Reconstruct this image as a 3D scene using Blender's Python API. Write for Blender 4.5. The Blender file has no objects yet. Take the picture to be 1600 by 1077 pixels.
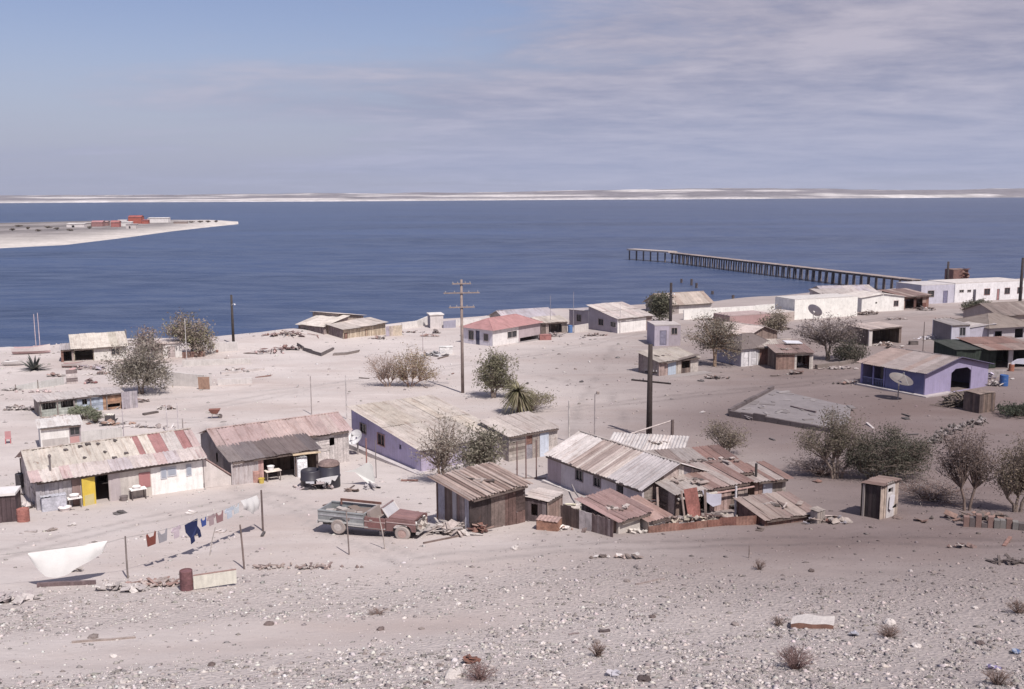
import bpy, math, random
import numpy as np
from mathutils import Vector, Matrix, Euler
R = random.Random(11); rng = np.random.default_rng(11)
S = bpy.context.scene; C = S.collection
rad = math.radians
EXPOSURE = 0.27
SUN_E, SKY_S = 4.3, .15
SAND = (.45, .402, .385); SAND2 = (.50, .452, .433); SOIL = (.38, .335, .338)
SEA = (.034, .057, .125); SEA2 = (.073, .097, .163); HAZE = .00005
SKY_TINT = (.62, .545, .62); CLOUD_DARK = (1.56, 1.60, 2.25); CLOUD_LIGHT = (2.85, 2.66, 3.15); HORIZON = (2.15, 2.4, 3.4); CLOUD_LOC = (3.0, 0, 0)
# ------------------------------------------------------------------ camera model
FPX, CZ = 1556.0, 22.0
PITCH, ROLL = rad(8.64), -0.005
_f = Vector((0, math.cos(PITCH), -math.sin(PITCH))); _u0 = Vector((0, math.sin(PITCH), math.cos(PITCH))); _r0 = Vector((1, 0, 0))
_r = _r0*math.cos(ROLL) + _u0*math.sin(ROLL); _u = -_r0*math.sin(ROLL) + _u0*math.cos(ROLL)
def ray(px, py): return _f + _r*((px-800)/FPX) + _u*(-(py-538.5)/FPX)
# ------------------------------------------------------------------ terrain
SHX = [-400, -260, -90, -72, -45, -32, -20, -5, 12, 28, 48, 62, 78, 96, 130, 180, 300, 500]
SHY = [120, 128, 143, 145, 152, 158, 168, 177, 187, 195, 205, 212, 220, 232, 246, 256, 270, 280]
PY = [-80, 0, 10, 20, 25, 30, 35, 42, 50, 60, 80, 120, 160, 260, 400]
PZ = [42, 20.3, 15, 10.6, 8.9, 7.5, 6.35, 5.2, 4.3, 3.3, 2.35, 1.75, 1.5, 1.4, 1.4]
def _pchip(xs, ys):
    xs = np.array(xs, float); ys = np.array(ys, float); h = np.diff(xs); d = np.diff(ys)/h
    m = np.zeros(len(xs)); m[0] = d[0]; m[-1] = d[-1]
    for i in range(1, len(xs)-1):
        m[i] = 0 if d[i-1]*d[i] <= 0 else 2/(1/d[i-1]+1/d[i])
    def f(x):
        x = np.clip(x, xs[0], xs[-1]); i = np.clip(np.searchsorted(xs, x, side='right')-1, 0, len(xs)-2)
        t = (x-xs[i])/h[i]; t2 = t*t; t3 = t2*t
        return (2*t3-3*t2+1)*ys[i] + (t3-2*t2+t)*h[i]*m[i] + (-2*t3+3*t2)*ys[i+1] + (t3-t2)*h[i]*m[i+1]
    return f
_prof = _pchip(PY, PZ); _shore = _pchip(SHX, SHY)
def _wob(x, y):
    return (np.sin(x*.21+y*.13+1.3)*np.sin(y*.17-x*.05)*.10 + np.sin(x*.63-y*.41)*np.sin(y*.53+x*.2+.7)*.05
            + np.sin(x*1.7+y*1.1)*np.sin(y*1.9-x*.8)*.02)
def gzv(x, y):
    x = np.asarray(x, float); y = np.asarray(y, float)
    p = _prof(y) + _wob(x, y)*np.where(y < 55, 1.0, .7)
    d = _shore(x) - y + np.sin(x*.31)*1.2 + np.sin(x*.11+1)*2
    b = np.where(d > 0, 0.16*d, 0.05*d)
    z = np.minimum(p, b)
    z = z + 1.5*np.exp(-(((x+30)/9)**2 + ((y-140)/6.5)**2))*np.clip(d/6, 0, 1)      # dune below the boarded hut
    z = z + .5*np.exp(-(((x+39)/6)**2 + ((y-132)/5)**2))
    return np.maximum(z, -3.0)
def gz(x, y): return float(gzv(x, y))
_T = np.geomspace(6, 900, 2600)
def G(px, py):
    d = ray(px, py); x = d.x*_T; y = d.y*_T; z = CZ + d.z*_T
    g = np.maximum(gzv(x, y), 0.0); k = int(np.argmax(z - g <= 0))
    if k == 0: k = 1
    a0 = z[k-1]-g[k-1]; a1 = z[k]-g[k]; t = _T[k-1] + (_T[k]-_T[k-1])*a0/(a0-a1)
    return Vector((d.x*t, d.y*t, CZ+d.z*t))
def at(px, py, Y):
    d = ray(px, py); t = Y/d.y
    return Vector((d.x*t, d.y*t, CZ+d.z*t))
def H(P, px, py): return CZ + ray(px, py).z/ray(px, py).y*P.y - P.z      # height over P of what shows at (px, py)
# ------------------------------------------------------------------ materials
def _n(t, kind, x=0, y=0, **kw):
    n = t.nodes.new(kind); n.location = (x, y)
    for k, v in kw.items(): setattr(n, k, v)
    return n
MATS = {}
def M(name, col=(1, 1, 1), var=.18, scale=1.5, fine=.12, fscale=18, rough=.85, spec=.3, bump=.25, bscale=25, rust=0, rustcol=(.13, .055, .032),
      streak=0, streak2=0, metal=0, grime=0, trans=0):
    if name in MATS: return MATS[name]
    m = bpy.data.materials.new(name); m.use_nodes = True; t = m.node_tree; L = t.links
    b = t.nodes['Principled BSDF']; b.inputs['Roughness'].default_value = rough; b.inputs['Metallic'].default_value = metal
    b.inputs['Specular IOR Level'].default_value = spec
    tc = _n(t, 'ShaderNodeTexCoord'); oi = _n(t, 'ShaderNodeObjectInfo')
    va = _n(t, 'ShaderNodeVectorMath', operation='MULTIPLY_ADD'); va.inputs[1].default_value = (1, 1, 1)
    sc = _n(t, 'ShaderNodeVectorMath', operation='SCALE'); sc.inputs[0].default_value = (37, 53, 29); L.new(oi.outputs['Random'], sc.inputs['Scale'])
    L.new(tc.outputs['Object'], va.inputs[0]); L.new(sc.outputs[0], va.inputs[2])
    P = va.outputs[0]
    at_ = _n(t, 'ShaderNodeAttribute', attribute_name='Col')
    mul = _n(t, 'ShaderNodeMix', data_type='RGBA', blend_type='MULTIPLY'); mul.inputs[0].default_value = 1
    L.new(at_.outputs['Color'], mul.inputs[6]); mul.inputs[7].default_value = (*col, 1)
    cur = mul.outputs[2]
    def noise(s, det=5, r=.6, vec=P):
        n = _n(t, 'ShaderNodeTexNoise'); n.inputs['Scale'].default_value = s; n.inputs['Detail'].default_value = det; n.inputs['Roughness'].default_value = r
        L.new(vec, n.inputs['Vector']); return n.outputs['Fac']
    def scaled(cur, fac, lo, hi):
        mr = _n(t, 'ShaderNodeMapRange'); mr.inputs[1].default_value = .3; mr.inputs[2].default_value = .7
        mr.inputs[3].default_value = lo; mr.inputs[4].default_value = hi; L.new(fac, mr.inputs[0])
        v = _n(t, 'ShaderNodeVectorMath', operation='SCALE'); L.new(cur, v.inputs[0]); L.new(mr.outputs[0], v.inputs['Scale']); return v.outputs[0]
    if var: cur = scaled(cur, noise(scale), 1-var, 1+var)
    if fine: cur = scaled(cur, noise(fscale, 4), 1-fine, 1+fine)
    if streak:
        mp = _n(t, 'ShaderNodeMapping'); mp.inputs['Scale'].default_value = (7, 7, .5); L.new(P, mp.inputs[0])
        cur = scaled(cur, noise(1, 4, .6, mp.outputs[0]), 1-streak, 1+streak*.6)
    if streak2:
        mp = _n(t, 'ShaderNodeMapping'); mp.inputs['Scale'].default_value = (5, .45, .6); L.new(P, mp.inputs[0]); f2 = noise(1, 6, .65, mp.outputs[0])
        mr = _n(t, 'ShaderNodeMapRange'); mr.inputs[1].default_value = .50; mr.inputs[2].default_value = .72; mr.inputs[4].default_value = streak2; L.new(f2, mr.inputs[0])
        mx = _n(t, 'ShaderNodeMix', data_type='RGBA', blend_type='MULTIPLY'); L.new(mr.outputs[0], mx.inputs[0]); L.new(cur, mx.inputs[6]); mx.inputs[7].default_value = (.50, .40, .36, 1); cur = mx.outputs[2]
    def overlay(cur, fac, lo, hi, c, amt):
        mr = _n(t, 'ShaderNodeMapRange'); mr.inputs[1].default_value = lo; mr.inputs[2].default_value = hi; mr.inputs[4].default_value = amt; L.new(fac, mr.inputs[0])
        mx = _n(t, 'ShaderNodeMix', data_type='RGBA'); L.new(mr.outputs[0], mx.inputs[0]); L.new(cur, mx.inputs[6]); mx.inputs[7].default_value = (*c, 1); return mx.outputs[2]
    if rust: cur = overlay(cur, noise(1.1, 8, .7), .72-rust*.35, .80-rust*.25, rustcol, .85)
    if grime: cur = overlay(cur, noise(2.3, 7, .7), .5, .75, (.2, .17, .155), grime)
    L.new(cur, b.inputs['Base Color'])
    if bump:
        bn = _n(t, 'ShaderNodeBump'); bn.inputs['Strength'].default_value = bump; bn.inputs['Distance'].default_value = .03
        L.new(noise(bscale, 4), bn.inputs['Height']); L.new(bn.outputs[0], b.inputs['Normal'])
    if trans:
        mixs = _n(t, 'ShaderNodeMixShader'); tr = _n(t, 'ShaderNodeBsdfTranslucent'); L.new(cur, tr.inputs[0]); mixs.inputs[0].default_value = trans
        L.new(b.outputs[0], mixs.inputs[1]); L.new(tr.outputs[0], mixs.inputs[2]); L.new(mixs.outputs[0], t.nodes['Material Output'].inputs[0])
    MATS[name] = m; return m
PLASTER = M('plaster', var=.10, scale=.8, fine=.07, rough=.9, bump=.2, grime=.32, streak=.12)
WOOD = M('weathered_wood', var=.25, scale=2.5, fine=.2, fscale=30, rough=.9, bump=.3, streak=.2)
TIN = M('corrugated_tin', var=.14, scale=.9, fine=.1, fscale=9, rough=.65, spec=.35, bump=.1, rust=.22, streak=.10, streak2=.75, grime=.3)
RUSTY = M('rusty_tin', var=.3, scale=1.6, fine=.25, fscale=9, rough=.8, bump=.25, rust=.32)
METAL = M('painted_metal', var=.1, fine=.08, rough=.5, spec=.4, bump=.05, rust=.08)
BODY = M('vehicle_paint', var=.2, scale=2, fine=.12, fscale=14, rough=.6, spec=.4, bump=.06, rust=.22, rustcol=(.16, .075, .055))
GLASS = M('window_glass', col=(.03, .032, .036), var=0, fine=0, rough=.12, spec=.6, bump=0)
CLOTH = M('cloth', var=.06, fine=.05, fscale=40, rough=.95, spec=.1, bump=.2, bscale=9, trans=.25)
BARK = M('bark', col=(.19, .15, .13), var=.3, scale=4, rough=.95, bump=.5)
LEAF = M('leaves', var=.2, scale=1.2, fine=.1, rough=.8, spec=.2, bump=0, trans=.35)
CONC = M('concrete', var=.14, scale=1.0, fine=.14, fscale=20, rough=.92, bump=.3, grime=.4)
ROCK = M('rock', var=.2, scale=3, fine=.2, rough=.95, bump=.5, bscale=12)
POLEM = M('pole_timber', var=.25, scale=2, fine=.2, rough=.9, bump=.3, streak=.25)
RUBBER = M('rubber', var=.15, fine=.1, rough=.85, bump=.1)
PLASTIC = M('plastic', var=.06, fine=.04, rough=.45, spec=.4, bump=0)
# ------------------------------------------------------------------ mesh builder
def jit(c, a=.08, r=R):
    k = 1 + r.uniform(-a, a); return (c[0]*k, c[1]*k, c[2]*k)
class MB:
    def __init__(s): s.v = []; s.f = []; s.c = []
    def add(s, vs, fs, col):
        o = len(s.v); s.v += [tuple(p) for p in vs]
        for f in fs: s.f.append(tuple(i+o for i in f)); s.c.append(col)
        return s
    def hexa(s, p, col):   # p: 4 bottom ccw, 4 top ccw
        return s.add(p, [(3, 2, 1, 0), (4, 5, 6, 7), (0, 1, 5, 4), (1, 2, 6, 5), (2, 3, 7, 6), (3, 0, 4, 7)], col)
    def bx(s, x0, x1, y0, y1, z0, z1, col=(1, 1, 1)):
        return s.hexa([(x0, y0, z0), (x1, y0, z0), (x1, y1, z0), (x0, y1, z0), (x0, y0, z1), (x1, y0, z1), (x1, y1, z1), (x0, y1, z1)], col)
    def rbx(s, c, d, rot, col=(1, 1, 1)):
        m = Euler(rot).to_matrix(); c = Vector(c); x, y, z = d[0]/2, d[1]/2, d[2]/2
        return s.hexa([c + m @ Vector(p) for p in ((-x, -y, -z), (x, -y, -z), (x, y, -z), (-x, y, -z), (-x, -y, z), (x, -y, z), (x, y, z), (-x, y, z))], col)
    def path(s, pts, rs, n=6, col=(1, 1, 1), cap=True):
        pts = [Vector(p) for p in pts]; o = len(s.v)
        if not hasattr(rs, '__len__'): rs = [rs]*len(pts)
        up = None
        for i, p in enumerate(pts):
            d = (pts[min(i+1, len(pts)-1)] - pts[max(i-1, 0)])
            d = d.normalized() if d.length > 1e-9 else Vector((0, 0, 1))
            if up is None: up = Vector((0, 0, 1)) if abs(d.z) < .9 else Vector((1, 0, 0))
            a = d.cross(up); a = a.normalized() if a.length > 1e-6 else Vector((1, 0, 0)); b = d.cross(a); up = -b if False else up
            for k in range(n):
                t = 2*math.pi*k/n; s.v.append(tuple(p + (a*math.cos(t) + b*math.sin(t))*rs[i]))
        for i in range(len(pts)-1):
            for k in range(n):
                k2 = (k+1) % n; s.f.append((o+i*n+k, o+i*n+k2, o+(i+1)*n+k2, o+(i+1)*n+k)); s.c.append(col)
        if cap:
            s.f.append(tuple(o+k for k in reversed(range(n)))); s.c.append(col)
            s.f.append(tuple(o+(len(pts)-1)*n+k for k in range(n))); s.c.append(col)
        return s
    def lathe(s, prof, n=14, c=(0, 0, 0), col=(1, 1, 1), m=None, cap=True):
        o = len(s.v); c = Vector(c); m = m or Matrix.Identity(3)
        for r, z in prof:
            for k in range(n):
                t = 2*math.pi*k/n; s.v.append(tuple(c + m @ Vector((r*math.cos(t), r*math.sin(t), z))))
        for i in range(len(prof)-1):
            for k in range(n):
                k2 = (k+1) % n; s.f.append((o+i*n+k, o+i*n+k2, o+(i+1)*n+k2, o+(i+1)*n+k)); s.c.append(col)
        if cap:
            s.f.append(tuple(o+k for k in reversed(range(n)))); s.c.append(col)
            s.f.append(tuple(o+(len(prof)-1)*n+k for k in range(n))); s.c.append(col)
        return s
    def poly(s, pts, th, col=(1, 1, 1), ax=1):   # outline in the x-z plane (ax=1), extruded th along y
        n = len(pts)
        fr = [(x, -th/2, z) if ax == 1 else ((-th/2, x, z) if ax == 0 else (x, z, -th/2)) for x, z in pts]
        bk = [(x, th/2, z) if ax == 1 else ((th/2, x, z) if ax == 0 else (x, z, th/2)) for x, z in pts]
        return s.add(fr+bk, [tuple(range(n)), tuple(reversed(range(n, 2*n)))] + [(i, n+i, n+(i+1) % n, (i+1) % n) for i in range(n)], col)
    def sheet(s, p00, p10, p11, p01, w=.9, cols=((.5, .5, .5),), period=.25, amp=.03, courses=1, j=.04, lift=.012, cj=.11, vsub=3):
        p00, p10, p11, p01 = map(Vector, (p00, p10, p11, p01))
        U = (p10-p00).length; n = max(1, round(U/w)); nrm = (p10-p00).cross(p01-p00).normalized()
        cut_ = [0]+[(k+R.uniform(-.28, .28))/n for k in range(1, n)]+[1]
        for q in range(courses):
            for i in range(n):
                col = jit(cols[R.randrange(len(cols))] if not callable(cols) else cols((i+.5)/n, (q+.5)/courses), cj)
                u0 = cut_[i] - (.04/U if i else 0); u1 = cut_[i+1] + (.04/U if i < n-1 else 0)
                v0 = q/courses - (.12/max((p01-p00).length, .5) if q else 0) + R.uniform(-j, j)*.3/ max((p01-p00).length, .5)*(q == 0)*2
                v1 = (q+1)/courses + R.uniform(-j, j)/max((p01-p00).length, .5)
                lf = lift*R.uniform(0, 1) + q*.02; tl = R.uniform(-1, 1)*lift; bd = R.uniform(-.3, 1)*lift*2.2; fl = R.uniform(0, 1)**4*lift*6
                m = max(4, int(round(U*(u1-u0)/period*4))); o = len(s.v)
                for r in range(vsub+1):
                    v = v0 + (v1-v0)*r/vsub
                    for k in range(m+1):
                        u = u0 + (u1-u0)*k/m
                        b = (p00*(1-u)+p10*u)*(1-v) + (p01*(1-u)+p11*u)*v
                        h = amp*(0, 1, 0, -1)[k % 4] + lf + tl*(v-.5)*2 + bd*math.sin(3.14*min(max(v, 0), 1)) + fl*max(0, 1-3*r/vsub)
                        s.v.append(tuple(b + nrm*h))
                for r in range(vsub):
                    for k in range(m):
                        a = o+r*(m+1)+k; s.f.append((a, a+1, a+m+2, a+m+1)); s.c.append(col)
        return s
    def build(s, name, mat, parent=None, smooth=False, loc=None, rz=0):
        me = bpy.data.meshes.new(name); me.from_pydata(s.v, [], s.f); me.materials.append(mat)
        ca = me.attributes.new('Col', 'FLOAT_COLOR', 'CORNER')
        cnt = np.array([len(f) for f in s.f]); cc = np.repeat(np.array([(c[0], c[1], c[2], 1) for c in s.c], dtype=np.float32), cnt, axis=0)
        ca.data.foreach_set('color', cc.ravel())
        if smooth: me.polygons.foreach_set('use_smooth', [True]*len(me.polygons))
        me.update(); o = bpy.data.objects.new(name, me); C.objects.link(o)
        if parent: o.parent = parent
        if loc is not None: o.location = loc
        if rz: o.rotation_euler.z = rz
        return o
def tag(o, label, cat, group=None):
    o['label'] = label; o['category'] = cat; o['kind'] = 'thing'
    if group: o['group'] = group
    return o
def thing(name, label, cat, loc, rz=0, group=None):
    o = bpy.data.objects.new(name, None); C.objects.link(o); o.location = loc; o.rotation_euler.z = rz; o.empty_display_size = .3
    return tag(o, label, cat, group)
def struct(o, kind='structure'): o['kind'] = kind; return o
def dup(root, loc, rz=0, label=None, scale=None):
    r = root.copy(); C.objects.link(r); r.location = loc; r.rotation_euler.z = rz
    if scale: r.scale = scale if hasattr(scale, '__len__') else (scale,)*3
    if label: r['label'] = label
    for ch in root.children:
        c = ch.copy(); C.objects.link(c); c.parent = r
        for g in ch.children:
            d = g.copy(); C.objects.link(d); d.parent = c
    return r
def bigmesh(name, V, Fq, mat, cols=None, parent=None, smooth=False):
    """V (n,3), Fq (m,k) numpy; cols per face (m,3)"""
    me = bpy.data.meshes.new(name); k = Fq.shape[1]; m = len(Fq)
    me.vertices.add(len(V)); me.vertices.foreach_set('co', np.asarray(V, np.float32).ravel())
    me.loops.add(m*k); me.loops.foreach_set('vertex_index', Fq.astype(np.int32).ravel())
    me.polygons.add(m); me.polygons.foreach_set('loop_start', np.arange(0, m*k, k, dtype=np.int32))
    if smooth: me.polygons.foreach_set('use_smooth', np.ones(m, bool))
    me.update(calc_edges=True); me.materials.append(mat)
    if cols is not None:
        ca = me.attributes.new('Col', 'FLOAT_COLOR', 'CORNER')
        c4 = np.concatenate([cols, np.ones((m, 1))], 1).astype(np.float32); ca.data.foreach_set('color', np.repeat(c4, k, axis=0).ravel())
    o = bpy.data.objects.new(name, me); C.objects.link(o)
    if parent: o.parent = parent
    return o
# ------------------------------------------------------------------ camera, light, sky
cam = bpy.data.cameras.new('camera'); co = bpy.data.objects.new('camera', cam); C.objects.link(co); S.camera = co
cam.sensor_width = 36; cam.lens = 36*FPX/1600; cam.clip_start = .5; cam.clip_end = 40000
co.matrix_world = Matrix.Translation((0, 0, CZ)) @ Matrix((( _r.x, _u.x, -_f.x), (_r.y, _u.y, -_f.y), (_r.z, _u.z, -_f.z))).to_4x4()
EL = rad(55); sh = Vector((.50, -.866)).normalized()
SUN = Vector((sh.x*math.cos(EL), sh.y*math.cos(EL), math.sin(EL)))
sl = bpy.data.lights.new('sun', 'SUN'); sl.energy = 4.2; sl.angle = rad(.53); sl.color = (1, .94, .89)
so = bpy.data.objects.new('sun', sl); C.objects.link(so); so.rotation_euler = (-SUN).to_track_quat('-Z', 'Y').to_euler(); so.location = (0, 0, 60); sl.energy = SUN_E
S.view_settings.view_transform = 'Standard'; S.view_settings.look = 'None'; S.view_settings.gamma = 1; S.view_settings.exposure = EXPOSURE
S.cycles.use_denoising = True; S.cycles.max_bounces = 6; S.cycles.transparent_max_bounces = 16; S.cycles.volume_bounces = 0
w = bpy.data.worlds.new('World'); S.world = w; w.use_nodes = True; t = w.node_tree; L = t.links
bg = t.nodes['Background']; bg.inputs[1].default_value = SKY_S
sky = _n(t, 'ShaderNodeTexSky', sky_type='NISHITA', sun_disc=False); sky.sun_elevation = EL; sky.sun_rotation = math.atan2(sh.x, sh.y)
sky.air_density = 1.0; sky.dust_density = 1.6; sky.ozone_density = 1.5
tc = _n(t, 'ShaderNodeTexCoord'); sp = _n(t, 'ShaderNodeSeparateXYZ'); L.new(tc.outputs['Generated'], sp.inputs[0])
def mth(op, a, b=None, clamp=False):
    n = _n(t, 'ShaderNodeMath', operation=op, use_clamp=clamp)
    for i, q in enumerate((a, b)):
        if q is None: continue
        if isinstance(q, (int, float)): n.inputs[i].default_value = q
        else: L.new(q, n.inputs[i])
    return n.outputs[0]
zz = mth('ADD', mth('MAXIMUM', sp.outputs[2], 0), .10)
cb = _n(t, 'ShaderNodeCombineXYZ'); L.new(mth('DIVIDE', sp.outputs[0], zz), cb.inputs[0]); L.new(mth('DIVIDE', sp.outputs[1], zz), cb.inputs[1])
def cn(scale, det, rough, loc=(0, 0, 0), sc=(1, 1, 1), dist=0.):
    mp = _n(t, 'ShaderNodeMapping'); mp.inputs['Location'].default_value = loc; mp.inputs['Scale'].default_value = sc; L.new(cb.outputs[0], mp.inputs[0])
    n = _n(t, 'ShaderNodeTexNoise'); n.inputs['Scale'].default_value = scale; n.inputs['Detail'].default_value = det; n.inputs['Roughness'].default_value = rough
    n.inputs['Distortion'].default_value = dist; L.new(mp.outputs[0], n.inputs[0]); return n.outputs['Fac']
big = cn(.42, 4, .5, CLOUD_LOC, (.6, 1, 1), .3)
mid = cn(1.15, 8, .62, (4, 2, 0), (.7, 1, 1), .4)
fin = cn(4.2, 7, .62, (1, 7, 0), (.75, 1, 1), .3)
cov = mth('ADD', mth('ADD', mth('MULTIPLY', big, 1.0), mth('MULTIPLY', mid, .55)), mth('MULTIPLY', fin, .18))
cov = mth('ADD', cov, mth('MULTIPLY', sp.outputs[0], .42))          # more cloud towards the east
mr = _n(t, 'ShaderNodeMapRange', interpolation_type='SMOOTHSTEP'); mr.inputs[1].default_value = .60; mr.inputs[2].default_value = .96; mr.inputs[4].default_value = .95; L.new(cov, mr.inputs[0])
shade = _n(t, 'ShaderNodeMapRange'); shade.inputs[1].default_value = .40; shade.inputs[2].default_value = .60
L.new(mth('ADD', mth('MULTIPLY', mid, .7), mth('MULTIPLY', fin, .3)), shade.inputs[0])
cc = _n(t, 'ShaderNodeMix', data_type='RGBA'); cc.inputs[6].default_value = (*CLOUD_DARK, 1); cc.inputs[7].default_value = (*CLOUD_LIGHT, 1); L.new(shade.outputs[0], cc.inputs[0])
tint = _n(t, 'ShaderNodeMix', data_type='RGBA', blend_type='MULTIPLY'); tint.inputs[0].default_value = 1; L.new(sky.outputs[0], tint.inputs[6]); tint.inputs[7].default_value = (*SKY_TINT, 1)
mx = _n(t, 'ShaderNodeMix', data_type='RGBA'); L.new(mr.outputs[0], mx.inputs[0]); L.new(tint.outputs[2], mx.inputs[6]); L.new(cc.outputs[2], mx.inputs[7])
# thin milky layer low over the horizon, like any sea air
hz = _n(t, 'ShaderNodeMapRange', interpolation_type='SMOOTHSTEP'); hz.inputs[1].default_value = .17; hz.inputs[2].default_value = .0; hz.inputs[3].default_value = 0; hz.inputs[4].default_value = .75; L.new(sp.outputs[2], hz.inputs[0])
mx2 = _n(t, 'ShaderNodeMix', data_type='RGBA'); L.new(hz.outputs[0], mx2.inputs[0]); L.new(mx.outputs[2], mx2.inputs[6]); mx2.inputs[7].default_value = (*HORIZON, 1)
L.new(mx2.outputs[2], bg.inputs[0])
# ------------------------------------------------------------------ ground
def gravelness(x, y):
    """how stony the ground is, 0..1: the hillside in front is scree, crossed by a smooth track"""
    x = np.asarray(x, float); y = np.asarray(y, float)
    foot = 44.5 + .055*x + np.sin(x*.35)*1.2 + np.sin(x*.13+2)*1.5
    g = np.clip((foot-y)/4.0, 0, 1)
    cy = 30.3 + (x+13)*.36 + np.sin(x*.4)*.4                      # centre line of the track
    wdt = np.clip(2.5 - (x+6)*.14, .5, 3.6)
    tr = np.clip(1.35-np.abs(y-cy)/wdt, 0, 1)*np.clip((2-x)/6, 0, 1)
    return g*(1-np.clip(tr*1.6, 0, 1)*.95)
ny, nx = 420, 400
ys = np.concatenate([np.linspace(-50, 18, 30), 18+np.cumsum(np.geomspace(.12, 1.6, ny-30))]); ys = ys[ys < 330]; ny = len(ys)
ss = np.linspace(-1, 1, nx); X = (45 + 1.05*np.maximum(ys, 0))[:, None]*ss[None, :]; Y = np.repeat(ys[:, None], nx, 1)
Z = gzv(X, Y); V = np.stack([X, Y, Z], -1).reshape(-1, 3)
i = np.arange(ny-1)[:, None]*nx + np.arange(nx-1)[None, :]
Fq = np.stack([i, i+1, i+nx+1, i+nx], -1).reshape(-1, 4)
gm = bpy.data.materials.new('dusty_ground'); gm.use_nodes = True
ground = struct(bigmesh('ground', V, Fq, gm, smooth=True))
def soilness(x, y):
    """pale beach sand on the left gives way to darker mauve-brown soil towards the right"""
    n = np.sin(x*.23+y*.11)*1.5 + np.sin(x*.09-y*.17+2)*2.5 + np.sin(y*.31+x*.05)*1.2
    s = np.clip((x*(70/np.maximum(y, 40))**.5 + n + 9)/34, 0, 1); s = s*s*(3-2*s)
    return s*(1-.5*np.clip((y-95)/80, 0, 1))*(1-.62*np.clip((49-y)/14, 0, 1))
def tracks(x, y):
    """wheel ruts and footpaths worn into the village ground"""
    out = np.zeros_like(x)
    for pts, half, rut in TRACKS:
        q = np.array([G(*p)[:2] for p in pts]); best = np.full(x.shape, 1e9)
        for a, b in zip(q, q[1:]):
            d = b-a; tt = np.clip(((x-a[0])*d[0]+(y-a[1])*d[1])/(d@d), 0, 1); best = np.minimum(best, np.hypot(x-a[0]-tt*d[0], y-a[1]-tt*d[1]))
        best = best + np.sin(x*.8)*.12 + np.sin(y*.7)*.12
        out = np.maximum(out, np.clip(1-np.abs(best-half)/rut, 0, 1))
    return out
TRACKS = [([(-60, 880), (200, 818), (420, 775), (480, 800), (640, 878), (860, 858), (1250, 845), (1640, 850)], .75, .45), ([(300, 640), (560, 595), (700, 575), (880, 545), (1000, 520), (1230, 520), (1440, 490), (1560, 482)], .75, .5),
          ([(880, 640), (1060, 620), (1300, 595), (1480, 560), (1640, 545)], .75, .55), ([(400, 775), (330, 660), (200, 655), (-40, 640)], .7, .45), ([(560, 595), (420, 610), (240, 625), (20, 625)], 0, .5), ([(640, 540), (780, 575), (950, 610), (1000, 700)], 0, .6), ([(1100, 580), (1240, 590), (1330, 585)], 0, .9), ([(960, 540), (900, 640), (885, 760), (840, 850)], 0, .5)]
gt_ = ground.data.attributes.new('worn', 'FLOAT', 'POINT'); gt_.data.foreach_set('value', tracks(X, Y).ravel().astype(np.float32))
gs = ground.data.attributes.new('soil', 'FLOAT', 'POINT'); gs.data.foreach_set('value', soilness(X, Y).ravel().astype(np.float32))
ga = ground.data.attributes.new('stony', 'FLOAT', 'POINT'); ga.data.foreach_set('value', gravelness(X, Y).ravel().astype(np.float32))
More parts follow.
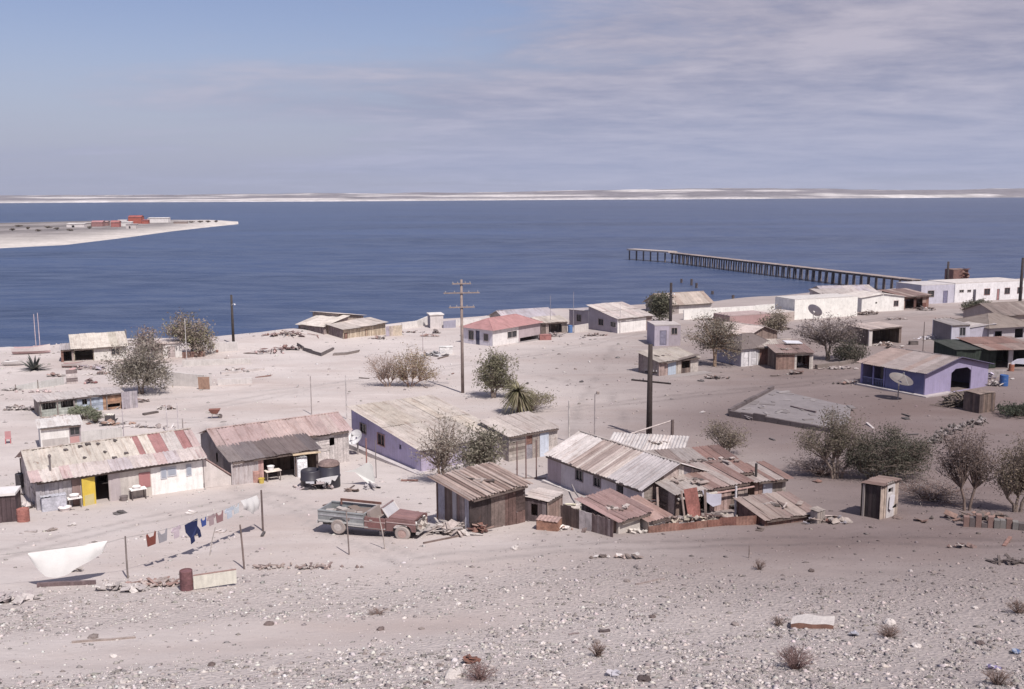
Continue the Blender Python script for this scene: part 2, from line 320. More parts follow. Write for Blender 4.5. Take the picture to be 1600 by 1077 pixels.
def ground_mat(m, sand, sand2, dark, wet=None):
    t = m.node_tree; L = t.links; b = t.nodes['Principled BSDF']; b.inputs['Roughness'].default_value = .95; b.inputs['Specular IOR Level'].default_value = .15
    tc = _n(t, 'ShaderNodeTexCoord'); at_ = _n(t, 'ShaderNodeAttribute', attribute_name='stony')
    def noise(s, det=6, r=.6, sc=None):
        n = _n(t, 'ShaderNodeTexNoise'); n.inputs['Scale'].default_value = s; n.inputs['Detail'].default_value = det; n.inputs['Roughness'].default_value = r
        if sc:
            mp = _n(t, 'ShaderNodeMapping'); mp.inputs['Scale'].default_value = sc; mp.inputs['Rotation'].default_value = (0, 0, .3); L.new(tc.outputs['Object'], mp.inputs[0]); L.new(mp.outputs[0], n.inputs[0])
        else: L.new(tc.outputs['Object'], n.inputs[0])
        return n.outputs['Fac']
    def mixc(f, a, b_, blend='MIX'):
        n = _n(t, 'ShaderNodeMix', data_type='RGBA', blend_type=blend)
        for k, q in ((0, f), (6, a), (7, b_)):
            if isinstance(q, tuple): n.inputs[k].default_value = (*q, 1)
            elif isinstance(q, (int, float)): n.inputs[k].default_value = q
            else: L.new(q, n.inputs[k])
        return n.outputs[2]
    def rng_(f, a, b_, lo=0., hi=1.):
        n = _n(t, 'ShaderNodeMapRange'); n.inputs[1].default_value = a; n.inputs[2].default_value = b_; n.inputs[3].default_value = lo; n.inputs[4].default_value = hi; L.new(f, n.inputs[0]); return n.outputs[0]
    c = mixc(rng_(noise(.09, 6), .35, .65), sand, sand2)
    c = mixc(rng_(noise(.35, 6, .65, (.6, 1.6, 1)), .5, .72, 0, .6), c, tuple(q*.78 for q in sand2))
    c = mixc(rng_(noise(.05, 7, .62, (.7, 1.5, 1)), .48, .66, 0, .75), c, (sand[0]*.86, sand[1]*.80, sand[2]*.77))
    c = mixc(rng_(noise(.14, 7, .66, (.5, 1.4, 1)), .54, .70, 0, .7), c, (sand2[0]*1.10, sand2[1]*1.10, sand2[2]*1.10))
    c = mixc(rng_(noise(2.2, 6, .7, (.5, 2, 1)), .55, .8, 0, .45), c, tuple(q*.66 for q in sand))        # tyre tracks and trodden dirt
    c = mixc(rng_(noise(7, 4, .7), .62, .75, 0, .5), c, dark)                                              # litter and pebbles
    vo = _n(t, 'ShaderNodeTexVoronoi'); vo.inputs['Scale'].default_value = 5.5; L.new(tc.outputs['Object'], vo.inputs[0])
    vo2 = _n(t, 'ShaderNodeTexVoronoi'); vo2.inputs['Scale'].default_value = 13; L.new(tc.outputs['Object'], vo2.inputs[0])
    st = mixc(rng_(vo.outputs['Distance'], .15, .6), mixc(rng_(vo2.outputs['Distance'], .1, .75), tuple(q*1.12 for q in sand2), tuple(q*.62 for q in sand)), tuple(q*.95 for q in sand))
    sepc = _n(t, 'ShaderNodeSeparateColor'); L.new(vo.outputs['Color'], sepc.inputs[0])
    st = mixc(rng_(sepc.outputs[0], 0, 1, .0, .4), st, tuple(q*.6 for q in sand))
    mr2 = rng_(at_.outputs['Fac'], 0, 1, 0, .75)
    c = mixc(mr2, c, st)
    wo_ = _n(t, 'ShaderNodeAttribute', attribute_name='worn'); wn_ = _n(t, 'ShaderNodeMath', operation='MULTIPLY'); L.new(wo_.outputs['Fac'], wn_.inputs[0]); L.new(rng_(noise(1.3, 4, .6), .32, .55, 0, .9), wn_.inputs[1])
    c = mixc(wn_.outputs[0], c, tuple(q*.73 for q in sand))
    so_ = _n(t, 'ShaderNodeAttribute', attribute_name='soil'); c = mixc(so_.outputs['Fac'], c, mixc(1.0, c, SOIL, 'MULTIPLY'))
    ge = _n(t, 'ShaderNodeNewGeometry'); sz_ = _n(t, 'ShaderNodeSeparateXYZ'); L.new(ge.outputs['Position'], sz_.inputs[0])      # sand soaked by the sea
    c = mixc(rng_(sz_.outputs[2], .10, .42, .75, 0), c, tuple(q*.42 for q in sand))
    L.new(c, b.inputs['Base Color'])
    bn = _n(t, 'ShaderNodeBump'); bn.inputs['Strength'].default_value = .5; bn.inputs['Distance'].default_value = .12
    hh = mixc(at_.outputs['Fac'], noise(3, 8, .7), vo.outputs['Distance']); L.new(hh, bn.inputs['Height']); L.new(bn.outputs[0], b.inputs['Normal'])
ground_mat(gm, SAND, SAND2, (.15, .125, .115))
# gravel: loose stones of the scree, too many to count
NS = 90000
yy = 21 + 30*rng.random(NS*3)**1.15; xx = (rng.random(NS*3)*2-1)*(6+.62*yy)
clump = np.clip(.95+.75*np.sin(xx*.9+np.sin(yy*.7)*1.5)*np.sin(yy*1.1+xx*.3)+.5*np.sin(xx*2.3-yy*1.7), .18, 1.6)
keep = rng.random(NS*3) < (gravelness(xx, yy)*np.clip(1.2-(yy-21)/34, .25, 1)*.62*clump + .012); xx, yy = xx[keep][:NS], yy[keep][:NS]; 
y2 = 44 + 100*rng.random(16000)**1.3; x2 = (rng.random(16000)*2-1)*(.62*y2); k2 = _shore(x2)-y2 > 4; xx = np.concatenate([xx, x2[k2]]); yy = np.concatenate([yy, y2[k2]]); n = len(xx)
oct_ = np.array([(1, 0, 0), (0, 1, 0), (-1, 0, 0), (0, -1, 0), (0, 0, 1), (0, 0, -1)], float); of = np.array([(0, 1, 4), (1, 2, 4), (2, 3, 4), (3, 0, 4), (1, 0, 5), (2, 1, 5), (3, 2, 5), (0, 3, 5)])
sz = .011 + .028*rng.random(n)**2.4 + .10*(rng.random(n)**13); sz = sz*np.where(yy > 46, 1+(yy-46)/70*.9, 1)
a = rng.random(n)*6.28; ca, sa = np.cos(a), np.sin(a)
vv = oct_[None]*(.75+.5*rng.random((n, 6, 1)))*np.stack([sz*(1+.7*rng.random(n)), sz, sz*(.45+.35*rng.random(n))], -1)[:, None, :]
vx = vv[..., 0]*ca[:, None]-vv[..., 1]*sa[:, None]; vy = vv[..., 0]*sa[:, None]+vv[..., 1]*ca[:, None]
VV = np.stack([vx+xx[:, None], vy+yy[:, None], vv[..., 2]+(gzv(xx, yy)+sz*.05)[:, None]], -1).reshape(-1, 3)
FF = (of[None]+6*np.arange(n)[:, None, None]).reshape(-1, 3)
so_ = soilness(xx, yy)[:, None]; tone = np.array(SAND2)[None]*(.36+.82*rng.random((n, 1))**1.2)*(1+.08*(rng.random((n, 3))-.5))*(1-so_+so_*np.array(SOIL)[None]*1.1); tone = np.minimum(tone, .53)
struct(bigmesh('gravel', VV, FF, ROCK, np.repeat(tone, 8, axis=0)), 'stuff')
# ------------------------------------------------------------------ sea, far shore, spit
wm = bpy.data.materials.new('sea_water'); wm.use_nodes = True; t = wm.node_tree; L = t.links; b = t.nodes['Principled BSDF']
b.inputs['Base Color'].default_value = (*SEA, 1); b.inputs['Roughness'].default_value = .35; b.inputs['Specular IOR Level'].default_value = .25; b.inputs['IOR'].default_value = 1.33
tc = _n(t, 'ShaderNodeTexCoord')
def wn(s, det, sc, rot=.35):
    mp = _n(t, 'ShaderNodeMapping'); mp.inputs['Scale'].default_value = sc; mp.inputs['Rotation'].default_value = (0, 0, rot); L.new(tc.outputs['Object'], mp.inputs[0])
    n = _n(t, 'ShaderNodeTexNoise'); n.inputs['Scale'].default_value = s; n.inputs['Detail'].default_value = det; n.inputs['Roughness'].default_value = .6; L.new(mp.outputs[0], n.inputs[0]); return n.outputs['Fac']
ad = _n(t, 'ShaderNodeMath', operation='ADD'); L.new(wn(.5, 6, (.5, 1, 1)), ad.inputs[0]); L.new(wn(.06, 5, (.35, 1, 1), .1), ad.inputs[1])
bn = _n(t, 'ShaderNodeBump'); bn.inputs['Strength'].default_value = .8; bn.inputs['Distance'].default_value = .9; L.new(ad.outputs[0], bn.inputs['Height']); L.new(bn.outputs[0], b.inputs['Normal'])
mr = _n(t, 'ShaderNodeMapRange'); mr.inputs[1].default_value = .35; mr.inputs[2].default_value = .68; L.new(wn(.012, 7, (.25, 1, 1), .05), mr.inputs[0])
mr3 = _n(t, 'ShaderNodeMapRange'); mr3.inputs[1].default_value = .42; mr3.inputs[2].default_value = .62; mr3.inputs[4].default_value = .85; L.new(wn(.16, 6, (.35, 1, 1), .2), mr3.inputs[0])
m1 = _n(t, 'ShaderNodeMix', data_type='RGBA'); m1.inputs[6].default_value = (*[q*.70 for q in SEA], 1); m1.inputs[7].default_value = (*[q*1.35 for q in SEA], 1); L.new(mr.outputs[0], m1.inputs[0])
m2 = _n(t, 'ShaderNodeMix', data_type='RGBA'); L.new(mr3.outputs[0], m2.inputs[0]); L.new(m1.outputs[2], m2.inputs[6]); m2.inputs[7].default_value = (*SEA2, 1); L.new(m2.outputs[2], b.inputs['Base Color'])
sea = MB(); D = 7000
sea.add([(-D, 60, 0), (D, 60, 0), (D, D, 0), (-D, D, 0)], [(0, 1, 2, 3)], (1, 1, 1)); struct(sea.build('sea', wm))
# far shore: a low desert coast with pale dunes
nx, ny = 700, 40; xs = np.linspace(-4500, 5200, nx); sy = np.linspace(0, 1, ny)
y0 = 3150 + 120*np.sin(xs*.0011) + 40*np.sin(xs*.005+1)
X = np.repeat(xs[None], ny, 0); Y = y0[None] + (sy[:, None]**1.6)*2600
def fbm(x, y, seed, octs=5):
    r_ = np.random.default_rng(seed); o = np.zeros_like(x); am = 1.
    for k in range(octs):
        f = 2.0**k
        for q in range(3):
            th = r_.random()*6.28; o = o + am*np.sin((x*math.cos(th)+y*math.sin(th))*f + r_.random()*6.28)/3
        am *= .52
    return o
hgt = 25 + 11*fbm(X*.0016, Y*.0024, 3) + 3*fbm(X*.012, Y*.01, 5)
hgt = hgt*np.clip((xs[None]+3600)/4200, .75, 1.15)
Z = -1 + np.clip((sy[:, None]-.02)/.05, 0, 1)*3.5 + np.clip((sy[:, None]-.06)/.5, 0, 1)**.8*np.maximum(hgt, 2)
V = np.stack([X, Y, Z], -1).reshape(-1, 3); i = np.arange(ny-1)[:, None]*nx + np.arange(nx-1)[None]
Fq = np.stack([i, i+1, i+nx+1, i+nx], -1).reshape(-1, 4)
v_ = (Z[:-1, :-1]+1); nn = fbm(X*.006, Y*.02, 9)[:-1, :-1]; lat = np.clip((X[:-1, :-1]-500)/2600, 0, 1)
white = np.clip(1.3-v_/7.0, 0, 1)*(1-.75*np.clip((X[:-1, :-1]-300)/900, 0, 1)) + np.clip((nn-.15-lat*.9+.1)*2.2, 0, 1); white = np.clip(white, 0, 1)[..., None]
col = white*np.array((.50, .47, .46)) + (1-white)*np.array((.19, .175, .19))
FARM = M('far_coast', var=.25, scale=.012, fine=.2, fscale=.05, rough=.95, spec=.1, bump=0)
struct(bigmesh('far_coast', V, Fq, FARM, col.reshape(-1, 3), smooth=True))
# sand spit on the left
near = [(-330, 432), (-150, 410), (0, 390), (100, 385), (200, 372), (270, 362), (330, 355), (372, 350.5)]
far_ = [(-330, 355), (-150, 352), (0, 349), (100, 347), (200, 345.5), (270, 345), (330, 346), (372, 349.5)]
def sea_pt(px, py): d = ray(px, py); k = -CZ/d.z; return np.array((d.x*k, d.y*k))
npts, fpts = np.array([sea_pt(*p) for p in near]), np.array([sea_pt(*p) for p in far_])
tt = np.linspace(0, 7, 160); k = np.arange(8)
A_ = np.stack([np.interp(tt, k, npts[:, j]) for j in (0, 1)], -1); B_ = np.stack([np.interp(tt, k, fpts[:, j]) for j in (0, 1)], -1)
wv = np.linspace(0, 1, 60); P2 = A_[None]*(1-wv[:, None, None]) + B_[None]*wv[:, None, None]
P2[..., 1] += np.sin(P2[..., 0]*.09)*2*(1-wv[:, None])
Zs = (-.4 + 2.0*np.clip(np.minimum(wv, (1-wv)*2)/.22, 0, 1)**.7)[:, None] + .25*fbm(P2[..., 0]*.06, P2[..., 1]*.03, 4)*np.clip(wv/.2, 0, 1)[:, None]
def spit_z(x, y):
    j = np.argmin((P2[..., 0]-x)**2 + (P2[..., 1]-y)**2); return float(Zs.ravel()[j])
V = np.concatenate([P2, Zs[..., None]], -1).reshape(-1, 3); nx, ny = 160, 60; i = np.arange(ny-1)[:, None]*nx + np.arange(nx-1)[None]
Fq = np.stack([i, i+1, i+nx+1, i+nx], -1).reshape(-1, 4)
bw = np.clip(1.25-wv[:-1]/.24, 0, 1)[:, None, None]*np.ones((1, nx-1, 1)); bw = np.maximum(bw, np.clip((tt[:-1]-4.6)/1.4, 0, 1)[None, :, None])
nz = np.clip(.5+.9*fbm(P2[..., 0]*.12, P2[..., 1]*.05, 8), 0, 1)[:-1, :-1, None]
inl = nz*np.array((.15, .135, .135)) + (1-nz)*np.array((.27, .245, .24)); col = bw*np.array((.50, .46, .43)) + (1-bw)*inl
SPITM = M('spit_sand', var=.15, scale=.06, fine=.15, fscale=.5, rough=.95, spec=.1, bump=0)
struct(bigmesh('sand_spit', V, Fq, SPITM, col.reshape(-1, 3), smooth=True))

# thin broken line of surf where the sea meets the sand
sx = np.linspace(-250, 330, 1500); row = []; fo = []
for x in sx:
    yy_ = np.linspace(_shore(x)-12, _shore(x)+12, 160); g_ = gzv(np.full(160, x), yy_); k_ = int(np.argmax(g_ < .02)); row.append((x, yy_[k_]))
sv = []
for i_, (x, y) in enumerate(row):
    wd = max(0.02, .5 + .55*math.sin(x*.55)+.4*math.sin(x*1.7+1)); sv += [(x, y-.25, .03), (x, y+wd, .03)]
sf = [(2*i_, 2*i_+2, 2*i_+3, 2*i_+1) for i_ in range(len(row)-1)]
su = MB(); su.add(sv, sf, (.55, .56, .58)); struct(su.build('surf_water', M('foam', var=.2, scale=2, rough=.8, bump=0)))
# sea air
hb = MB().bx(-7050, 7050, -120, 7050, -4.2, 75); hm = bpy.data.materials.new('sea_air'); hm.use_nodes = True; t = hm.node_tree
t.nodes.remove(t.nodes['Principled BSDF']); pv = _n(t, 'ShaderNodeVolumePrincipled'); pv.inputs['Color'].default_value = (.80, .82, .92, 1); pv.inputs['Density'].default_value = HAZE; pv.inputs['Anisotropy'].default_value = .0
t.links.new(pv.outputs[0], t.nodes['Material Output'].inputs['Volume']); pass
struct(hb.build('haze', hm), 'stuff')
# ------------------------------------------------------------------ houses
PAL = {
 'board': [(.30, .26, .235), (.24, .205, .19), (.36, .32, .30), (.20, .165, .15), (.40, .36, .33)],
 'darkboard': [(.13, .095, .085), (.10, .075, .07), (.17, .125, .11), (.21, .16, .14)],
 'rust': [(.19, .095, .075), (.15, .072, .06), (.23, .13, .105), (.11, .06, .052), (.27, .19, .165)],
 'mixed': [(.27, .23, .21), (.20, .11, .09), (.40, .36, .34), (.14, .11, .10), (.33, .27, .25), (.24, .22, .24)],
 'pale': [(.44, .39, .355), (.48, .42, .375), (.40, .355, .33), (.46, .415, .39)],
 'pink': [(.39, .30, .285), (.41, .32, .30), (.37, .28, .27), (.42, .34, .32)],
 'grey': [(.34, .315, .325), (.30, .28, .29), (.38, .35, .355)],
 'greydark': [(.17, .145, .145), (.14, .118, .12), (.20, .17, .165), (.15, .12, .115)],
 'brown': [(.38, .30, .265), (.21, .15, .13), (.40, .33, .30), (.28, .21, .185), (.35, .275, .245)],
 'cream': [(.52, .475, .40), (.50, .45, .385), (.54, .49, .43)],
}
def P_(p): return PAL[p] if isinstance(p, str) else (p if hasattr(p[0], '__len__') else [p])
def fill(mb, style, p, q, zb, zt0, zt1, nrm, pal, th=.14):
    """one wall piece from p to q (2D), bottom zb, top heights zt0, zt1; nrm points outdoors"""
    p, q, nrm = Vector(p), Vector(q), Vector(nrm); W = (q-p).length
    if W < .02 or max(zt0, zt1)-zb < .03: return
    def slab(s0, s1, b0, b1, t0, t1, th, off, col):
        a, b = p.lerp(q, s0), p.lerp(q, s1); i, o = nrm*(off-th/2), nrm*(off+th/2)
        mb.hexa([(*(a+o), b0), (*(b+o), b1), (*(b+i), b1), (*(a+i), b0), (*(a+o), t0), (*(b+o), t1), (*(b+i), t1), (*(a+i), t0)], col)
    T = lambda s: zt0+(zt1-zt0)*s
    if style == 'plain': slab(0, 1, zb, zb, zt0, zt1, th, 0, pal[0])
    elif style == 'plank':
        n = max(1, round(W/.24))
        for k in range(n):
            s0, s1 = k/n, (k+1)/n - .012/W
            slab(s0, s1, zb+R.uniform(0, .05), zb+R.uniform(0, .05), T(s0)-R.uniform(0, .04), T(s1)-R.uniform(0, .04), .03, R.uniform(-.015, .015), jit(R.choice(pal), .12))
    elif style == 'hplank':
        zt = min(zt0, zt1); n = max(1, round((zt-zb)/.22))
        for k in range(n): slab(0, 1, zb+(zt-zb)*k/n, zb+(zt-zb)*k/n+R.uniform(-.02, .02), zb+(zt-zb)*(k+1)/n-.015, zb+(zt-zb)*(k+1)/n-.015, .03, R.uniform(-.012, .012), jit(R.choice(pal), .12))
        if abs(zt0-zt1) > .05: slab(0, 1, zt, zt, zt0, zt1, .03, 0, jit(pal[0]))
    elif style == 'tin':
        mb.sheet((*p, zb), (*q, zb), (*q, zt1), (*p, zt0), .8, pal, .2, .02, 1, .01, .012)
    elif style == 'patch':
        n = max(1, round(W/.75)); cuts = [0]+sorted((k+R.uniform(-.25, .25))/n for k in range(1, n))+[1]
        for s0, s1 in zip(cuts, cuts[1:]):
            a, b = p.lerp(q, s0), p.lerp(q, s1); off = nrm*R.uniform(-.02, .03); c = jit(R.choice(pal), .15); st = R.random()
            zm = zb+(min(T(s0), T(s1))-zb)*R.uniform(.35, .65) if R.random() < .35 else None
            if zm: fill(mb, R.choice(['tin', 'plain', 'plank']), a+off, b+off, zb, zm, zm, nrm, [c], .04); fill(mb, R.choice(['plain', 'plank', 'hplank']), a-off*.5, b-off*.5, zm, T(s0), T(s1), nrm, [jit(R.choice(pal), .15)], .04)
            else: fill(mb, 'tin' if st < .35 else ('plain' if st < .6 else 'plank'), a+off, b+off, zb, T(s0), T(s1), nrm, [c], .04)
def house(name, label, A, B, cat='house', group=None, dz=0, minlen=None):
    pa, pb = G(*A), G(*B); yaw = math.atan2(pb.y-pa.y, pb.x-pa.x)
    h = thing(name, label, cat, (pa.x, pa.y, min(pa.z, pb.z)+dz), yaw, group)
    D_[h.name] = dict(L=math.hypot(pb.x-pa.x, pb.y-pa.y), A=A, B=B, pa=Vector(h.location)); return h
D_ = {}
def LEN(h): return D_[h.name]['L']
def frac(h, px): d = D_[h.name]; return (px-d['A'][0])/(d['B'][0]-d['A'][0])
def sides(x0, y0, L, W): return {'F': ((x0, y0), (x0+L, y0), (0, -1)), 'R': ((x0+L, y0), (x0+L, y0+W), (1, 0)), 'K': ((x0+L, y0+W), (x0, y0+W), (0, 1)), 'L': ((x0, y0+W), (x0, y0), (-1, 0))}
WALLMAT = {'plain': 'PLASTER', 'plank': 'WOOD', 'hplank': 'WOOD', 'tin': 'TIN', 'patch': 'RUSTY'}
def block(h, x0, y0, L, W, hF, roof='gx', rise=.8, wall=('plain', (.6, .57, .55)), walls=None, holes=None, oh=.25, roofcols='pale', roofmat=None, sw=.85, courses=1,
          skip='', zb=-.35, th=.14, per=.24, amp=.03, rj=.12, rooffn=None, noroof=False):
    """walls with real openings, then the roof; all in the thing's own frame"""
    walls = walls or {}; holes = holes or {}
    def T(x, y):
        u, v = (x-x0)/L, (y-y0)/W
        return hF + rise*{'gx': 1-abs(2*v-1), 'gy': 1-abs(2*u-1), 'mf': v, 'mb': 1-v, 'mr': u, 'ml': 1-u}.get(roof, 0)
    for sd, (p, q, nrm) in sides(x0, y0, L, W).items():
        if sd in skip: continue
        p, q = Vector(p), Vector(q); d = (q-p).normalized()
        if sd in 'RL': p, q = p+d*th/2, q-d*th/2
        else: p, q = p-d*th/2, q+d*th/2
        Wd = (q-p).length; bym = {}
        segs = walls.get(sd, [(0, 1, *wall)]) if isinstance(walls.get(sd, [(0, 1, *wall)]), list) else [(0, 1, *walls[sd])]
        hs = holes.get(sd, [])
        cuts = {0., 1.}
        if (roof == 'gx' and sd in 'RL') or (roof == 'gy' and sd in 'FK'): cuts.add(.5)
        for s in segs: cuts |= {max(0, s[0]), min(1, s[1])}
        for k in hs: cuts |= {max(0, k[0]), min(1, k[1])}
        cuts = sorted(cuts)
        for s0, s1 in zip(cuts, cuts[1:]):
            if s1-s0 < 1e-4: continue
            mid = (s0+s1)/2; a, b = p.lerp(q, s0), p.lerp(q, s1); t0, t1 = T(*a), T(*b)
            if roof in ('gx', 'gy'):       # keep tops inside the footprint
                cl = lambda v: (min(max(v.x, x0), x0+L), min(max(v.y, y0), y0+W)); t0, t1 = T(*cl(a)), T(*cl(b))
            sg = [s for s in segs if s[0]-1e-6 <= mid <= s[1]+1e-6]
            if not sg: continue
            st, pal = sg[0][2], P_(sg[0][3]); mb = bym.setdefault(st if st != 'hplank' else 'plank', MB())
            zs = sorted((k[2], k[3]) for k in hs if k[0]-1e-6 <= mid <= k[1]+1e-6); z = zb
            for z0, z1 in zs:
                if z0 > z+.02: fill(mb, st, a, b, z, z0, z0, nrm, pal, th)
                z = z1
            if min(t0, t1) > z: fill(mb, st, a, b, z, t0, t1, nrm, pal, th)
        for k in hs:
            s0, s1, z0, z1, kind = k[:5]; c = k[5] if len(k) > 5 else None
            def pt(s, n_, z): v = p.lerp(q, s) + Vector(nrm)*n_; return (v.x, v.y, z)
            def bar(mb, sa, sb, za, zb_, na, nb, col): mb.hexa([pt(sa, nb, za), pt(sb, nb, za), pt(sb, na, za), pt(sa, na, za), pt(sa, nb, zb_), pt(sb, nb, zb_), pt(sb, na, zb_), pt(sa, na, zb_)], col)
            fw = .07/Wd; e = th/2
            if kind in ('win', 'glass'):
                c = c or (.30, .25, .24); f = MB()
                bar(f, s0-fw, s1+fw, z0-.07, z0, e-.06, e+.05, c); bar(f, s0-fw, s1+fw, z1, z1+.07, e-.06, e+.05, c)
                bar(f, s0-fw, s0, z0, z1, e-.06, e+.04, c); bar(f, s1, s1+fw, z0, z1, e-.06, e+.04, c)
                bar(f, (s0+s1)/2-fw*.3, (s0+s1)/2+fw*.3, z0, z1, e-.05, e-.01, c)
                fo = f.build('window', WOOD, h); g = MB(); bar(g, s0, s1, z0, z1, e-.09, e-.06, (1, 1, 1)); g.build('pane', GLASS, fo)
            elif kind in ('door', 'leaf'):
                c = c or (.2, .16, .16); f = MB()
                bar(f, s0+.01, s1-.01, z0, z1-.02, e-.1, e-.04, c)
                bar(f, s0+.06/Wd*2, s1-.06/Wd*2, z0+.15, z0+(z1-z0)*.45, e-.04, e-.015, jit(c, .15)); bar(f, s0+.06/Wd*2, s1-.06/Wd*2, z0+(z1-z0)*.52, z1-.15, e-.04, e-.015, jit(c, .15))
                f.build('door', WOOD, h)
        for st, mb in bym.items():
            if mb.v: mb.build('wall', globals()[WALLMAT[st]], h)
    if noroof: return
    cols = rooffn or P_(roofcols); rm = roofmat or TIN; rb = MB(); X0, X1, Y0, Y1 = x0-oh, x0+L+oh, y0-oh, y0+W+oh; up = .05
    def Tz(x, y): # extrapolated beyond the footprint
        u, v = (x-x0)/L, (y-y0)/W
        return up + hF + rise*{'gx': 1-abs(2*v-1), 'gy': 1-abs(2*u-1), 'mf': v, 'mb': 1-v, 'mr': u, 'ml': 1-u}.get(roof, 0)
    def quad(a, b, c, d): rb.sheet((*a, Tz(*a)), (*b, Tz(*b)), (*c, Tz(*c)), (*d, Tz(*d)), sw, cols, per, amp, courses, rj)
    if roof == 'gx':
        ym = y0+W/2; quad((X0, Y0), (X1, Y0), (X1, ym), (X0, ym)); quad((X1, Y1), (X0, Y1), (X0, ym), (X1, ym))
        rb.path([(X0, ym, Tz(X0, ym)+.02), (X1, ym, Tz(X1, ym)+.02)], .06, 6, jit(P_(roofcols)[0], .1))
    elif roof == 'gy':
        xm = x0+L/2; quad((X0, Y1), (X0, Y0), (xm, Y0), (xm, Y1)); quad((X1, Y0), (X1, Y1), (xm, Y1), (xm, Y0))
        rb.path([(xm, Y0, Tz(xm, Y0)+.02), (xm, Y1, Tz(xm, Y1)+.02)], .06, 6, jit(P_(roofcols)[0], .1))
    elif roof == 'mf': quad((X0, Y0), (X1, Y0), (X1, Y1), (X0, Y1))
    elif roof == 'mb': quad((X1, Y1), (X0, Y1), (X0, Y0), (X1, Y0))
    elif roof == 'mr': quad((X0, Y1), (X0, Y0), (X1, Y0), (X1, Y1))
    elif roof == 'ml': quad((X1, Y0), (X1, Y1), (X0, Y1), (X0, Y0))
    elif roof == 'hip':
        ins = min(L, W)/2; z0, z1 = hF+.03, hF+rise; ym = (Y0+Y1)/2; c0 = P_(roofcols)
        a, b, c, d = (X0, Y0, z0), (X1, Y0, z0), (X1, Y1, z0), (X0, Y1, z0); e, f = (X0+ins, ym, z1), (X1-ins, ym, z1)
        if L < W: xm = (X0+X1)/2; e, f = (xm, Y0+ins, z1), (xm, Y1-ins, z1); rb.add([a, b, c, d, e, f], [(0, 1, 4), (1, 2, 5, 4), (2, 3, 5), (3, 0, 4, 5), (3, 2, 1, 0)], c0[0])
        else: rb.add([a, b, c, d, e, f], [(0, 1, 5, 4), (1, 2, 5), (2, 3, 4, 5), (3, 0, 4), (3, 2, 1, 0)], c0[0])
        for q in ((a, e), (b, f if L >= W else e), (c, f), (d, e if L >= W else f), (e, f)): rb.path([q[0], q[1]], .05, 5, jit(c0[0], .12))
    elif roof == 'flat': rb.bx(X0, X1, Y0, Y1, hF+.002, hF+.14, P_(roofcols)[0])
    if roof in ('gx', 'mf', 'mb'):
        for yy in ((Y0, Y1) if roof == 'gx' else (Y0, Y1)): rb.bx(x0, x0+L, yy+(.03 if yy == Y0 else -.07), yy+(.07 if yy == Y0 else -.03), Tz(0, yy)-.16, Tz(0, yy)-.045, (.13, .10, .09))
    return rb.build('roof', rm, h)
# ------------------------------------------------------------------ vegetation
def leaf_cloud(cent, nper, spread, size, cols, flat=.8):
    cent = np.array(cent); n = len(cent)*nper; c = np.repeat(cent, nper, 0)
    pt = rng.normal(size=(n, 3))*spread*np.array((1, 1, flat)); c = c+pt
    keep = rng.random(n) < np.repeat(rng.choice([.12, .4, .7, 1.0], len(cent)), nper); k = np.repeat(rng.integers(0, len(cols), len(cent)), nper)[keep]; c = c[keep]; n = len(c)
    a = rng.normal(size=(n, 3)); a /= np.linalg.norm(a, axis=1, keepdims=True); b = np.cross(a, rng.normal(size=(n, 3))); b /= np.linalg.norm(b, axis=1, keepdims=True)
    s = size*(.6+.8*rng.random((n, 1))); a = a*s; b = b*s*.45
    V = np.stack([c-a-b*.3, c+b*.7, c+a-b*.3, c-b*.9], 1).reshape(-1, 3); Fq = np.arange(n*4).reshape(-1, 4)
    cols = np.array(cols)*1.45; col = cols[k]*(.8+.4*rng.random((n, 1)))
    return V, Fq, col
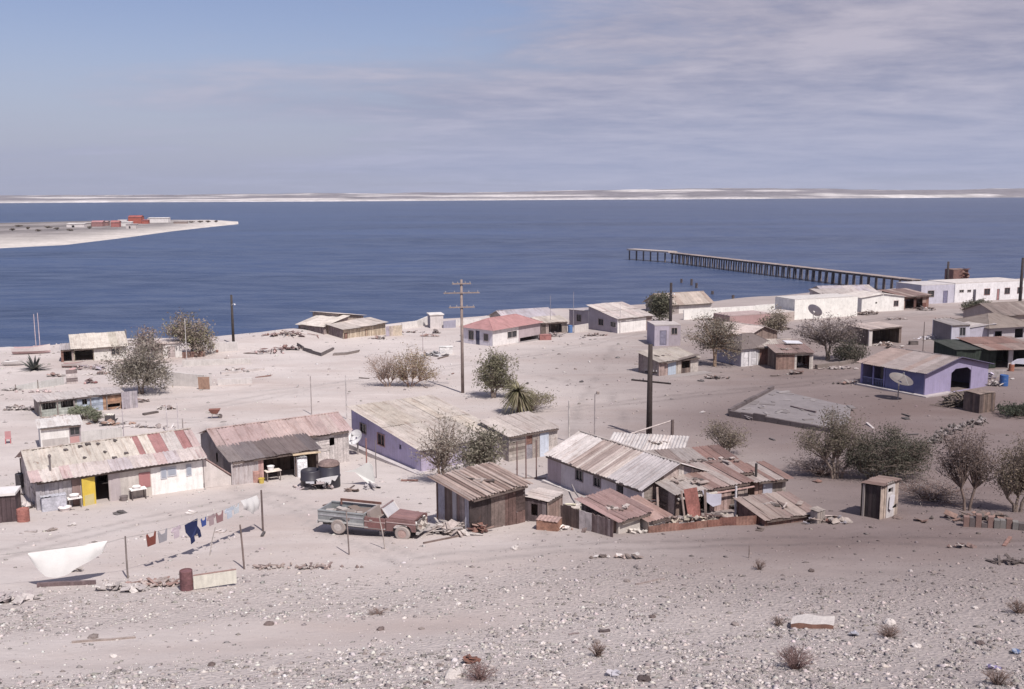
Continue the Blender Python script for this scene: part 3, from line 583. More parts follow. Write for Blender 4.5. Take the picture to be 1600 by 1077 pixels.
def tree(name, label, base, blobs, trunks=((0, 0),), r0=.14, nb=26, nper=16, thin=.45, leaf=.11, spread=.28, cols=((.11, .105, .075), (.15, .14, .105), (.085, .085, .06)), cat='tree', group=None, fork=.3, twig=5, barkcol=(1, 1, 1), flat=.8, up=.0):
    """blobs: ellipsoids (x, y, z, rx, ry, rz) of the crown round the base; limbs grow from the fork to points inside them"""
    t = thing(name, label, cat, base, R.uniform(0, .1), group); tb = MB(); tips = []
    ztop = max(b[2] for b in blobs)
    forks = []
    for dx, dy in trunks:
        zf = ztop*fork*R.uniform(.8, 1.2); p1 = Vector((dx*.5+R.uniform(-.1, .1), dy*.5, zf)); forks.append(p1)
        tb.path([(dx*.15, dy*.15, -.3), (dx*.25+R.uniform(-.05, .05), dy*.25, zf*.5), p1], [r0*1.15, r0*.95, r0*.8], 7, barkcol, False)
    for b in blobs:
        for _ in range(max(2, round(nb*1.15*(b[3]*b[5])/sum(q[3]*q[5] for q in blobs)))):
            d = Vector(rng.normal(size=3)).normalized()*R.uniform(.25, 1.35)**.6
            e = Vector((b[0]+d.x*b[3], b[1]+d.y*b[4], b[2]+d.z*b[5]))
            s = min(forks, key=lambda q: (q-e).length+R.uniform(0, .6)); m1 = s.lerp(e, .4)+Vector((R.uniform(-.2, .2), R.uniform(-.2, .2), R.uniform(-.05, .3)+up)); m2 = s.lerp(e, .72)+Vector((R.uniform(-.2, .2), R.uniform(-.2, .2), R.uniform(0, .2)+up*.5))
            tb.path([s, m1, m2, e], [r0*.5, r0*.3, r0*.17, .012], 5, barkcol, False)
            tips.append(e); tips.append(m2.lerp(e, .5))
            for q in range(twig):
                o = m1.lerp(e, R.uniform(.2, .95)); e2 = o+Vector((R.uniform(-1, 1)*b[3]*.45, R.uniform(-1, 1)*b[4]*.45, R.uniform(-.4, .7)*b[5]*.6)); mm = o.lerp(e2, .5)+Vector((0, 0, R.uniform(-.08, .12)))
                tb.path([o, mm, e2], [r0*.15, r0*.1, .008], 4, barkcol, False); tips.append(e2); tips.append(mm.lerp(e2, .4))
    tb.build('trunk', BARK, t, True)
    if nper:
        V, Fq, col = leaf_cloud([tuple(p) for p in tips], max(1, round(nper*thin)), spread*.8, leaf*.85, cols, flat); bigmesh('crown', V, Fq, LEAF, col, t)
    return t
def shrub(name, label, base, r, h, n=40, col=(.75, .7, .7), leafcols=None, cat='bush', group=None, lean=1, rad_=.012, nper=4, leaf=.05):
    t = thing(name, label, cat, base, 0, group); tb = MB(); tips = []
    for _ in range(n):
        a = R.uniform(0, 6.28); rr = r*R.uniform(.2, 1)*lean; e = Vector((math.cos(a)*rr, math.sin(a)*rr, h*R.uniform(.55, 1)*(1-.35*(rr/r)**2)))
        m = e*.5+Vector((R.uniform(-.1, .1)*r, R.uniform(-.1, .1)*r, h*.08)); c = jit(col, .2)
        tb.path([(e.x*.08, e.y*.08, -.05), m, e], [rad_*1.4, rad_, rad_*.4], 4, c, False)
        for _k in range(3):
            o = m.lerp(e, R.uniform(0, .8)); e2 = o+Vector((R.uniform(-.3, .3)*r, R.uniform(-.3, .3)*r, R.uniform(.02, .3)*h)); tb.path([o, e2], [rad_*.7, rad_*.3], 3, c, False); tips.append(tuple(e2))
        tips.append(tuple(e))
    tb.build('stems', BARK, t)
    if leafcols: V, Fq, c = leaf_cloud(tips, nper, r*.07, leaf, leafcols); bigmesh('foliage', V, Fq, LEAF, c, t)
    return t
def blade_plant(name, label, base, n, ln, w, cols, cat, trunk=0, droop=.5, group=None, up=.9):
    t = thing(name, label, cat, base, 0, group); b = MB()
    if trunk: MB().path([(0, 0, -.2), (.05, 0, trunk*.5), (.0, .03, trunk)], [.2, .17, .14], 8, (.8, .75, .7)).build('trunk', BARK, t)
    for _ in range(n):
        a = R.uniform(0, 6.28); el = math.asin(max(-.95, min(.95, R.uniform(-.75 if trunk else .12, up)))); l = ln*R.uniform(.7, 1.1); d = Vector((math.cos(a)*math.cos(el), math.sin(a)*math.cos(el), math.sin(el))); sd = d.cross(Vector((0, 0, 1))).normalized()
        pts = [Vector((0, 0, trunk)) + d*l*k/4 - Vector((0, 0, droop*l*(k/4)**2*.35)) for k in range(5)]; c = jit(R.choice(cols), .15)
        ws = [w*.5, w*.9, w, w*.6, .01]
        vs = [p+sd*q for p, q in zip(pts, ws)] + [p-sd*q for p, q in zip(pts, ws)]
        b.add(vs, [(k, k+1, k+6, k+5) for k in range(4)], c)
    b.build('leaves', LEAF, t); return t
# ------------------------------------------------------------------ small things
def cloth_grid(name, label, cat, topedge, drop, width, loc, rz, col, tilt=0, wr=.04, nu=26, nv=9, group=None):
    """drop(u) is how far the cloth hangs below its top edge at u in 0..1; topedge(u) the sag of that edge"""
    mb = MB(); a, b = R.random()*6, R.random()*6; vs = []
    for i in range(nu+1):
        u = i/nu
        for j in range(nv+1):
            v = j/nv; d = drop(u)*v; y = tilt*d + wr*(math.sin(u*17+a+v*2)+.6*math.sin(u*37+b+v*3))*(.25+v) - wr*1.5*math.sin(v*3.14)*2; vs.append((width*(u-.5), y, topedge(u)-d))
    n = len(vs); vs += [(x, y+.02, z) for x, y, z in vs]; m = nv+1; fs = []
    for i in range(nu):
        for j in range(nv): k = i*m+j; fs += [(k, k+1, k+m+1, k+m), (n+k, n+k+m, n+k+m+1, n+k+1)]
    mb.add(vs, fs, col); return solo(name, mb, CLOTH, label, cat, loc, rz, group, True)
def ground_z(o): return gz(o[0], o[1])
def solo(name, mb, mat, label, cat, loc, rz=0, group=None, smooth=False):
    return tag(mb.build(name, mat, None, smooth, loc, rz), label, cat, group)
def post(label, px, py, ptop, r=.05, col=(.3, .26, .24), lean=(0, 0), name='post', cat='post', group=None, mat=None):
    p = G(px, py); h = H(p, px, ptop); mb = MB(); r_ = r
    mb.path([(0, 0, -.3), (lean[0]*.5*h+R.uniform(-.01, .01), lean[1]*.5*h, h*.5), (lean[0]*h, lean[1]*h, h)], [r_*1.05, r_, r_*.85], 7, col)
    return solo(name, mb, mat or POLEM, label, cat, p, 0, group)
def pole(label, px, py, ptop, r=.13, arms=(), rz=0., col=(.16, .125, .11), lamp=False, xtra=None, group='timber power poles'):
    p = G(px, py); h = H(p, px, ptop); t = thing('power_pole', label, 'power pole', p, rz, group)
    MB().path([(0, 0, -.4), (0, 0, h*.5), (0, 0, h)], [r*1.15, r, r*.8], 9, col).build('mast', POLEM, t, True)
    for z, ln in arms:
        a = MB().bx(-ln/2, ln/2, -.06-r, .06-r, h*z-.06, h*z+.06, jit(col)); ao = a.build('crossarm', POLEM, t)
        for k in (-.45, -.2, .2, .45): MB().lathe([(.02, 0), (.05, .02), (.035, .08), (.05, .1), (.03, .15)], 7, (ln*k, -r, h*z+.06), (.35, .33, .32)).build('insulator', PLASTIC, ao)
    if lamp: MB().path([(0, -r, h*.8), (.25, -r, h*.83), (.4, -r, h*.82)], .03, 6, (.4, .4, .42)).lathe([(.05, 0), (.11, .06), (.06, .2)], 8, (.42, -r, h*.8), (.75, .75, .78)).build('lamp', METAL, t)
    if xtra: xtra(t, h)
    return t
def barrel(label, px, py, r=.29, h=.88, col=(.2, .09, .075), mat=None, name='barrel', cat='barrel', rz=0, loc=None, group=None):
    mb = MB().lathe([(r*.97, 0), (r, .03), (r, h*.32), (r*1.04, h*.34), (r, h*.36), (r, h*.64), (r*1.04, h*.66), (r, h*.68), (r, h*.97), (r*.97, h), (r*.9, h), (r*.88, h-.04)], 16, col=col)
    return solo(name, mb, mat or RUSTY, label, cat, loc or G(px, py), rz, group)
def dish(label, px, py, r, h, yaw, el=40, col=(.62, .6, .6), P=None, mesh=False):
    p = P or G(px, py); t = thing('satellite_dish', label, 'satellite dish', p, yaw)
    MB().path([(0, 0, -.2), (0, 0, h)], .06, 8, (.3, .27, .27)).build('mast', METAL, t)
    m = Matrix.Rotation(rad(90-el), 3, 'X')   # bowl opens towards -Y tilted up
    c = Vector((0, -.15, h)); prof = [(r*k/7, r*.28*(k/7)**2) for k in range(1, 8)]
    b = MB().lathe(prof, 22, c, col, m, False).lathe([(q, z-.02) for q, z in prof], 22, c, jit(col), m, False); b.build('bowl', METAL, t, True)
    f = c + m @ Vector((0, 0, r*.85)); a = MB()
    for k in range(3): an = k*2.094+.5; a.path([c + m @ Vector((r*.9*math.cos(an), r*.9*math.sin(an), r*.24)), f], .018, 5, (.3, .3, .3))
    a.lathe([(.05, -.12), (.07, 0), (.05, .08)], 8, f, (.25, .25, .25), m); a.build('feed_arm', METAL, t); return t
def plank(label, a, b, th=.08, w=.16, col=(.25, .2, .18), name='plank', cat='plank', z=.02, mat=None, group=None):
    p, q = G(*a), G(*b); d = q-p; L_ = math.hypot(d.x, d.y); mb = MB()
    n = 5; pts = [(L_*k/n, R.uniform(-.03, .03), gz(p.x+d.x*k/n, p.y+d.y*k/n)-p.z+z) for k in range(n+1)]
    for u, v in zip(pts, pts[1:]): mb.hexa([(u[0], u[1]-w/2, u[2]-.05), (v[0], v[1]-w/2, v[2]-.05), (v[0], v[1]+w/2, v[2]-.05), (u[0], u[1]+w/2, u[2]-.05), (u[0], u[1]-w/2, u[2]+th), (v[0], v[1]-w/2, v[2]+th), (v[0], v[1]+w/2, v[2]+th), (u[0], u[1]+w/2, u[2]+th)], jit(col, .05))
    return solo(name, mb, mat or WOOD, label, cat, p, math.atan2(d.y, d.x), group)
def table(label, px, py, w=1, d=.6, h=.7, rz=0, top=(.6, .58, .57), leg=(.2, .17, .16), name='table', cat='table', group=None):
    t = thing(name, label, cat, G(px, py), rz, group); MB().bx(-w/2, w/2, -d/2, d/2, h-.05, h, top).build('tabletop', WOOD, t)
    for sx in (-1, 1):
        for sy in (-1, 1): MB().bx(sx*(w/2-.08)-.03, sx*(w/2-.08)+.03, sy*(d/2-.08)-.03, sy*(d/2-.08)+.03, -.05, h-.052, leg).build('leg', WOOD, t)
    return t
def crate(label, px, py, w, d, h, rz=0, cols='mixed', style='plank', top=None, name='crate', cat='crate', loc=None, group=None):
    t = thing(name, label, cat, loc or G(px, py), rz, group); mb = MB()
    for p, q, nrm in sides(-w/2, -d/2, w, d).values(): fill(mb, style, p, q, -.08, h, h, nrm, P_(cols), .05)
    mb.build('side_boards', WOOD if 'plank' in style else RUSTY, t); MB().sheet((-w/2-.05, -d/2-.05, h+.02), (w/2+.05, -d/2-.05, h+.02), (w/2+.05, d/2+.05, h+.06), (-w/2-.05, d/2+.05, h+.06), .7, P_(top or cols), .2, .015).build('lid', RUSTY if top else WOOD, t); return t
def tub(label, px, py, r=.3, h=.3, col=(.6, .58, .58), name='wash_tub', cat='wash tub', loc=None, mat=None, group=None):
    mb = MB().lathe([(r*.75, 0), (r, h), (r*1.06, h), (r*1.04, h-.03), (r*.93, h-.03), (r*.72, .05)], 16, col=col); return solo(name, mb, mat or PLASTIC, label, cat, loc or G(px, py), 0, group, False)
def heap(label, px, py, w, d, h, n, cols, name='scrap_heap', cat='scrap heap', rz=0, kinds='bps', size=.5, mat=None, loc=None):
    """one heap of broken boards, sheets and lumps leaning on each other"""
    mb = MB(); p = loc or G(px, py)
    for _ in range(n):
        x, y = R.gauss(0, w*.26), R.gauss(0, d*.26); z = h*R.random()*max(0.1, 1-(abs(x)/w*2)**2); c = jit(R.choice(P_(cols)), .2); k = R.choice(kinds); g = gz(p.x+x, p.y+y)-p.z
        if k == 'b': mb.rbx((x, y, g+z*.6+.08), (size*R.uniform(.6, 2.4), .12, .05), (R.uniform(-.4, .4), R.uniform(-.35, .35), R.uniform(0, 6.28)), c)
        elif k == 'p': mb.rbx((x, y, g+z*.6+.06), (size*R.uniform(.6, 1.4), size*R.uniform(.5, 1), .03), (R.uniform(-.5, .5), R.uniform(-.5, .5), R.uniform(0, 6.28)), c)
        else:
            q = size*R.uniform(.15, .4); o = len(mb.v); vs = [Vector(v)*q*R.uniform(.7, 1.2)+Vector((x, y, g+z*.5+q*.3)) for v in oct_]; mb.add(vs, [tuple(f) for f in of], c)
    return solo(name, mb, mat or RUSTY, label, cat, p, 0)
def rock(label, px, py, r, col=(.3, .27, .26), group=None, name='rock', cat='rock', flat=.7):
    p = G(px, py); mb = MB(); n, m_ = 9, 6; vs = []
    for i in range(m_+1):
        ph = math.pi*i/m_
        for k in range(n): th = 6.283*k/n; q = r*R.uniform(.75, 1.15); vs.append((q*math.sin(ph)*math.cos(th)*1.2, q*math.sin(ph)*math.sin(th), q*math.cos(ph)*flat))
    fs = [(i*n+k, (i+1)*n+k, (i+1)*n+(k+1) % n, i*n+(k+1) % n) for i in range(m_) for k in range(n)]; mb.add(vs, fs, col)
    return solo(name, mb, ROCK, label, cat, (p.x, p.y, p.z+r*flat*.35), R.uniform(0, 6), group)
WHITE = (.72, .70, .68); CREAMW = (.62, .58, .52); LILAC = (.40, .35, .46)
# ------------------------------------------------------------------ long tin roofed house, lower left
h = house('tin_roofed_house', 'long low house with cream tin roof patched with red sheets and an open yellow door', (60, 798), (316, 763)); L_ = LEN(h)
f = lambda px: frac(h, px)
def rf(u, v):
    if u < .60 or .65 < u < .70: return (.50, .455, .405)
    if u < .65 or .90 < u < .95: return (.29, .15, .145)
    if u < .80: return (.31, .165, .16)
    return (.48, .44, .42) if u < .9 else (.42, .33, .32)
block(h, 0, 0, L_, 6.2, 2.15, 'gx', 1.1, wall=('patch', 'mixed'), walls={
  'F': [(0, f(112), 'plank', [(.42, .39, .41), (.46, .43, .44), (.38, .36, .39)]), (f(112), f(124), 'plain', (.24, .17, .16)), (f(124), f(168), 'plain', (.38, .34, .33)), (f(168), f(184), 'plain', (.42, .37, .38)), (f(184), f(212), 'plain', (.50, .46, .43)), (f(212), f(232), 'plain', (.52, .47, .43)), (f(232), 1, 'plain', (.76, .74, .72))],
  'L': ('patch', [(.42, .37, .36), (.35, .31, .31), (.48, .43, .41)]), 'R': ('plain', (.6, .57, .56))},
  holes={'F': [(f(146), f(166), 0, 1.9, 'open')]}, oh=.32, rooffn=rf, sw=L_/20, courses=1)
# lower strip of newer, paler sheets lapped over the eave
sl = MB(); k_ = 1.1/3.1
sl.sheet((-.36, -.5, 2.15-.5*k_+.11), (L_+.3, -.5, 2.15-.5*k_+.11), (L_+.3, .85, 2.15+.85*k_+.11), (-.36, .85, 2.15+.85*k_+.11), .8, [(.50, .44, .42), (.47, .42, .43), (.44, .34, .33), (.52, .47, .44), (.40, .36, .35)], .24, .028)
sl.build('eave_sheets', TIN, h)
MB().path([(.9, .6, 2.2), (.9, .6, 3.3), ], .06, 8, (.16, .14, .14)).lathe([(.09, 0), (.1, .12), (.02, .2)], 8, (.9, .6, 3.28), (.14, .12, .12)).build('stovepipe', METAL, h)
d = MB(); d.hexa([(L_*f(145), -.14, 0), (L_*f(124), -.40, 0), (L_*f(124), -.36, 0), (L_*f(145), -.10, 0), (L_*f(145), -.14, 1.9), (L_*f(124), -.40, 1.88), (L_*f(124), -.36, 1.88), (L_*f(145), -.10, 1.9)], (.60, .44, .07))
d.v = [(x, y, z+.02) for x, y, z in d.v]; d.hexa([(L_*f(142), -.19, .12), (L_*f(127), -.38, .12), (L_*f(127), -.35, .12), (L_*f(142), -.16, .12), (L_*f(142), -.19, .85), (L_*f(127), -.38, .85), (L_*f(127), -.35, .85), (L_*f(142), -.16, .85)], (.50, .43, .22)); d.build('door', METAL, h)
for a_, b2, z0, z1 in ((248, 258, 1.05, 1.8), (259, 274, 1.15, 1.75), (290, 299, 1.0, 1.75)):
    wm_ = MB().bx(L_*f(a_), L_*f(b2), -.12, -.075, z0, z1, (.50, .51, .56)).build('shutter', PLASTER, h); MB().bx(L_*f(a_)+.05, L_*f(b2)-.05, -.145, -.122, z0+.1, z1-.1, (.40, .43, .50)).build('panel', CLOTH, wm_)
MB().bx(L_*f(213), L_*f(231), -.11, -.075, .7, 1.65, (.34, .16, .16)).build('patch_panel', METAL, h)
b = MB().hexa([(L_+.15, -.05, 0), (L_+1.9, -.05, -.1), (L_+1.9, .07, -.1), (L_+.15, .07, 0), (L_+.15, -.05, 1.95), (L_+1.9, -.05, .45), (L_+1.9, .07, .45), (L_+.15, .07, 1.95)], (.56, .51, .49)); b.build('side_wing', PLASTER, h)
b = MB().path([(L_+.15, .01, 2.01), (L_+1.98, .01, .51)], .07, 4, (.26, .18, .17)); b.build('side_wing_coping', WOOD, h)
for u, v in ((.22, .8), (.31, .86), (.36, .9), (.42, .86), (.44, .55), (.31, .45), (.53, .9), (.56, .4), (.48, .3)):
    y = 3.1*v; z = 2.2+1.1*v+.05; qh = Vector(h.location) + Euler((0, 0, h.rotation_euler.z)).to_matrix() @ Vector((L_*u, y, z)); solo('roof_stone', MB().rbx((0, 0, .02), (R.uniform(.14, .32), .18, .09), (.32, .1, R.uniform(0, 1)), (.10, .085, .085)), ROCK, 'dark stone weighing down the cream sheets of the long tin roof', 'stone', qh, h.rotation_euler.z, 'stones on the cream tin roof')
def on(h, x, y, z=0): p = Vector(h.location); a = h.rotation_euler.z; X, Y = p.x+x*math.cos(a)-y*math.sin(a), p.y+x*math.sin(a)+y*math.cos(a); return Vector((X, Y, gz(X, Y)+z))
YA = h.rotation_euler.z
crate('pale blue-grey cabinet leaning at the left end of the tin roofed house front', 78, 800, 1.3, .45, .85, YA, [(.42, .42, .47), (.46, .46, .5)], 'plain', loc=on(h, .8, -.45), name='cabinet', cat='cabinet')
table('small wash table with white basin left of the yellow door', 107, 797, .8, .5, .62, YA, (.72, .69, .67)).location = on(h, 1.95, -.45)
tub('white basin standing on the wash table beside the yellow door', 0, 0, .27, .18, (.75, .73, .72), loc=on(h, 1.95, -.45, .625))
tub('low white tub on the ground left of the wash table', 0, 0, .36, .22, (.72, .66, .65), loc=on(h, 1.3, -1.0))
table('kitchen stand with white top against the red wall panel', 208, 780, .95, .6, .68, YA, (.75, .72, .71), (.10, .08, .08)).location = on(h, L_*f(208), -.5)
tub('white basin on the kitchen stand by the red wall panel', 0, 0, .24, .16, (.78, .76, .75), loc=on(h, L_*f(206), -.5, .685))
tub('squat dark pot with pale rim right of the open doorway', 0, 0, .25, .3, (.2, .17, .17), loc=on(h, L_*f(186), -.4), name='cooking_pot', cat='pot')
barrel('black barrel raised on stones beside the left gable of the tin roofed house', 33, 765, .27, .85, (.05, .045, .05), PLASTIC, loc=G(33, 772)+Vector((0, 0, .5)))
heap('pale stone pile under the black barrel', 35, 772, .9, .8, .6, 22, [(.4, .37, .36), (.3, .27, .27)], 'stone_pile', 'stone pile', kinds='s', size=.8, mat=ROCK)
h2 = house('privy', 'dark brown privy with white flat roof at the left picture edge', (2, 817), (26, 815), 'outhouse')
block(h2, -.6, 0, 1.35, 1.3, 1.55, 'flat', 0, wall=('plank', [(.10, .07, .075), (.12, .085, .085), (.085, .06, .065)]), roofcols=[(.66, .63, .62)], roofmat=METAL, oh=.1)
barrel('rusty red drum standing beside the dark privy', 37, 815, .33, .75, (.30, .13, .11))
heap('low heap of pale stones by the left gable wall', 46, 792, 1.2, .9, .35, 30, [(.45, .41, .40), (.36, .33, .32)], 'stone_pile', 'stone pile', kinds='s', size=.6, mat=ROCK)
# ------------------------------------------------------------------ pink roofed house with dark lean-to
h = house('pink_roofed_house', 'house with faded pink tin roof, dark lean-to porch and mottled back wall', (364, 758), (497, 741)); L_ = LEN(h)
block(h, 0, 0, L_, 2.5, 1.8, 'mf', .42, wall=('tin', [(.37, .335, .345), (.34, .31, .32)]), holes={'F': [(.36, .72, 0, 1.6, 'open'), (.75, .97, 0, 1.6, 'open')]}, walls={'F': [(0, .30, 'tin', [(.40, .365, .37), (.37, .335, .345)]), (.30, .36, 'plank', [(.45, .29, .27), (.4, .26, .25)]), (.36, 1, 'plank', 'darkboard')], 'R': ('plank', 'darkboard')}, roofcols='greydark', sw=.8, per=.2, amp=.02, skip='K')
block(h, .1, 2.6, L_+3.3, 4.6, 2.2, 'gx', .75, wall=('plain', (.5, .46, .45)), walls={'L': ('tin', [(.36, .33, .34), (.33, .30, .315)]), 'F': [(0, .6, 'plank', 'darkboard'), (.6, 1, 'patch', [(.52, .48, .47), (.40, .38, .40), (.46, .42, .41), (.56, .53, .52)])]}, holes={'F': [(.84, .88, 1.2, 1.75, 'open')], 'L': [(.75, .84, .9, 1.6, 'open')]}, roofcols='pink', sw=.9, courses=1, oh=.3)
crate('tall white refrigerator standing in the lean-to porch', 463, 745, .65, .62, 1.3, h.rotation_euler.z, [(.68, .68, .70)], 'plain', loc=on(h, L_*.80, .1), name='refrigerator', cat='refrigerator')
table('work table with white basin in the mouth of the dark porch', 420, 752, 1.05, .6, .72, h.rotation_euler.z, (.7, .62, .55)).location = on(h, L_*.45, -.15)
tub('white enamel basin on the porch work table', 0, 0, .24, .3, (.75, .74, .74), loc=on(h, L_*.43, -.15, .725))
tub('yellow bucket on the ground by the pink porch jamb', 0, 0, .2, .34, (.55, .42, .10), loc=on(h, L_*.30, -.45), name='bucket', cat='bucket')
barrel('rusty pink drum by the porch jamb of the dark lean-to', 400, 752, .27, .8, (.40, .24, .21), loc=on(h, L_*.31, -.2)+Vector((-.35, .1, 0)))
plank('pale pole lying along the dark porch roof edge', (458, 712), (497, 708), .06, .1, (.6, .48, .34)).location = on(h, L_*.68, -.35, 1.62)
# water tanks with washing
T1 = G(486, 762); T2 = G(515, 760)
def tank(label, p, r, hh, col):
    mb = MB().lathe([(r*.96, 0), (r, .05), (r*.98, hh*.45), (r*1.03, hh*.47), (r*1.03, hh*.52), (r*.98, hh*.54), (r*.97, hh*.95), (r*.9, hh), (r*.86, hh), (r*.84, hh-.2)], 22, col=col)
    return solo('water_tank', mb, PLASTIC, label, 'water tank', p, 0, 'black water tanks by the porch', True)
tank('shorter black water tank beside the lean-to porch', T1, .66, 1.2, (.035, .032, .042)); tank('taller black water tank with a rusty lid and white washing over its side', T2, .72, 1.45, (.035, .034, .046))
MB_ = MB().lathe([(.70, 0), (.72, .05), (.6, .22), (.35, .32), (.03, .35)], 18, col=(.18, .13, .12)); solo('tank_cover', MB_, RUSTY, 'rusty domed cover lying on the taller black tank', 'cover', T2+Vector((0, 0, 1.45)), .3)
heap('dark irregular clutter of tyres, bags and boxes packed round the black tanks', 500, 764, 1.9, .6, 1.0, 34, [(.045, .04, .045), (.08, .065, .065), (.14, .1, .095), (.35, .3, .3)], 'dark_clutter', 'clutter', kinds='ps', size=.55)
heap('rusty pans and cloths piled on the domed cover of the taller tank', 515, 715, .8, .7, .3, 14, [(.2, .14, .13), (.3, .24, .22), (.06, .05, .05)], 'pan_heap', 'pans', size=.4, loc=T2+Vector((0, 0, 1.72)))
def cloth(name, label, cat, outline, loc, rz=0, col=(.7, .7, .7), th=.03, group=None, wav=.05, mat=None, sub=True, tilt=0):
    mb = MB(); n = len(outline); mb.poly(outline, th, col)
    zs = [p[1] for p in outline]; top = max(zs)
    mb.v = [(x, y+wav*math.sin(x*7+z*3)*(top-z)*1.2 + tilt*(top-z), z) for x, y, z in mb.v]
    return solo(name, mb, mat or CLOTH, label, cat, loc, rz, group)
def ragged(w, dtop, depth, n, r=.25, saw=False):
    top = [(w*(k/n-.5), dtop*4*(k/n)*(1-k/n)*-1) for k in range(n+1)]
    bot = [(w*(k/n-.5), -depth*(.6+R.uniform(-r, r)) if not saw else -depth*(1 if k % 2 else .45)) for k in range(n+1)]
    return [(x, z) for x, z in bot] + [(x, z) for x, z in reversed(top)]
cloth('towel', 'ragged white washing hung over the side of the taller black tank', 'washing', [(-.7, -.1), (-.55, -.28), (-.4, -.2), (-.28, -.62), (-.12, -.66), (-.06, -.3), (.1, -.5), (.22, -.46), (.3, -.18), (.5, -.3), (.62, -.12), (.72, .06), (.2, .02), (-.3, -.03)], T2+Vector((0, -.80, .85)), .22, (.72, .71, .72), wav=.02)
cloth('towel', 'small white cloth hung on the shorter black tank', 'washing', ragged(.55, .0, .22, 5), T1+Vector((.1, -.74, .62)), .1, (.6, .6, .64), wav=.02)
heap('bundle of rags and pans on top of the shorter black tank', 480, 730, .7, .6, .5, 14, [(.5, .42, .40), (.3, .26, .26), (.6, .52, .5)], 'rag_bundle', 'bundle', size=.35, loc=T1+Vector((-.35, 0, 1.2)))
# washing between the tanks and the thin post
q = G(572, 760)
cloth('sheet', 'white sheet slung from the rusty line post right of the tanks', 'washing', [(-1.15, -.6), (-.5, -.66), (.3, -1.4), (.8, -1.45), (.66, -.25), (.42, 0), (.12, -.14), (-.5, -.5)], q+Vector((-.25, .3, 1.55)), .1, (.72, .72, .70))
heap('grey wheelbarrow-sized heap of metal junk below the white slung sheet', 578, 763, 1.1, .7, .5, 16, 'grey', 'junk_pile', 'junk pile', size=.5)
post('rusty line post behind the white slung sheet', 573, 732, 685, .05, (.28, .15, .13)); post('thin dark post right of the white slung sheet', 588, 747, 688, .03, (.2, .17, .17))
heap('dark strip of scrap lying on the sand right of the tanks', 556, 768, 1.3, .3, .12, 8, 'darkboard', 'scrap_strip', 'scrap', size=.45)
plank('dark board on the sand between tanks and pickup', (505, 791), (528, 785), .05, .14, (.15, .11, .1))
# ------------------------------------------------------------------ lilac house with wide beige roof
h = house('lilac_house', 'lilac walled house with very wide beige tin roof behind the grey-green tree', (659, 738), (788, 716)); L_ = LEN(h); D_[h.name]['L'] = L_
block(h, 0, 0, L_, 10.3, 1.75, 'mf', 1.15, wall=('plain', LILAC), walls={'L': ('plain', (.47, .42, .58))}, holes={'F': [(.2, .3, .8, 1.5, 'win'), (.55, .66, 0, 1.6, 'door', (.3, .27, .3))], 'L': [(.40, .50, .95, 1.75, 'win', (.42, .27, .25)), (.13, .22, 1.35, 2.0, 'win'), (.71, .745, 1.2, 1.55, 'open')]}, roofcols=[(.46, .41, .37), (.48, .43, .385), (.44, .39, .355), (.47, .415, .36)], sw=.9, courses=2, oh=.35)
MB().bx(-.6, L_, -.45, -.08, -.4, .22, (.5, .46, .46)).bx(-.6, -.08, -.08, 10.4, -.4, .22, (.5, .46, .46)).build('kerb', CONC, h)
W_ = block(h, L_-.4, -1.2, 4.4, 3.6, 1.95, 'mf', .45, wall=('plank', 'board'), walls={'F': [(0, .35, 'hplank', 'board'), (.35, .62, 'patch', 'mixed'), (.62, .80, 'plain', (.50, .54, .62)), (.80, 1, 'patch', 'mixed')]}, roofcols=[(.45, .40, .37), (.42, .37, .345)], sw=.9)
dish('pale round dish on the left wall of the lilac house', 569, 690, .62, 1.3, rad(-35), 35, (.66, .65, .67), P=on(h, -.9, 7.8))
for px, b_, t_, g in ((808, 748, 690, 'left'), (822, 748, 684, 'middle'), (838, 749, 688, 'right')): post(f'{g} one of the three rusty yard posts before the lean-to', px, b_, t_, .045, (.2, .13, .12), group='rusty yard posts')
plank('thin rail on the ground between the rusty yard posts', (808, 748), (853, 748), .05, .07, (.25, .2, .18))
# ------------------------------------------------------------------ corrugated shack by the pickup
h = house('shack', 'square shack of rusty sheets with striped brown corrugated roof beside the pickup', (735, 833), (819, 816), 'shack'); L_ = LEN(h)
block(h, 0, 0, L_, 2.8, 2.2, 'mf', .42, wall=('patch', 'rust'), walls={'F': [(0, .38, 'patch', [(.05, .038, .038), (.07, .05, .048)]), (.38, 1, 'patch', [(.10, .062, .056), (.13, .082, .074), (.08, .055, .052), (.17, .13, .118)])], 'L': [(0, .22, 'tin', [(.38, .37, .42)]), (.22, .5, 'plank', 'darkboard'), (.5, .62, 'plain', (.42, .4, .42)), (.62, .86, 'plank', [(.22, .16, .15), (.3, .25, .24)]), (.86, 1, 'tin', [(.33, .33, .38)])]}, roofcols='brown', sw=.21, per=.42, amp=.05, oh=.35, rj=.1)
st = h
block(h, .1, 3.0, 1.7, 1.6, 2.2, 'mr', -.35, wall=('plain', (.42, .41, .45)), roofcols='grey', zb=1.6, noroof=True, skip='FK') if False else None
heap('rusty engine parts and iron rods dumped at the shack corner', 748, 832, 1.0, .8, .8, 24, 'rust', 'scrap_heap', 'scrap heap', size=.5)
heap('tangle of pale branches and wire between pickup and shack', 700, 832, 2.4, 1.2, .7, 34, [(.42, .38, .36), (.34, .29, .27)], 'branch_pile', 'branch pile', kinds='bbp', size=.75)
plank('long dark pole lying before the shack', (662, 850), (738, 834), .06, .08, (.16, .12, .11))
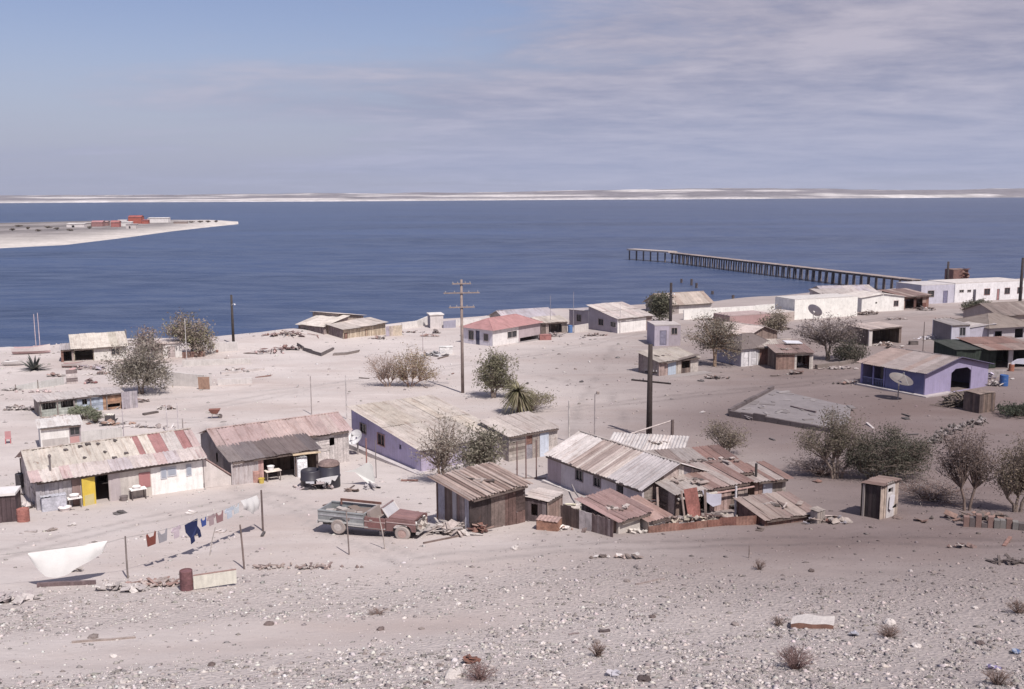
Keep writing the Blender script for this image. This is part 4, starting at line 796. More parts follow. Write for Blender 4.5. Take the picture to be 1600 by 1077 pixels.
# ------------------------------------------------------------------ long white house, centre right
h = house('long_white_house', 'long pale house with streaked tin gable roof and two small dark windows', (858, 754), (1003, 799)); L_ = LEN(h)
block(h, 0, 0, L_, 5.4, 1.95, 'gx', 1.05, wall=('plain', (.47, .43, .455)), walls={'F': [(0, .16, 'plain', (.36, .30, .33)), (.16, 1, 'plain', (.50, .46, .49))], 'R': ('patch', 'mixed')}, holes={'F': [(.33, .40, 1.0, 1.6, 'glass', (.2, .17, .18)), (.525, .59, 1.05, 1.55, 'glass', (.2, .17, .18)), (.75, .82, 0, 1.75, 'door', (.05, .045, .05))], 'R': [(.3, .52, .5, 1.5, 'open'), (.6, .72, .9, 1.5, 'open')]},
  rooffn=lambda u, v: (.48, .44, .43) if u < .28 else jit(R.choice([(.40, .345, .32), (.27, .215, .20), (.43, .38, .36), (.33, .265, .245), (.38, .32, .30)]) if u < .68 else (.36, .33, .335), .06), sw=.3, per=.25, oh=.3)
MB().bx(-.3, L_+.2, -.4, -.08, -.5, .16, (.56, .52, .5)).build('kerb', CONC, h)
LW = h
# rear roofs behind the long white house
MB_ = None
h = house('rear_shed', 'low shed with whitish tin roof tucked behind the long white house', (950, 730), (1062, 738)); L_ = LEN(h)
block(h, 0, 0, L_, 3.4, 1.35, 'mf', .25, wall=('plank', 'board'), roofcols=[(.52, .48, .46), (.48, .45, .44), (.42, .39, .38)], sw=1.0)
h = house('brown_roofed_shed', 'long shed with patchy grey and rust coloured roof right of the whitish one', (1064, 788), (1174, 780)); L_ = LEN(h)
block(h, 0, 0, L_, 4.6, 1.75, 'mf', .4, wall=('patch', 'mixed'), rooffn=lambda u, v: jit(R.choice([(.29, .255, .24), (.34, .30, .285), (.24, .19, .175), (.27, .235, .22)]) if u < .55 else R.choice([(.24, .15, .13), (.30, .25, .235), (.2, .13, .115)]), .1), sw=.7, courses=2)
h = house('scrap_wall_shack', 'rickety shack front of pink boards and a tall red sheet with dark openings', (1056, 806), (1166, 792), 'shack'); L_ = LEN(h)
block(h, 0, 0, L_, 3.2, 1.55, 'mf', .35, wall=('patch', 'mixed'), walls={'F': [(0, .24, 'plank', 'darkboard'), (.24, .47, 'plank', 'darkboard'), (.47, .76, 'plank', [(.36, .25, .23), (.31, .22, .20), (.40, .29, .27)]), (.76, .86, 'plank', 'darkboard'), (.86, 1, 'plank', [(.36, .29, .26), (.3, .24, .22)])], 'R': ('plank', [(.36, .27, .24), (.28, .22, .2)])},
  holes={'F': [(.22, .32, .8, 1.4, 'open'), (.34, .47, .1, 1.45, 'open'), (.77, .86, .95, 1.5, 'open')]}, rooffn=lambda u, v: jit(R.choice([(.40, .36, .34), (.33, .29, .27)]) if u < .45 else R.choice([(.25, .165, .15), (.31, .235, .215), (.22, .145, .13), (.34, .29, .27)]), .08), sw=.6, oh=.3, rj=.12)
MB().bx(-.2, L_*.5, -.48, -.36, 1.32, 1.42, (.55, .5, .45)).bx(L_*.4, L_+.2, -.46, -.36, 1.30, 1.36, (.45, .3, .27)).build('eave_boards', WOOD, h)
sh_ = h
s_ = MB(); s_.sheet((0, 0, 0), (.95, 0, 0), (.85, .35, 1.55), (-.1, .35, 1.55), .95, [(.27, .115, .10)], .25, .02); solo('rusty_sheet', s_, RUSTY, 'tall red-brown tin sheet leaning against the rickety shack front', 'tin sheet', on(sh_, L_*.06, -.75), sh_.rotation_euler.z)
cloth('sheet', 'sagging lilac-white sheet hung across the dark opening of the rickety shack', 'washing', [(-.7, .62), (-.35, -.15), (.1, -.5), (.7, -.45), (.72, .18), (.35, .2), (0, .25), (-.4, .45)], on(sh_, L_*.40, -.55, .95), sh_.rotation_euler.z, (.56, .55, .64))
post('white painted prop pole right of the sagging sheet', 1149, 806, 760, .07, (.55, .53, .55)); 
plank('rusty bent pipe standing before the pink boards', (1134, 807), (1138, 806), .05, .06, (.3, .13, .10), name='pipe', cat='pipe')
heap('grey brush and rags heaped right of the white prop pole', 1163, 796, 1.2, 1.0, .9, 46, [(.17, .15, .14), (.24, .21, .2)], 'brush_pile', 'brush pile', kinds='b', size=.5)
h = house('chimney_hut', 'small plank hut with flat rusty roof and a black stovepipe', (1180, 786), (1225, 781), 'hut'); L_ = LEN(h)
block(h, 0, 0, L_, 2.6, 1.4, 'mf', .15, wall=('plank', 'board'), walls={'L': ('plank', 'darkboard'), 'F': [(0, .25, 'plank', [(.3, .2, .17)]), (.25, .55, 'plain', (.40, .40, .46)), (.55, 1, 'plank', 'board')]}, roofcols=[(.32, .27, .245), (.24, .155, .135), (.35, .30, .28)], sw=.6, oh=.4)
MB().path([(.3, .5, 1.3), (.3, .5, 2.3)], .08, 8, (.05, .045, .045)).build('stovepipe', METAL, h)
h = house('lean_shelter', 'low lean roof of weathered boards close to the ground at the scrap yard end', (1196, 822), (1274, 812), 'shed'); L_ = LEN(h)
block(h, 0, 0, L_, 2.6, .42, 'mf', .35, wall=('plank', [(.2, .12, .1), (.16, .1, .09)]), roofcols=[(.29, .235, .21), (.25, .195, .175), (.22, .16, .145)], sw=.35, per=.35, amp=.02, oh=.2)
heap('broken boards and iron at the right end of the scrap yard', 1290, 816, 2.6, .9, .55, 26, 'mixed', 'scrap_heap', 'scrap heap', size=.6)
crate('tilted board box leaning at the right end of the scrap yard', 1277, 816, .6, .5, .7, .6, [(.33, .29, .27), (.28, .24, .22)])
# low rusty sheet fence along the front
pts_ = [(1013, 833), (1060, 829), (1105, 824), (1150, 821), (1195, 818)]
t = thing('low_sheet_fence', 'knee high fence of rusty red sheets along the front of the scrap yard', 'fence', G(*pts_[0]), 0); p0 = Vector(t.location); mb = MB(); pm = MB()
for a, b_ in zip(pts_, pts_[1:]):
    q0, q1 = G(*a)-p0, G(*b_)-p0; hh = R.uniform(.42, .55)
    mb.sheet((q0.x, q0.y, q0.z-.1), (q1.x, q1.y, q1.z-.1), (q1.x, q1.y, q1.z+hh), (q0.x, q0.y, q0.z+hh), .9, 'rust' and PAL['rust'][:3], .2, .02, 1, .1)
    MB().path([(q0.x, q0.y+.06, q0.z-.2), (q0.x, q0.y+.06, q0.z+hh+.1)], .04, 6, (.2, .15, .13)).build('post', WOOD, t)
mb.build('sheet', RUSTY, t)
pts_ = [(876, 818), (905, 827), (925, 831), (958, 840)]; tops = [787, 796, 803, 812]
t = thing('board_fence', 'waist high fence of dark upright boards and old tin below the long white house', 'fence', G(*pts_[0]), 0); p0 = Vector(t.location); 
for k in range(3):
    q0, q1 = G(*pts_[k])-p0, G(*pts_[k+1])-p0; mb = MB(); d_ = (q1-q0); nrm = Vector((d_.y, -d_.x)).normalized()
    h0 = H(G(*pts_[k]), pts_[k][0], tops[k]); h1 = H(G(*pts_[k+1]), pts_[k+1][0], tops[k+1])
    m = max(2, round(d_.length/.22)) if k != 1 else 2
    for i in range(m):
        a, b_ = q0.lerp(q1, i/m), q0.lerp(q1, (i+.94)/m); z = a.z; hh = h0+(h1-h0)*i/m + R.uniform(-.06, .06)
        fill(mb, 'plain', (a.x, a.y), (b_.x, b_.y), z-.15, z+hh, z+hh+R.uniform(-.03, .03), nrm, [jit(R.choice(PAL['darkboard'] if k != 1 else [(.42, .38, .38)]), .2) if k < 2 else jit(R.choice([(.25, .19, .18), (.18, .13, .125), (.31, .25, .24)]), .1)], .03)
    mb.build('fence_boards', WOOD, t)
h = house('coop', 'small upright coop of dark slats with pale lid left of the board fence', (856, 817), (878, 808), 'coop'); L_ = LEN(h)
block(h, 0, 0, L_, 1.5, 1.35, 'mf', .1, wall=('plank', [(.27, .19, .165), (.32, .24, .21)]), walls={'L': ('plank', [(.13, .1, .105), (.2, .165, .17), (.10, .075, .08)])}, holes={'L': [(.3, .6, .5, 1.1, 'open')]}, roofcols=[(.44, .39, .37)], sw=.5, oh=.1)
crate('rust brown cabinet lying on its side before the coop', 858, 827, 1.15, .75, .55, -.35, [(.27, .15, .11), (.22, .12, .09)], 'plain', [(.30, .21, .19)], name='cabinet', cat='cabinet')
heap('white and brown rubbish beside the lying cabinet', 878, 828, .8, .5, .3, 12, [(.6, .57, .54), (.3, .2, .17)], 'rubbish', 'rubbish', size=.3)
heap('pale crates and scraps piled inside the board fence', 900, 797, 2.2, 1.2, .7, 24, [(.46, .42, .39), (.38, .34, .31), (.42, .39, .3)], 'crate_pile', 'pile', size=.45)
plank('thin slanting pole over the board fence', (893, 770), (925, 818), .05, .06, (.3, .27, .27), z=.5)
h = house('hutch', 'low hutch with pink sheet roof, pale walls and square black hatch', (966, 834), (1010, 826), 'hutch'); L_ = LEN(h)
block(h, 0, 0, L_, 2.6, .95, 'mf', .45, wall=('plank', [(.45, .41, .38), (.40, .365, .34)]), walls={'L': ('plank', 'darkboard'), 'F': ('plain', (.47, .43, .40))}, holes={'F': [(.72, .93, .15, .75, 'open')]}, roofcols=[(.30, .20, .19), (.26, .175, .165), (.36, .31, .30)], sw=.5, oh=.3, rj=.12)
HU = h
heap('row of pale bones and slats laid out on the pink hutch roof', 985, 800, 1.2, .5, .1, 16, [(.58, .55, .53)], 'slat_pile', 'slats', kinds='b', size=.36, loc=on(HU, L_*.6, 1.4, 1.28))
heap('blue and black rag beside the left end of the hutch', 957, 820, .9, .5, .5, 10, [(.06, .09, .17), (.05, .05, .06), (.12, .15, .22)], 'rag_heap', 'rags', kinds='ps', size=.5)
h = house('white_bin_shed', 'low white walled bin with brown sheet lid right of the hutch', (1013, 829), (1036, 825), 'bin'); L_ = LEN(h)
block(h, 0, 0, L_, 1.9, .72, 'mf', .4, wall=('plain', (.50, .46, .43)), walls={'R': ('plank', 'darkboard')}, roofcols=[(.30, .2, .175), (.36, .25, .225)], sw=.6, oh=.35)
heap('stack of boards, pans and sheets before the open gable of the long white house', 1022, 795, 2.6, 2.0, 1.5, 44, 'mixed', 'scrap_heap', 'scrap heap', size=.6)
heap('dark wheels and cans in the gap left of the tall red sheet', 1047, 815, 1.3, .8, .6, 18, 'darkboard', 'scrap_heap', 'scrap heap', kinds='ps', size=.5)
heap('pale rubbish strewn in front of the hutch', 990, 832, 2.2, .6, .2, 24, [(.5, .46, .42), (.42, .38, .35)], 'rubbish', 'rubbish', size=.25)
heap('grey sticks and rags below the sagging sheet', 1085, 815, 2.4, .8, .5, 30, [(.3, .26, .25), (.38, .33, .27), (.42, .36, .3)], 'stick_pile', 'stick pile', kinds='bp', size=.4)
heap('rusty sheets and boards thrown over the gap behind the hutch', 1005, 800, 2.4, 1.6, 1.1, 30, [(.24, .15, .13), (.34, .29, .27), (.14, .1, .09), (.42, .38, .36)], 'sheet_heap', 'sheet heap', size=.6)
heap('pots, cans and sticks below the pink boards of the rickety shack', 1120, 812, 2.2, .9, .5, 30, [(.3, .25, .23), (.15, .1, .09), (.4, .35, .31)], 'pot_heap', 'pots', size=.4)
heap('dark brushwood between the chimney hut and the lean shelter', 1190, 806, 2.2, 1.2, .9, 40, [(.12, .09, .08), (.2, .15, .13)], 'brushwood', 'brushwood', kinds='b', size=.5)
heap('boards and a tyre lying on the patchy rust roof of the scrap yard shed', 1110, 790, 2.6, 1.4, .1, 14, [(.16, .12, .11), (.3, .22, .2), (.08, .07, .07)], 'roof_junk', 'roof junk', kinds='bp', size=.5, loc=on(h, -2.6, 2.2, 2.05))
for px, py, ax, lab in ((1072, 812, .9, 'grey plank leaning against the left of the rickety shack front'), (1100, 810, -.5, 'dark pole leaning over the sagging sheet'), (1030, 806, .4, 'brown board leaning on the open gable of the long white house')):
    solo('board', MB().rbx((0, .2, .75), (.14, .05, 1.7), (-.3, ax*.3, 0), jit((.26, .2, .18), .3)), WOOD, lab, 'board', G(px, py), ax)
# outhouse on the right
h = house('outhouse', 'lone outhouse of dark boards, left side blackened for shade, with a pale patched right side', (1375, 812), (1401, 803), 'outhouse'); L_ = LEN(h)
block(h, 0, 0, L_, 1.15, 1.92, 'mb', .1, wall=('plank', [(.06, .045, .045), (.075, .055, .05)]), walls={'F': [(0, .3, 'plank', [(.42, .34, .29), (.36, .29, .25)]), (.3, .72, 'plain', (.50, .47, .47)), (.72, 1, 'plank', [(.45, .38, .33), (.38, .31, .27)])], 'L': [(0, .12, 'plain', (.34, .3, .28)), (.12, 1, 'plank', [(.045, .035, .036), (.06, .045, .045), (.035, .028, .03)])]}, holes={'F': [(.35, .62, 1.45, 1.75, 'open'), (.38, .98, .45, .6, 'open')]}, roofcols=[(.17, .115, .10), (.22, .16, .14)], sw=.5, oh=.1)  # left boards coloured near black to carry that side's shade
cloth('white_rag', 'crumpled white cloth hung on the right side of the lone outhouse', 'cloth', [(-.3, -.5), (-.05, -.62), (.28, -.2), (.3, .2), (.05, .28), (-.22, .22), (-.3, -.1)], on(h, L_*.5, -.16, 1.05), h.rotation_euler.z, (.66, .64, .68), wav=.02)
rock('flat dark stone lying right of the lone outhouse', 1402, 810, .3, (.16, .12, .11), flat=.3)
h = house('right_wall', 'low dark broken block wall under the trees at the right edge', (1505, 822), (1640, 832), 'wall')
L_ = LEN(h); mb = MB()
for k in range(14):
    mb.bx(L_*k/14, L_*(k+1)/14-.02, -.2+R.uniform(-.04, .04), .2, -.3, R.uniform(.45, .75)*(1 if k != 3 else .5), jit(R.choice([(.2, .13, .115), (.16, .15, .145), (.12, .1, .1)]), .15))
mb.build('courses', CONC, h)
# ------------------------------------------------------------------ pickup
a, b_ = G(529, 836), G(629, 842)
yaw = math.atan2(b_.y-a.y, b_.x-a.x); sc = math.hypot(b_.x-a.x, b_.y-a.y)/3.2
tr = thing('pickup_truck', 'derelict roofless pickup with grey bed, maroon cab and bonnet and standing windscreen', 'pickup truck', (a.x, a.y, (a.z+b_.z)/2-.02), yaw); tr.scale = (sc, sc*.76, sc*.92)
GREY, MAR, DK = (.235, .245, .25), (.20, .115, .11), (.05, .045, .045)
# local x: rear wheel at 0, front wheel at 3.2; near side is y=0, far side y=1.75
def side_outline(x0, x1, zb, zt, wheel=None, rw=.44):
    pts = [(x0, zb)]
    if wheel is not None:
        for k in range(11): an = math.pi - math.pi*k/10; pts.append((wheel+rw*math.cos(an)*1.05, .36+rw*math.sin(an)) if .36+rw*math.sin(an) > zb else (wheel+rw*math.cos(an)*1.05, zb))
    pts.append((x1, zb)); return pts + [(x1, zt if not hasattr(zt, '__len__') else zt[1]), (x0, zt if not hasattr(zt, '__len__') else zt[0])]
def panel(mb, out, y, th, col): n0 = len(mb.v); mb.poly(out, th, col); mb.v[n0:] = [(x, yy+y, z) for x, yy, z in mb.v[n0:]]
def bed_panel(mb, out_, y, lip):   # outline in two convex-ish slices so the arch stays clean
    panel(mb, out_, y, .06, GREY)
bed = MB()
for y in (0, 1.75):
    panel(bed, [(-1.02, .52), (-.5, .52), (-.46, .62), (-.36, .76), (-.18, .85), (0, .87), (.18, .85), (.36, .76), (.46, .62), (.5, .46), (1.30, .46), (1.30, 1.1), (-1.02, 1.1)], y, .07, GREY)
    bed.bx(-1.02, 1.30, y-.07, y+.07, 1.1, 1.15, jit(GREY)); bed.bx(-1.0, 1.28, y-.055 if y < 1 else y+.035, y-.035 if y < 1 else y+.055, .88, .95, (.33, .33, .35))
bed.bx(-1.0, 1.28, .04, 1.71, .58, .63, (.2, .18, .17)); bed.bx(1.24, 1.32, .08, 1.67, .63, 1.14, GREY); bed.bx(-1.06, -1.0, .08, 1.67, .55, 1.1, (.24, .25, .27))
bed.bx(-.46, .46, .04, .34, .63, .9, jit(GREY)).bx(-.46, .46, 1.41, 1.71, .63, .9, jit(GREY)); bed.build('cargo_bed', BODY, tr)
ld = MB(); 
for k in range(26): ld.rbx((R.uniform(-.8, 1.1), R.uniform(.3, 1.45), R.uniform(.72, .98)), (R.uniform(.3, .9), R.uniform(.2, .6), R.uniform(.05, .2)), (R.uniform(-.3, .3), R.uniform(-.3, .3), R.uniform(0, 3)), jit(R.choice([(.42, .38, .36), (.34, .3, .28), (.5, .46, .44), (.25, .2, .18)])))
ld.bx(-.95, 1.2, .36, 1.39, .635, .86, (.38, .34, .32)); ld.build('load', CLOTH, tr)
for y_, s_ in ((-.05, 1),): MB().bx(-1.0, 1.28, -.05, -.036, .56, .66, (.42, .42, .41)).bx(.52, 2.38, -.055, -.041, .47, .53, (.42, .41, .40)).build('side_trim', METAL, tr)
MB().bx(-1.12, -1.06, .0, 1.75, .42, .54, (.5, .48, .47)).build('rear_bumper', METAL, tr)
MB().rbx((.55, 1.62, 1.32), (2.1, .07, .12), (0, .0, 0), (.17, .09, .075)).rbx((-.46, 1.62, 1.2), (.07, .07, .3), (0, 0, 0), (.22, .12, .1)).build('side_rail', WOOD, tr)
cab = MB()
for y in (0, 1.75): panel(cab, [(1.34, .42), (2.38, .42), (2.38, 1.02), (1.34, 1.02)], y, .08, jit(MAR, .05))
cab.bx(1.34, 2.5, .05, 1.70, .44, .50, DK); cab.bx(1.34, 1.42, .06, 1.69, .5, 1.02, MAR)
cab.hexa([(2.36, .05, .75), (2.56, .05, .75), (2.56, 1.7, .75), (2.36, 1.7, .75), (2.36, .05, 1.06), (2.56, .05, 1.06), (2.56, 1.7, 1.06), (2.36, 1.7, 1.06)], (.15, .1, .1)); cab.build('cab', BODY, tr)
dm = MB(); panel(dm, [(1.52, .50), (2.30, .50), (2.30, .99), (1.52, .99)], -.05, .03, (.20, .10, .095)); dm.bx(1.34, 2.38, -.07, -.045, .80, .84, (.42, .33, .32)); do = dm.build('door', BODY, tr); MB().bx(1.6, 1.75, -.1, -.066, .88, .91, (.5, .48, .47)).build('handle', METAL, do)
MB().bx(1.45, 1.95, .15, 1.6, .5, .78, (.32, .27, .25)).rbx((1.50, .875, 1.0), (.16, 1.4, .5), (0, -.18, 0), (.38, .32, .3)).build('seat', CLOTH, tr)
ws = MB()
for y in (.1, 1.65): ws.path([(2.50, y, 1.04), (2.18, y, 1.52)], .035, 5, (.5, .47, .46))
ws.path([(2.18, .08, 1.52), (2.18, 1.67, 1.52)], .045, 5, (.2, .14, .14)); ws.path([(2.50, .08, 1.05), (2.50, 1.67, 1.05)], .03, 5, (.45, .42, .41))
wf = ws.build('windscreen_frame', METAL, tr); MB().hexa([(2.485, .13, 1.07), (2.495, .13, 1.07), (2.495, 1.62, 1.07), (2.485, 1.62, 1.07), (2.185, .13, 1.50), (2.195, .13, 1.50), (2.195, 1.62, 1.50), (2.185, 1.62, 1.50)], (1, 1, 1)).build('pane', M('dusty_glass', col=(.42, .41, .43), var=.1, fine=.1, rough=.35, spec=.5, bump=0), wf)
MB().lathe([(.17, -.015), (.19, 0), (.17, .015)], 14, (2.22, .5, 1.13), (.05, .05, .05), Matrix.Rotation(.9, 3, 'Y')).build('steering_wheel', PLASTIC, tr)
for y in (0, 1.75):
    fr = MB(); panel(fr, [(2.42, .42), (2.72, .44), (2.76, .62), (2.86, .74), (3.02, .81), (3.2, .83), (3.38, .81), (3.54, .74), (3.64, .62), (3.66, .50), (3.84, .50), (3.84, 1.02), (2.42, 1.04)], y, .08, MAR)
    if y < 1: fr.bx(2.42, 3.84, -.06, -.04, .86, .90, (.42, .33, .32))
    fr.build('fender', BODY, tr)
hd = MB(); hd.hexa([(2.52, .04, .98), (3.72, .06, .92), (3.72, 1.69, .92), (2.52, 1.71, .98), (2.52, .06, 1.12), (3.74, .1, 1.05), (3.74, 1.65, 1.05), (2.52, 1.69, 1.12)], MAR); hd.hexa([(2.6, .5, 1.11), (3.7, .55, 1.04), (3.7, 1.2, 1.04), (2.6, 1.25, 1.11), (2.6, .55, 1.15), (3.7, .6, 1.08), (3.7, 1.15, 1.08), (2.6, 1.2, 1.15)], jit(MAR)); hd.build('bonnet', BODY, tr)
en = MB(); en.bx(3.55, 3.86, .1, 1.65, .5, .62, (.22, .2, .19)); en.bx(3.80, 3.86, .25, 1.5, .62, .95, (.14, .12, .115))
for k in range(12): en.rbx((R.uniform(3.7, 4.0), R.uniform(.1, 1.6), R.uniform(.55, .85)), (R.uniform(.1, .35), R.uniform(.1, .3), R.uniform(.08, .25)), (R.random(), R.random(), R.random()), jit((.36, .32, .29), .3))
en.bx(3.86, 3.98, -.02, 1.77, .38, .50, (.42, .39, .37)); en.build('engine_bay', RUSTY, tr)
for y in (.22, 1.5): MB().lathe([(.02, 0), (.1, .02), (.115, .06), (.1, .1)], 14, (3.84, y, .86), (.7, .69, .68), Matrix.Rotation(rad(-90), 3, 'Y')).build('headlight', METAL, tr)
for x in (0, 3.2):
    for y in (-.02, 1.77):
        s1 = -1 if y < 1 else 1; m = Matrix.Rotation(rad(90), 3, 'X')
        tm = MB().lathe([(.21, -.11), (.33, -.11), (.365, -.08), (.365, .08), (.33, .11), (.21, .11)], 22, (x, y+.06*(-s1), .36), (.33, .285, .265), m, False).build('wheel', RUBBER, tr, False)
        MB().lathe([(.03, s1*-.10), (.09, s1*-.10), (.12, s1*-.07), (.20, s1*-.04), (.22, s1*-.09)], 18, (x, y+.06*(-s1), .36), (.42, .30, .27) if x else (.46, .42, .40), m).build('rim', METAL, tm)
MB().bx(-.9, 3.6, .25, .35, .34, .46, DK).bx(-.9, 3.6, 1.4, 1.5, .34, .46, DK).bx(-.06, .06, .1, 1.65, .3, .42, DK).bx(3.14, 3.26, .1, 1.65, .3, .42, DK).build('chassis', METAL, tr)
# ------------------------------------------------------------------ clothes line and white sheet
pA, pB, pC = G(411, 828), G(200, 903), G(2, 925)
post('tall dark line post at the right end of the clothes line', 411, 830, 766, .055, (.13, .1, .095)); post('thin line post between the white sheet and the brown shirt', 200, 904, 838, .04, (.2, .17, .16))
post('leaning dark post in front of the clothes line', 382, 889, 820, .045, (.18, .14, .13), (-.05, 0))
post('thin dark wire fence post in front of the pickup bed', 546, 867, 800, .035, (.22, .18, .17), (-.04, 0)); post('leaning pale stake in front of the pickup door', 603, 858, 806, .03, (.42, .37, .34), (-.18, 0))
post('slanting thin prop below the dark blue jacket', 326, 868, 824, .025, (.4, .36, .34), (.28, 0))
TA = Vector((pA.x, pA.y, pA.z+H(pA, 409, 768))); TB = Vector((pB.x, pB.y, pB.z+H(pB, 200, 840)))
CB, CA = G(48, 919), G(171, 906); CB.z += H(CB, 47, 862); CA.z += H(CA, 171, 848); TC = CB+(CB-CA)*.6
def line_at(px):      # point of the clothes line seen in column px
    best = min((k/400 for k in range(401)), key=lambda s: abs(prj(lp(s))[0]-px)); return lp(best)
def prj(P):
    d = P-Vector((0, 0, CZ)); return 800+FPX*d.dot(_r)/d.dot(_f), 538.5-FPX*d.dot(_u)/d.dot(_f)
def lp(s): return TA.lerp(TB, s)-Vector((0, 0, .42*4*s*(1-s)*.8))
t = thing('clothes_line', 'sagging clothes line strung between the dark post and the thin one', 'clothes line', TA); MB().path([lp(k/20)-TA for k in range(21)], .012, 4, (.4, .38, .37)).path([TB-TA, CA-TA, CB-TA, TC-TA], .012, 4, (.4, .38, .37)).build('line', CLOTH, t)
la = math.atan2((TA-TB).y, (TA-TB).x)
shirt = [(-.2, -.62), (.2, -.62), (.22, -.2), (.33, -.28), (.42, -.16), (.25, .02), (.1, -.04), (-.1, -.04), (-.25, .02), (-.42, -.16), (-.33, -.28), (-.22, -.2)]
vest = [(-.24, -.6), (.22, -.6), (.3, -.05), (.24, .02), (.16, -.2), (-.12, -.2), (-.24, .02), (-.31, -.05)]
def hang(px, outline, label, col, s=1., name='shirt', cat='shirt'):
    p = line_at(px); return cloth(name, label, cat, [(x*s, z*s) for x, z in outline], p, la+R.uniform(-.08, .08), col, wav=.06)
hang(236, vest, 'brick red vest at the left end of the clothes line', (.24, .085, .07)); hang(254, vest, 'grey vest right of the brick red one', (.36, .35, .38), .95); hang(275, shirt, 'pale pink shirt between the grey vest and the blue jacket', (.60, .52, .57), .9)
hang(299, [(-.5, 0), (.48, .02), (.46, -.35), (.66, -.62), (.78, -1.0), (.62, -1.02), (.48, -.72), (.3, -.75), (.08, -.72), (.12, -1.0), (-.04, -1.12), (-.12, -.78), (-.42, -.4)], 'large dark blue jacket with dangling sleeves on the clothes line', (.035, .045, .12), 1., 'jacket', 'jacket')
hang(318, vest, 'small bright blue shirt right of the jacket', (.07, .11, .33), .7); hang(330, shirt, 'dusty pink shirt in the middle of the clothes line', (.42, .33, .35), .85); hang(343, vest, 'brown and pink vest right of the dusty pink shirt', (.34, .21, .22), .9)
hang(358, shirt, 'white and pale blue shirt on the clothes line', (.55, .60, .68), .9); hang(369, vest, 'pale grey-blue vest left of the white sheet', (.58, .62, .66), .8)
p_ = line_at(389); cloth_grid('bed_sheet', 'white bed sheet beside the dark line post', 'sheet', lambda u: (u-.5)*(TA-TB).z/math.hypot((TA-TB).x, (TA-TB).y)*1.35, lambda u: float(np.interp(u, [0, .3, .5, .7, 1], [.45, .6, .85, .75, .62])), 1.35, p_, la, (.62, .61, .61), tilt=-.25, wr=.04, nu=14, nv=6)
ws_ = (CA-CB).length/2
cloth_grid('white_canvas', 'very large white canvas hung by its straight top edge, lower edge cut on a slant', 'canvas', lambda u: -.02*4*u*(1-u), lambda u: float(np.interp(u, [0, .06, .13, .2, .32, .48, .56, .7, .85, .94, 1], [.05, .5, .85, 1.08, 1.18, 1.12, .95, .78, .62, .45, .05])), 2*ws_, (CA+CB)/2, math.atan2((CA-CB).y, (CA-CB).x), (.76, .75, .74), tilt=-.22, wr=.018)
for px in (47, 172): q = G(px, 918 if px < 100 else 908); 
plank('dark brown strip standing in for the shadow below the white canvas', (58, 918), (150, 913), .16, .14, (.15, .11, .115), name='beam', cat='beam')  # solid dark strip in place of the canvas shadow on the sand
heap('small dry brush and rag in front of the white canvas', 112, 893, .7, .3, .4, 14, [(.42, .38, .36)], 'brush', 'brush', kinds='b', size=.3)
barrel('dark maroon drum standing at the left end of the white panel', 292, 922, .27, .88, (.15, .075, .08))
a, b_ = G(303, 922), G(370, 915); d_ = b_-a
mb = MB().rbx((d_.length/2, 0, .33), (d_.length, .06, .62), (.12, 0, 0), (.66, .64, .57)).bx(0, d_.length, -.07, -.0, .64, .68, (.3, .2, .18))
solo('white_partition', mb, PLASTER, 'cream white panel standing on edge beside the maroon drum', 'panel', a, math.atan2(d_.y, d_.x))
heap('brown sticks and wire heaped left of the maroon drum', 250, 915, 2.2, .5, .22, 40, [(.28, .19, .17), (.36, .3, .28)], 'stick_pile', 'stick pile', kinds='b', size=.35)
heap('ridge of pale rubble between the brown shadow strip and the sticks', 190, 922, 3.0, .9, .3, 50, [(.5, .46, .44), (.4, .36, .35)], 'rubble_pile', 'rubble', kinds='sp', size=.35, mat=ROCK)
heap('scatter of brown scrap along the slope foot right of the panel', 460, 888, 4.5, .5, .2, 44, [(.3, .24, .22), (.4, .35, .33), (.2, .15, .14)], 'scrap_scatter', 'scrap', kinds='bs', size=.3)
heap('heap of pale rubble at the left edge of the slope', 20, 938, 2.0, 1.2, .3, 50, [(.45, .41, .40), (.34, .3, .3)], 'rubble_pile', 'rubble', kinds='sp', size=.4, mat=ROCK)

# ------------------------------------------------------------------ shore houses, left to right
h = house('cream_roofed_house', 'shore house with plain cream roof and a dark open porch behind the left tree', (117, 565), (197, 561)); L_ = LEN(h)
block(h, 0, 0, L_, 5.5, 1.7, 'mf', .95, wall=('plain', (.55, .52, .5)), walls={'F': [(0, .38, 'hplank', [(.30, .27, .2), (.26, .22, .18)]), (.38, 1, 'plain', (.58, .56, .53))], 'L': ('plank', 'board')}, holes={'F': [(.02, .36, 0, 1.45, 'open'), (.72, .86, .7, 1.4, 'win')]}, roofcols='cream', sw=1.2, amp=.015, oh=.4)
MB().bx(L_+.42, L_+.55, 4.6, 5.9, 1.2, 3.0, (.2, .18, .19)).build('gable_board', WOOD, h)
h = house('porch_annex', 'narrow grey lean-to on the left side of the cream roofed house', (97, 566), (116, 565), 'shed'); L_ = LEN(h)
block(h, 0, 0, L_, 3, 1.5, 'mf', .3, wall=('patch', 'mixed'), holes={'F': [(.2, .8, .1, 1.3, 'open')]}, roofcols=[(.36, .33, .33)])
h = house('white_hut', 'small white flat roofed hut under the shore tree', (240, 561), (284, 558), 'hut'); L_ = LEN(h)
block(h, 0, 0, L_, 3.2, 1.85, 'flat', 0, wall=('plain', (.62, .59, .57)), walls={'F': [(0, .35, 'plank', 'mixed'), (.35, 1, 'plain', (.64, .61, .59))]}, holes={'F': [(.50, .76, 0, 1.5, 'leaf', (.42, .36, .35))]}, roofcols=[(.52, .45, .42)], roofmat=CONC)
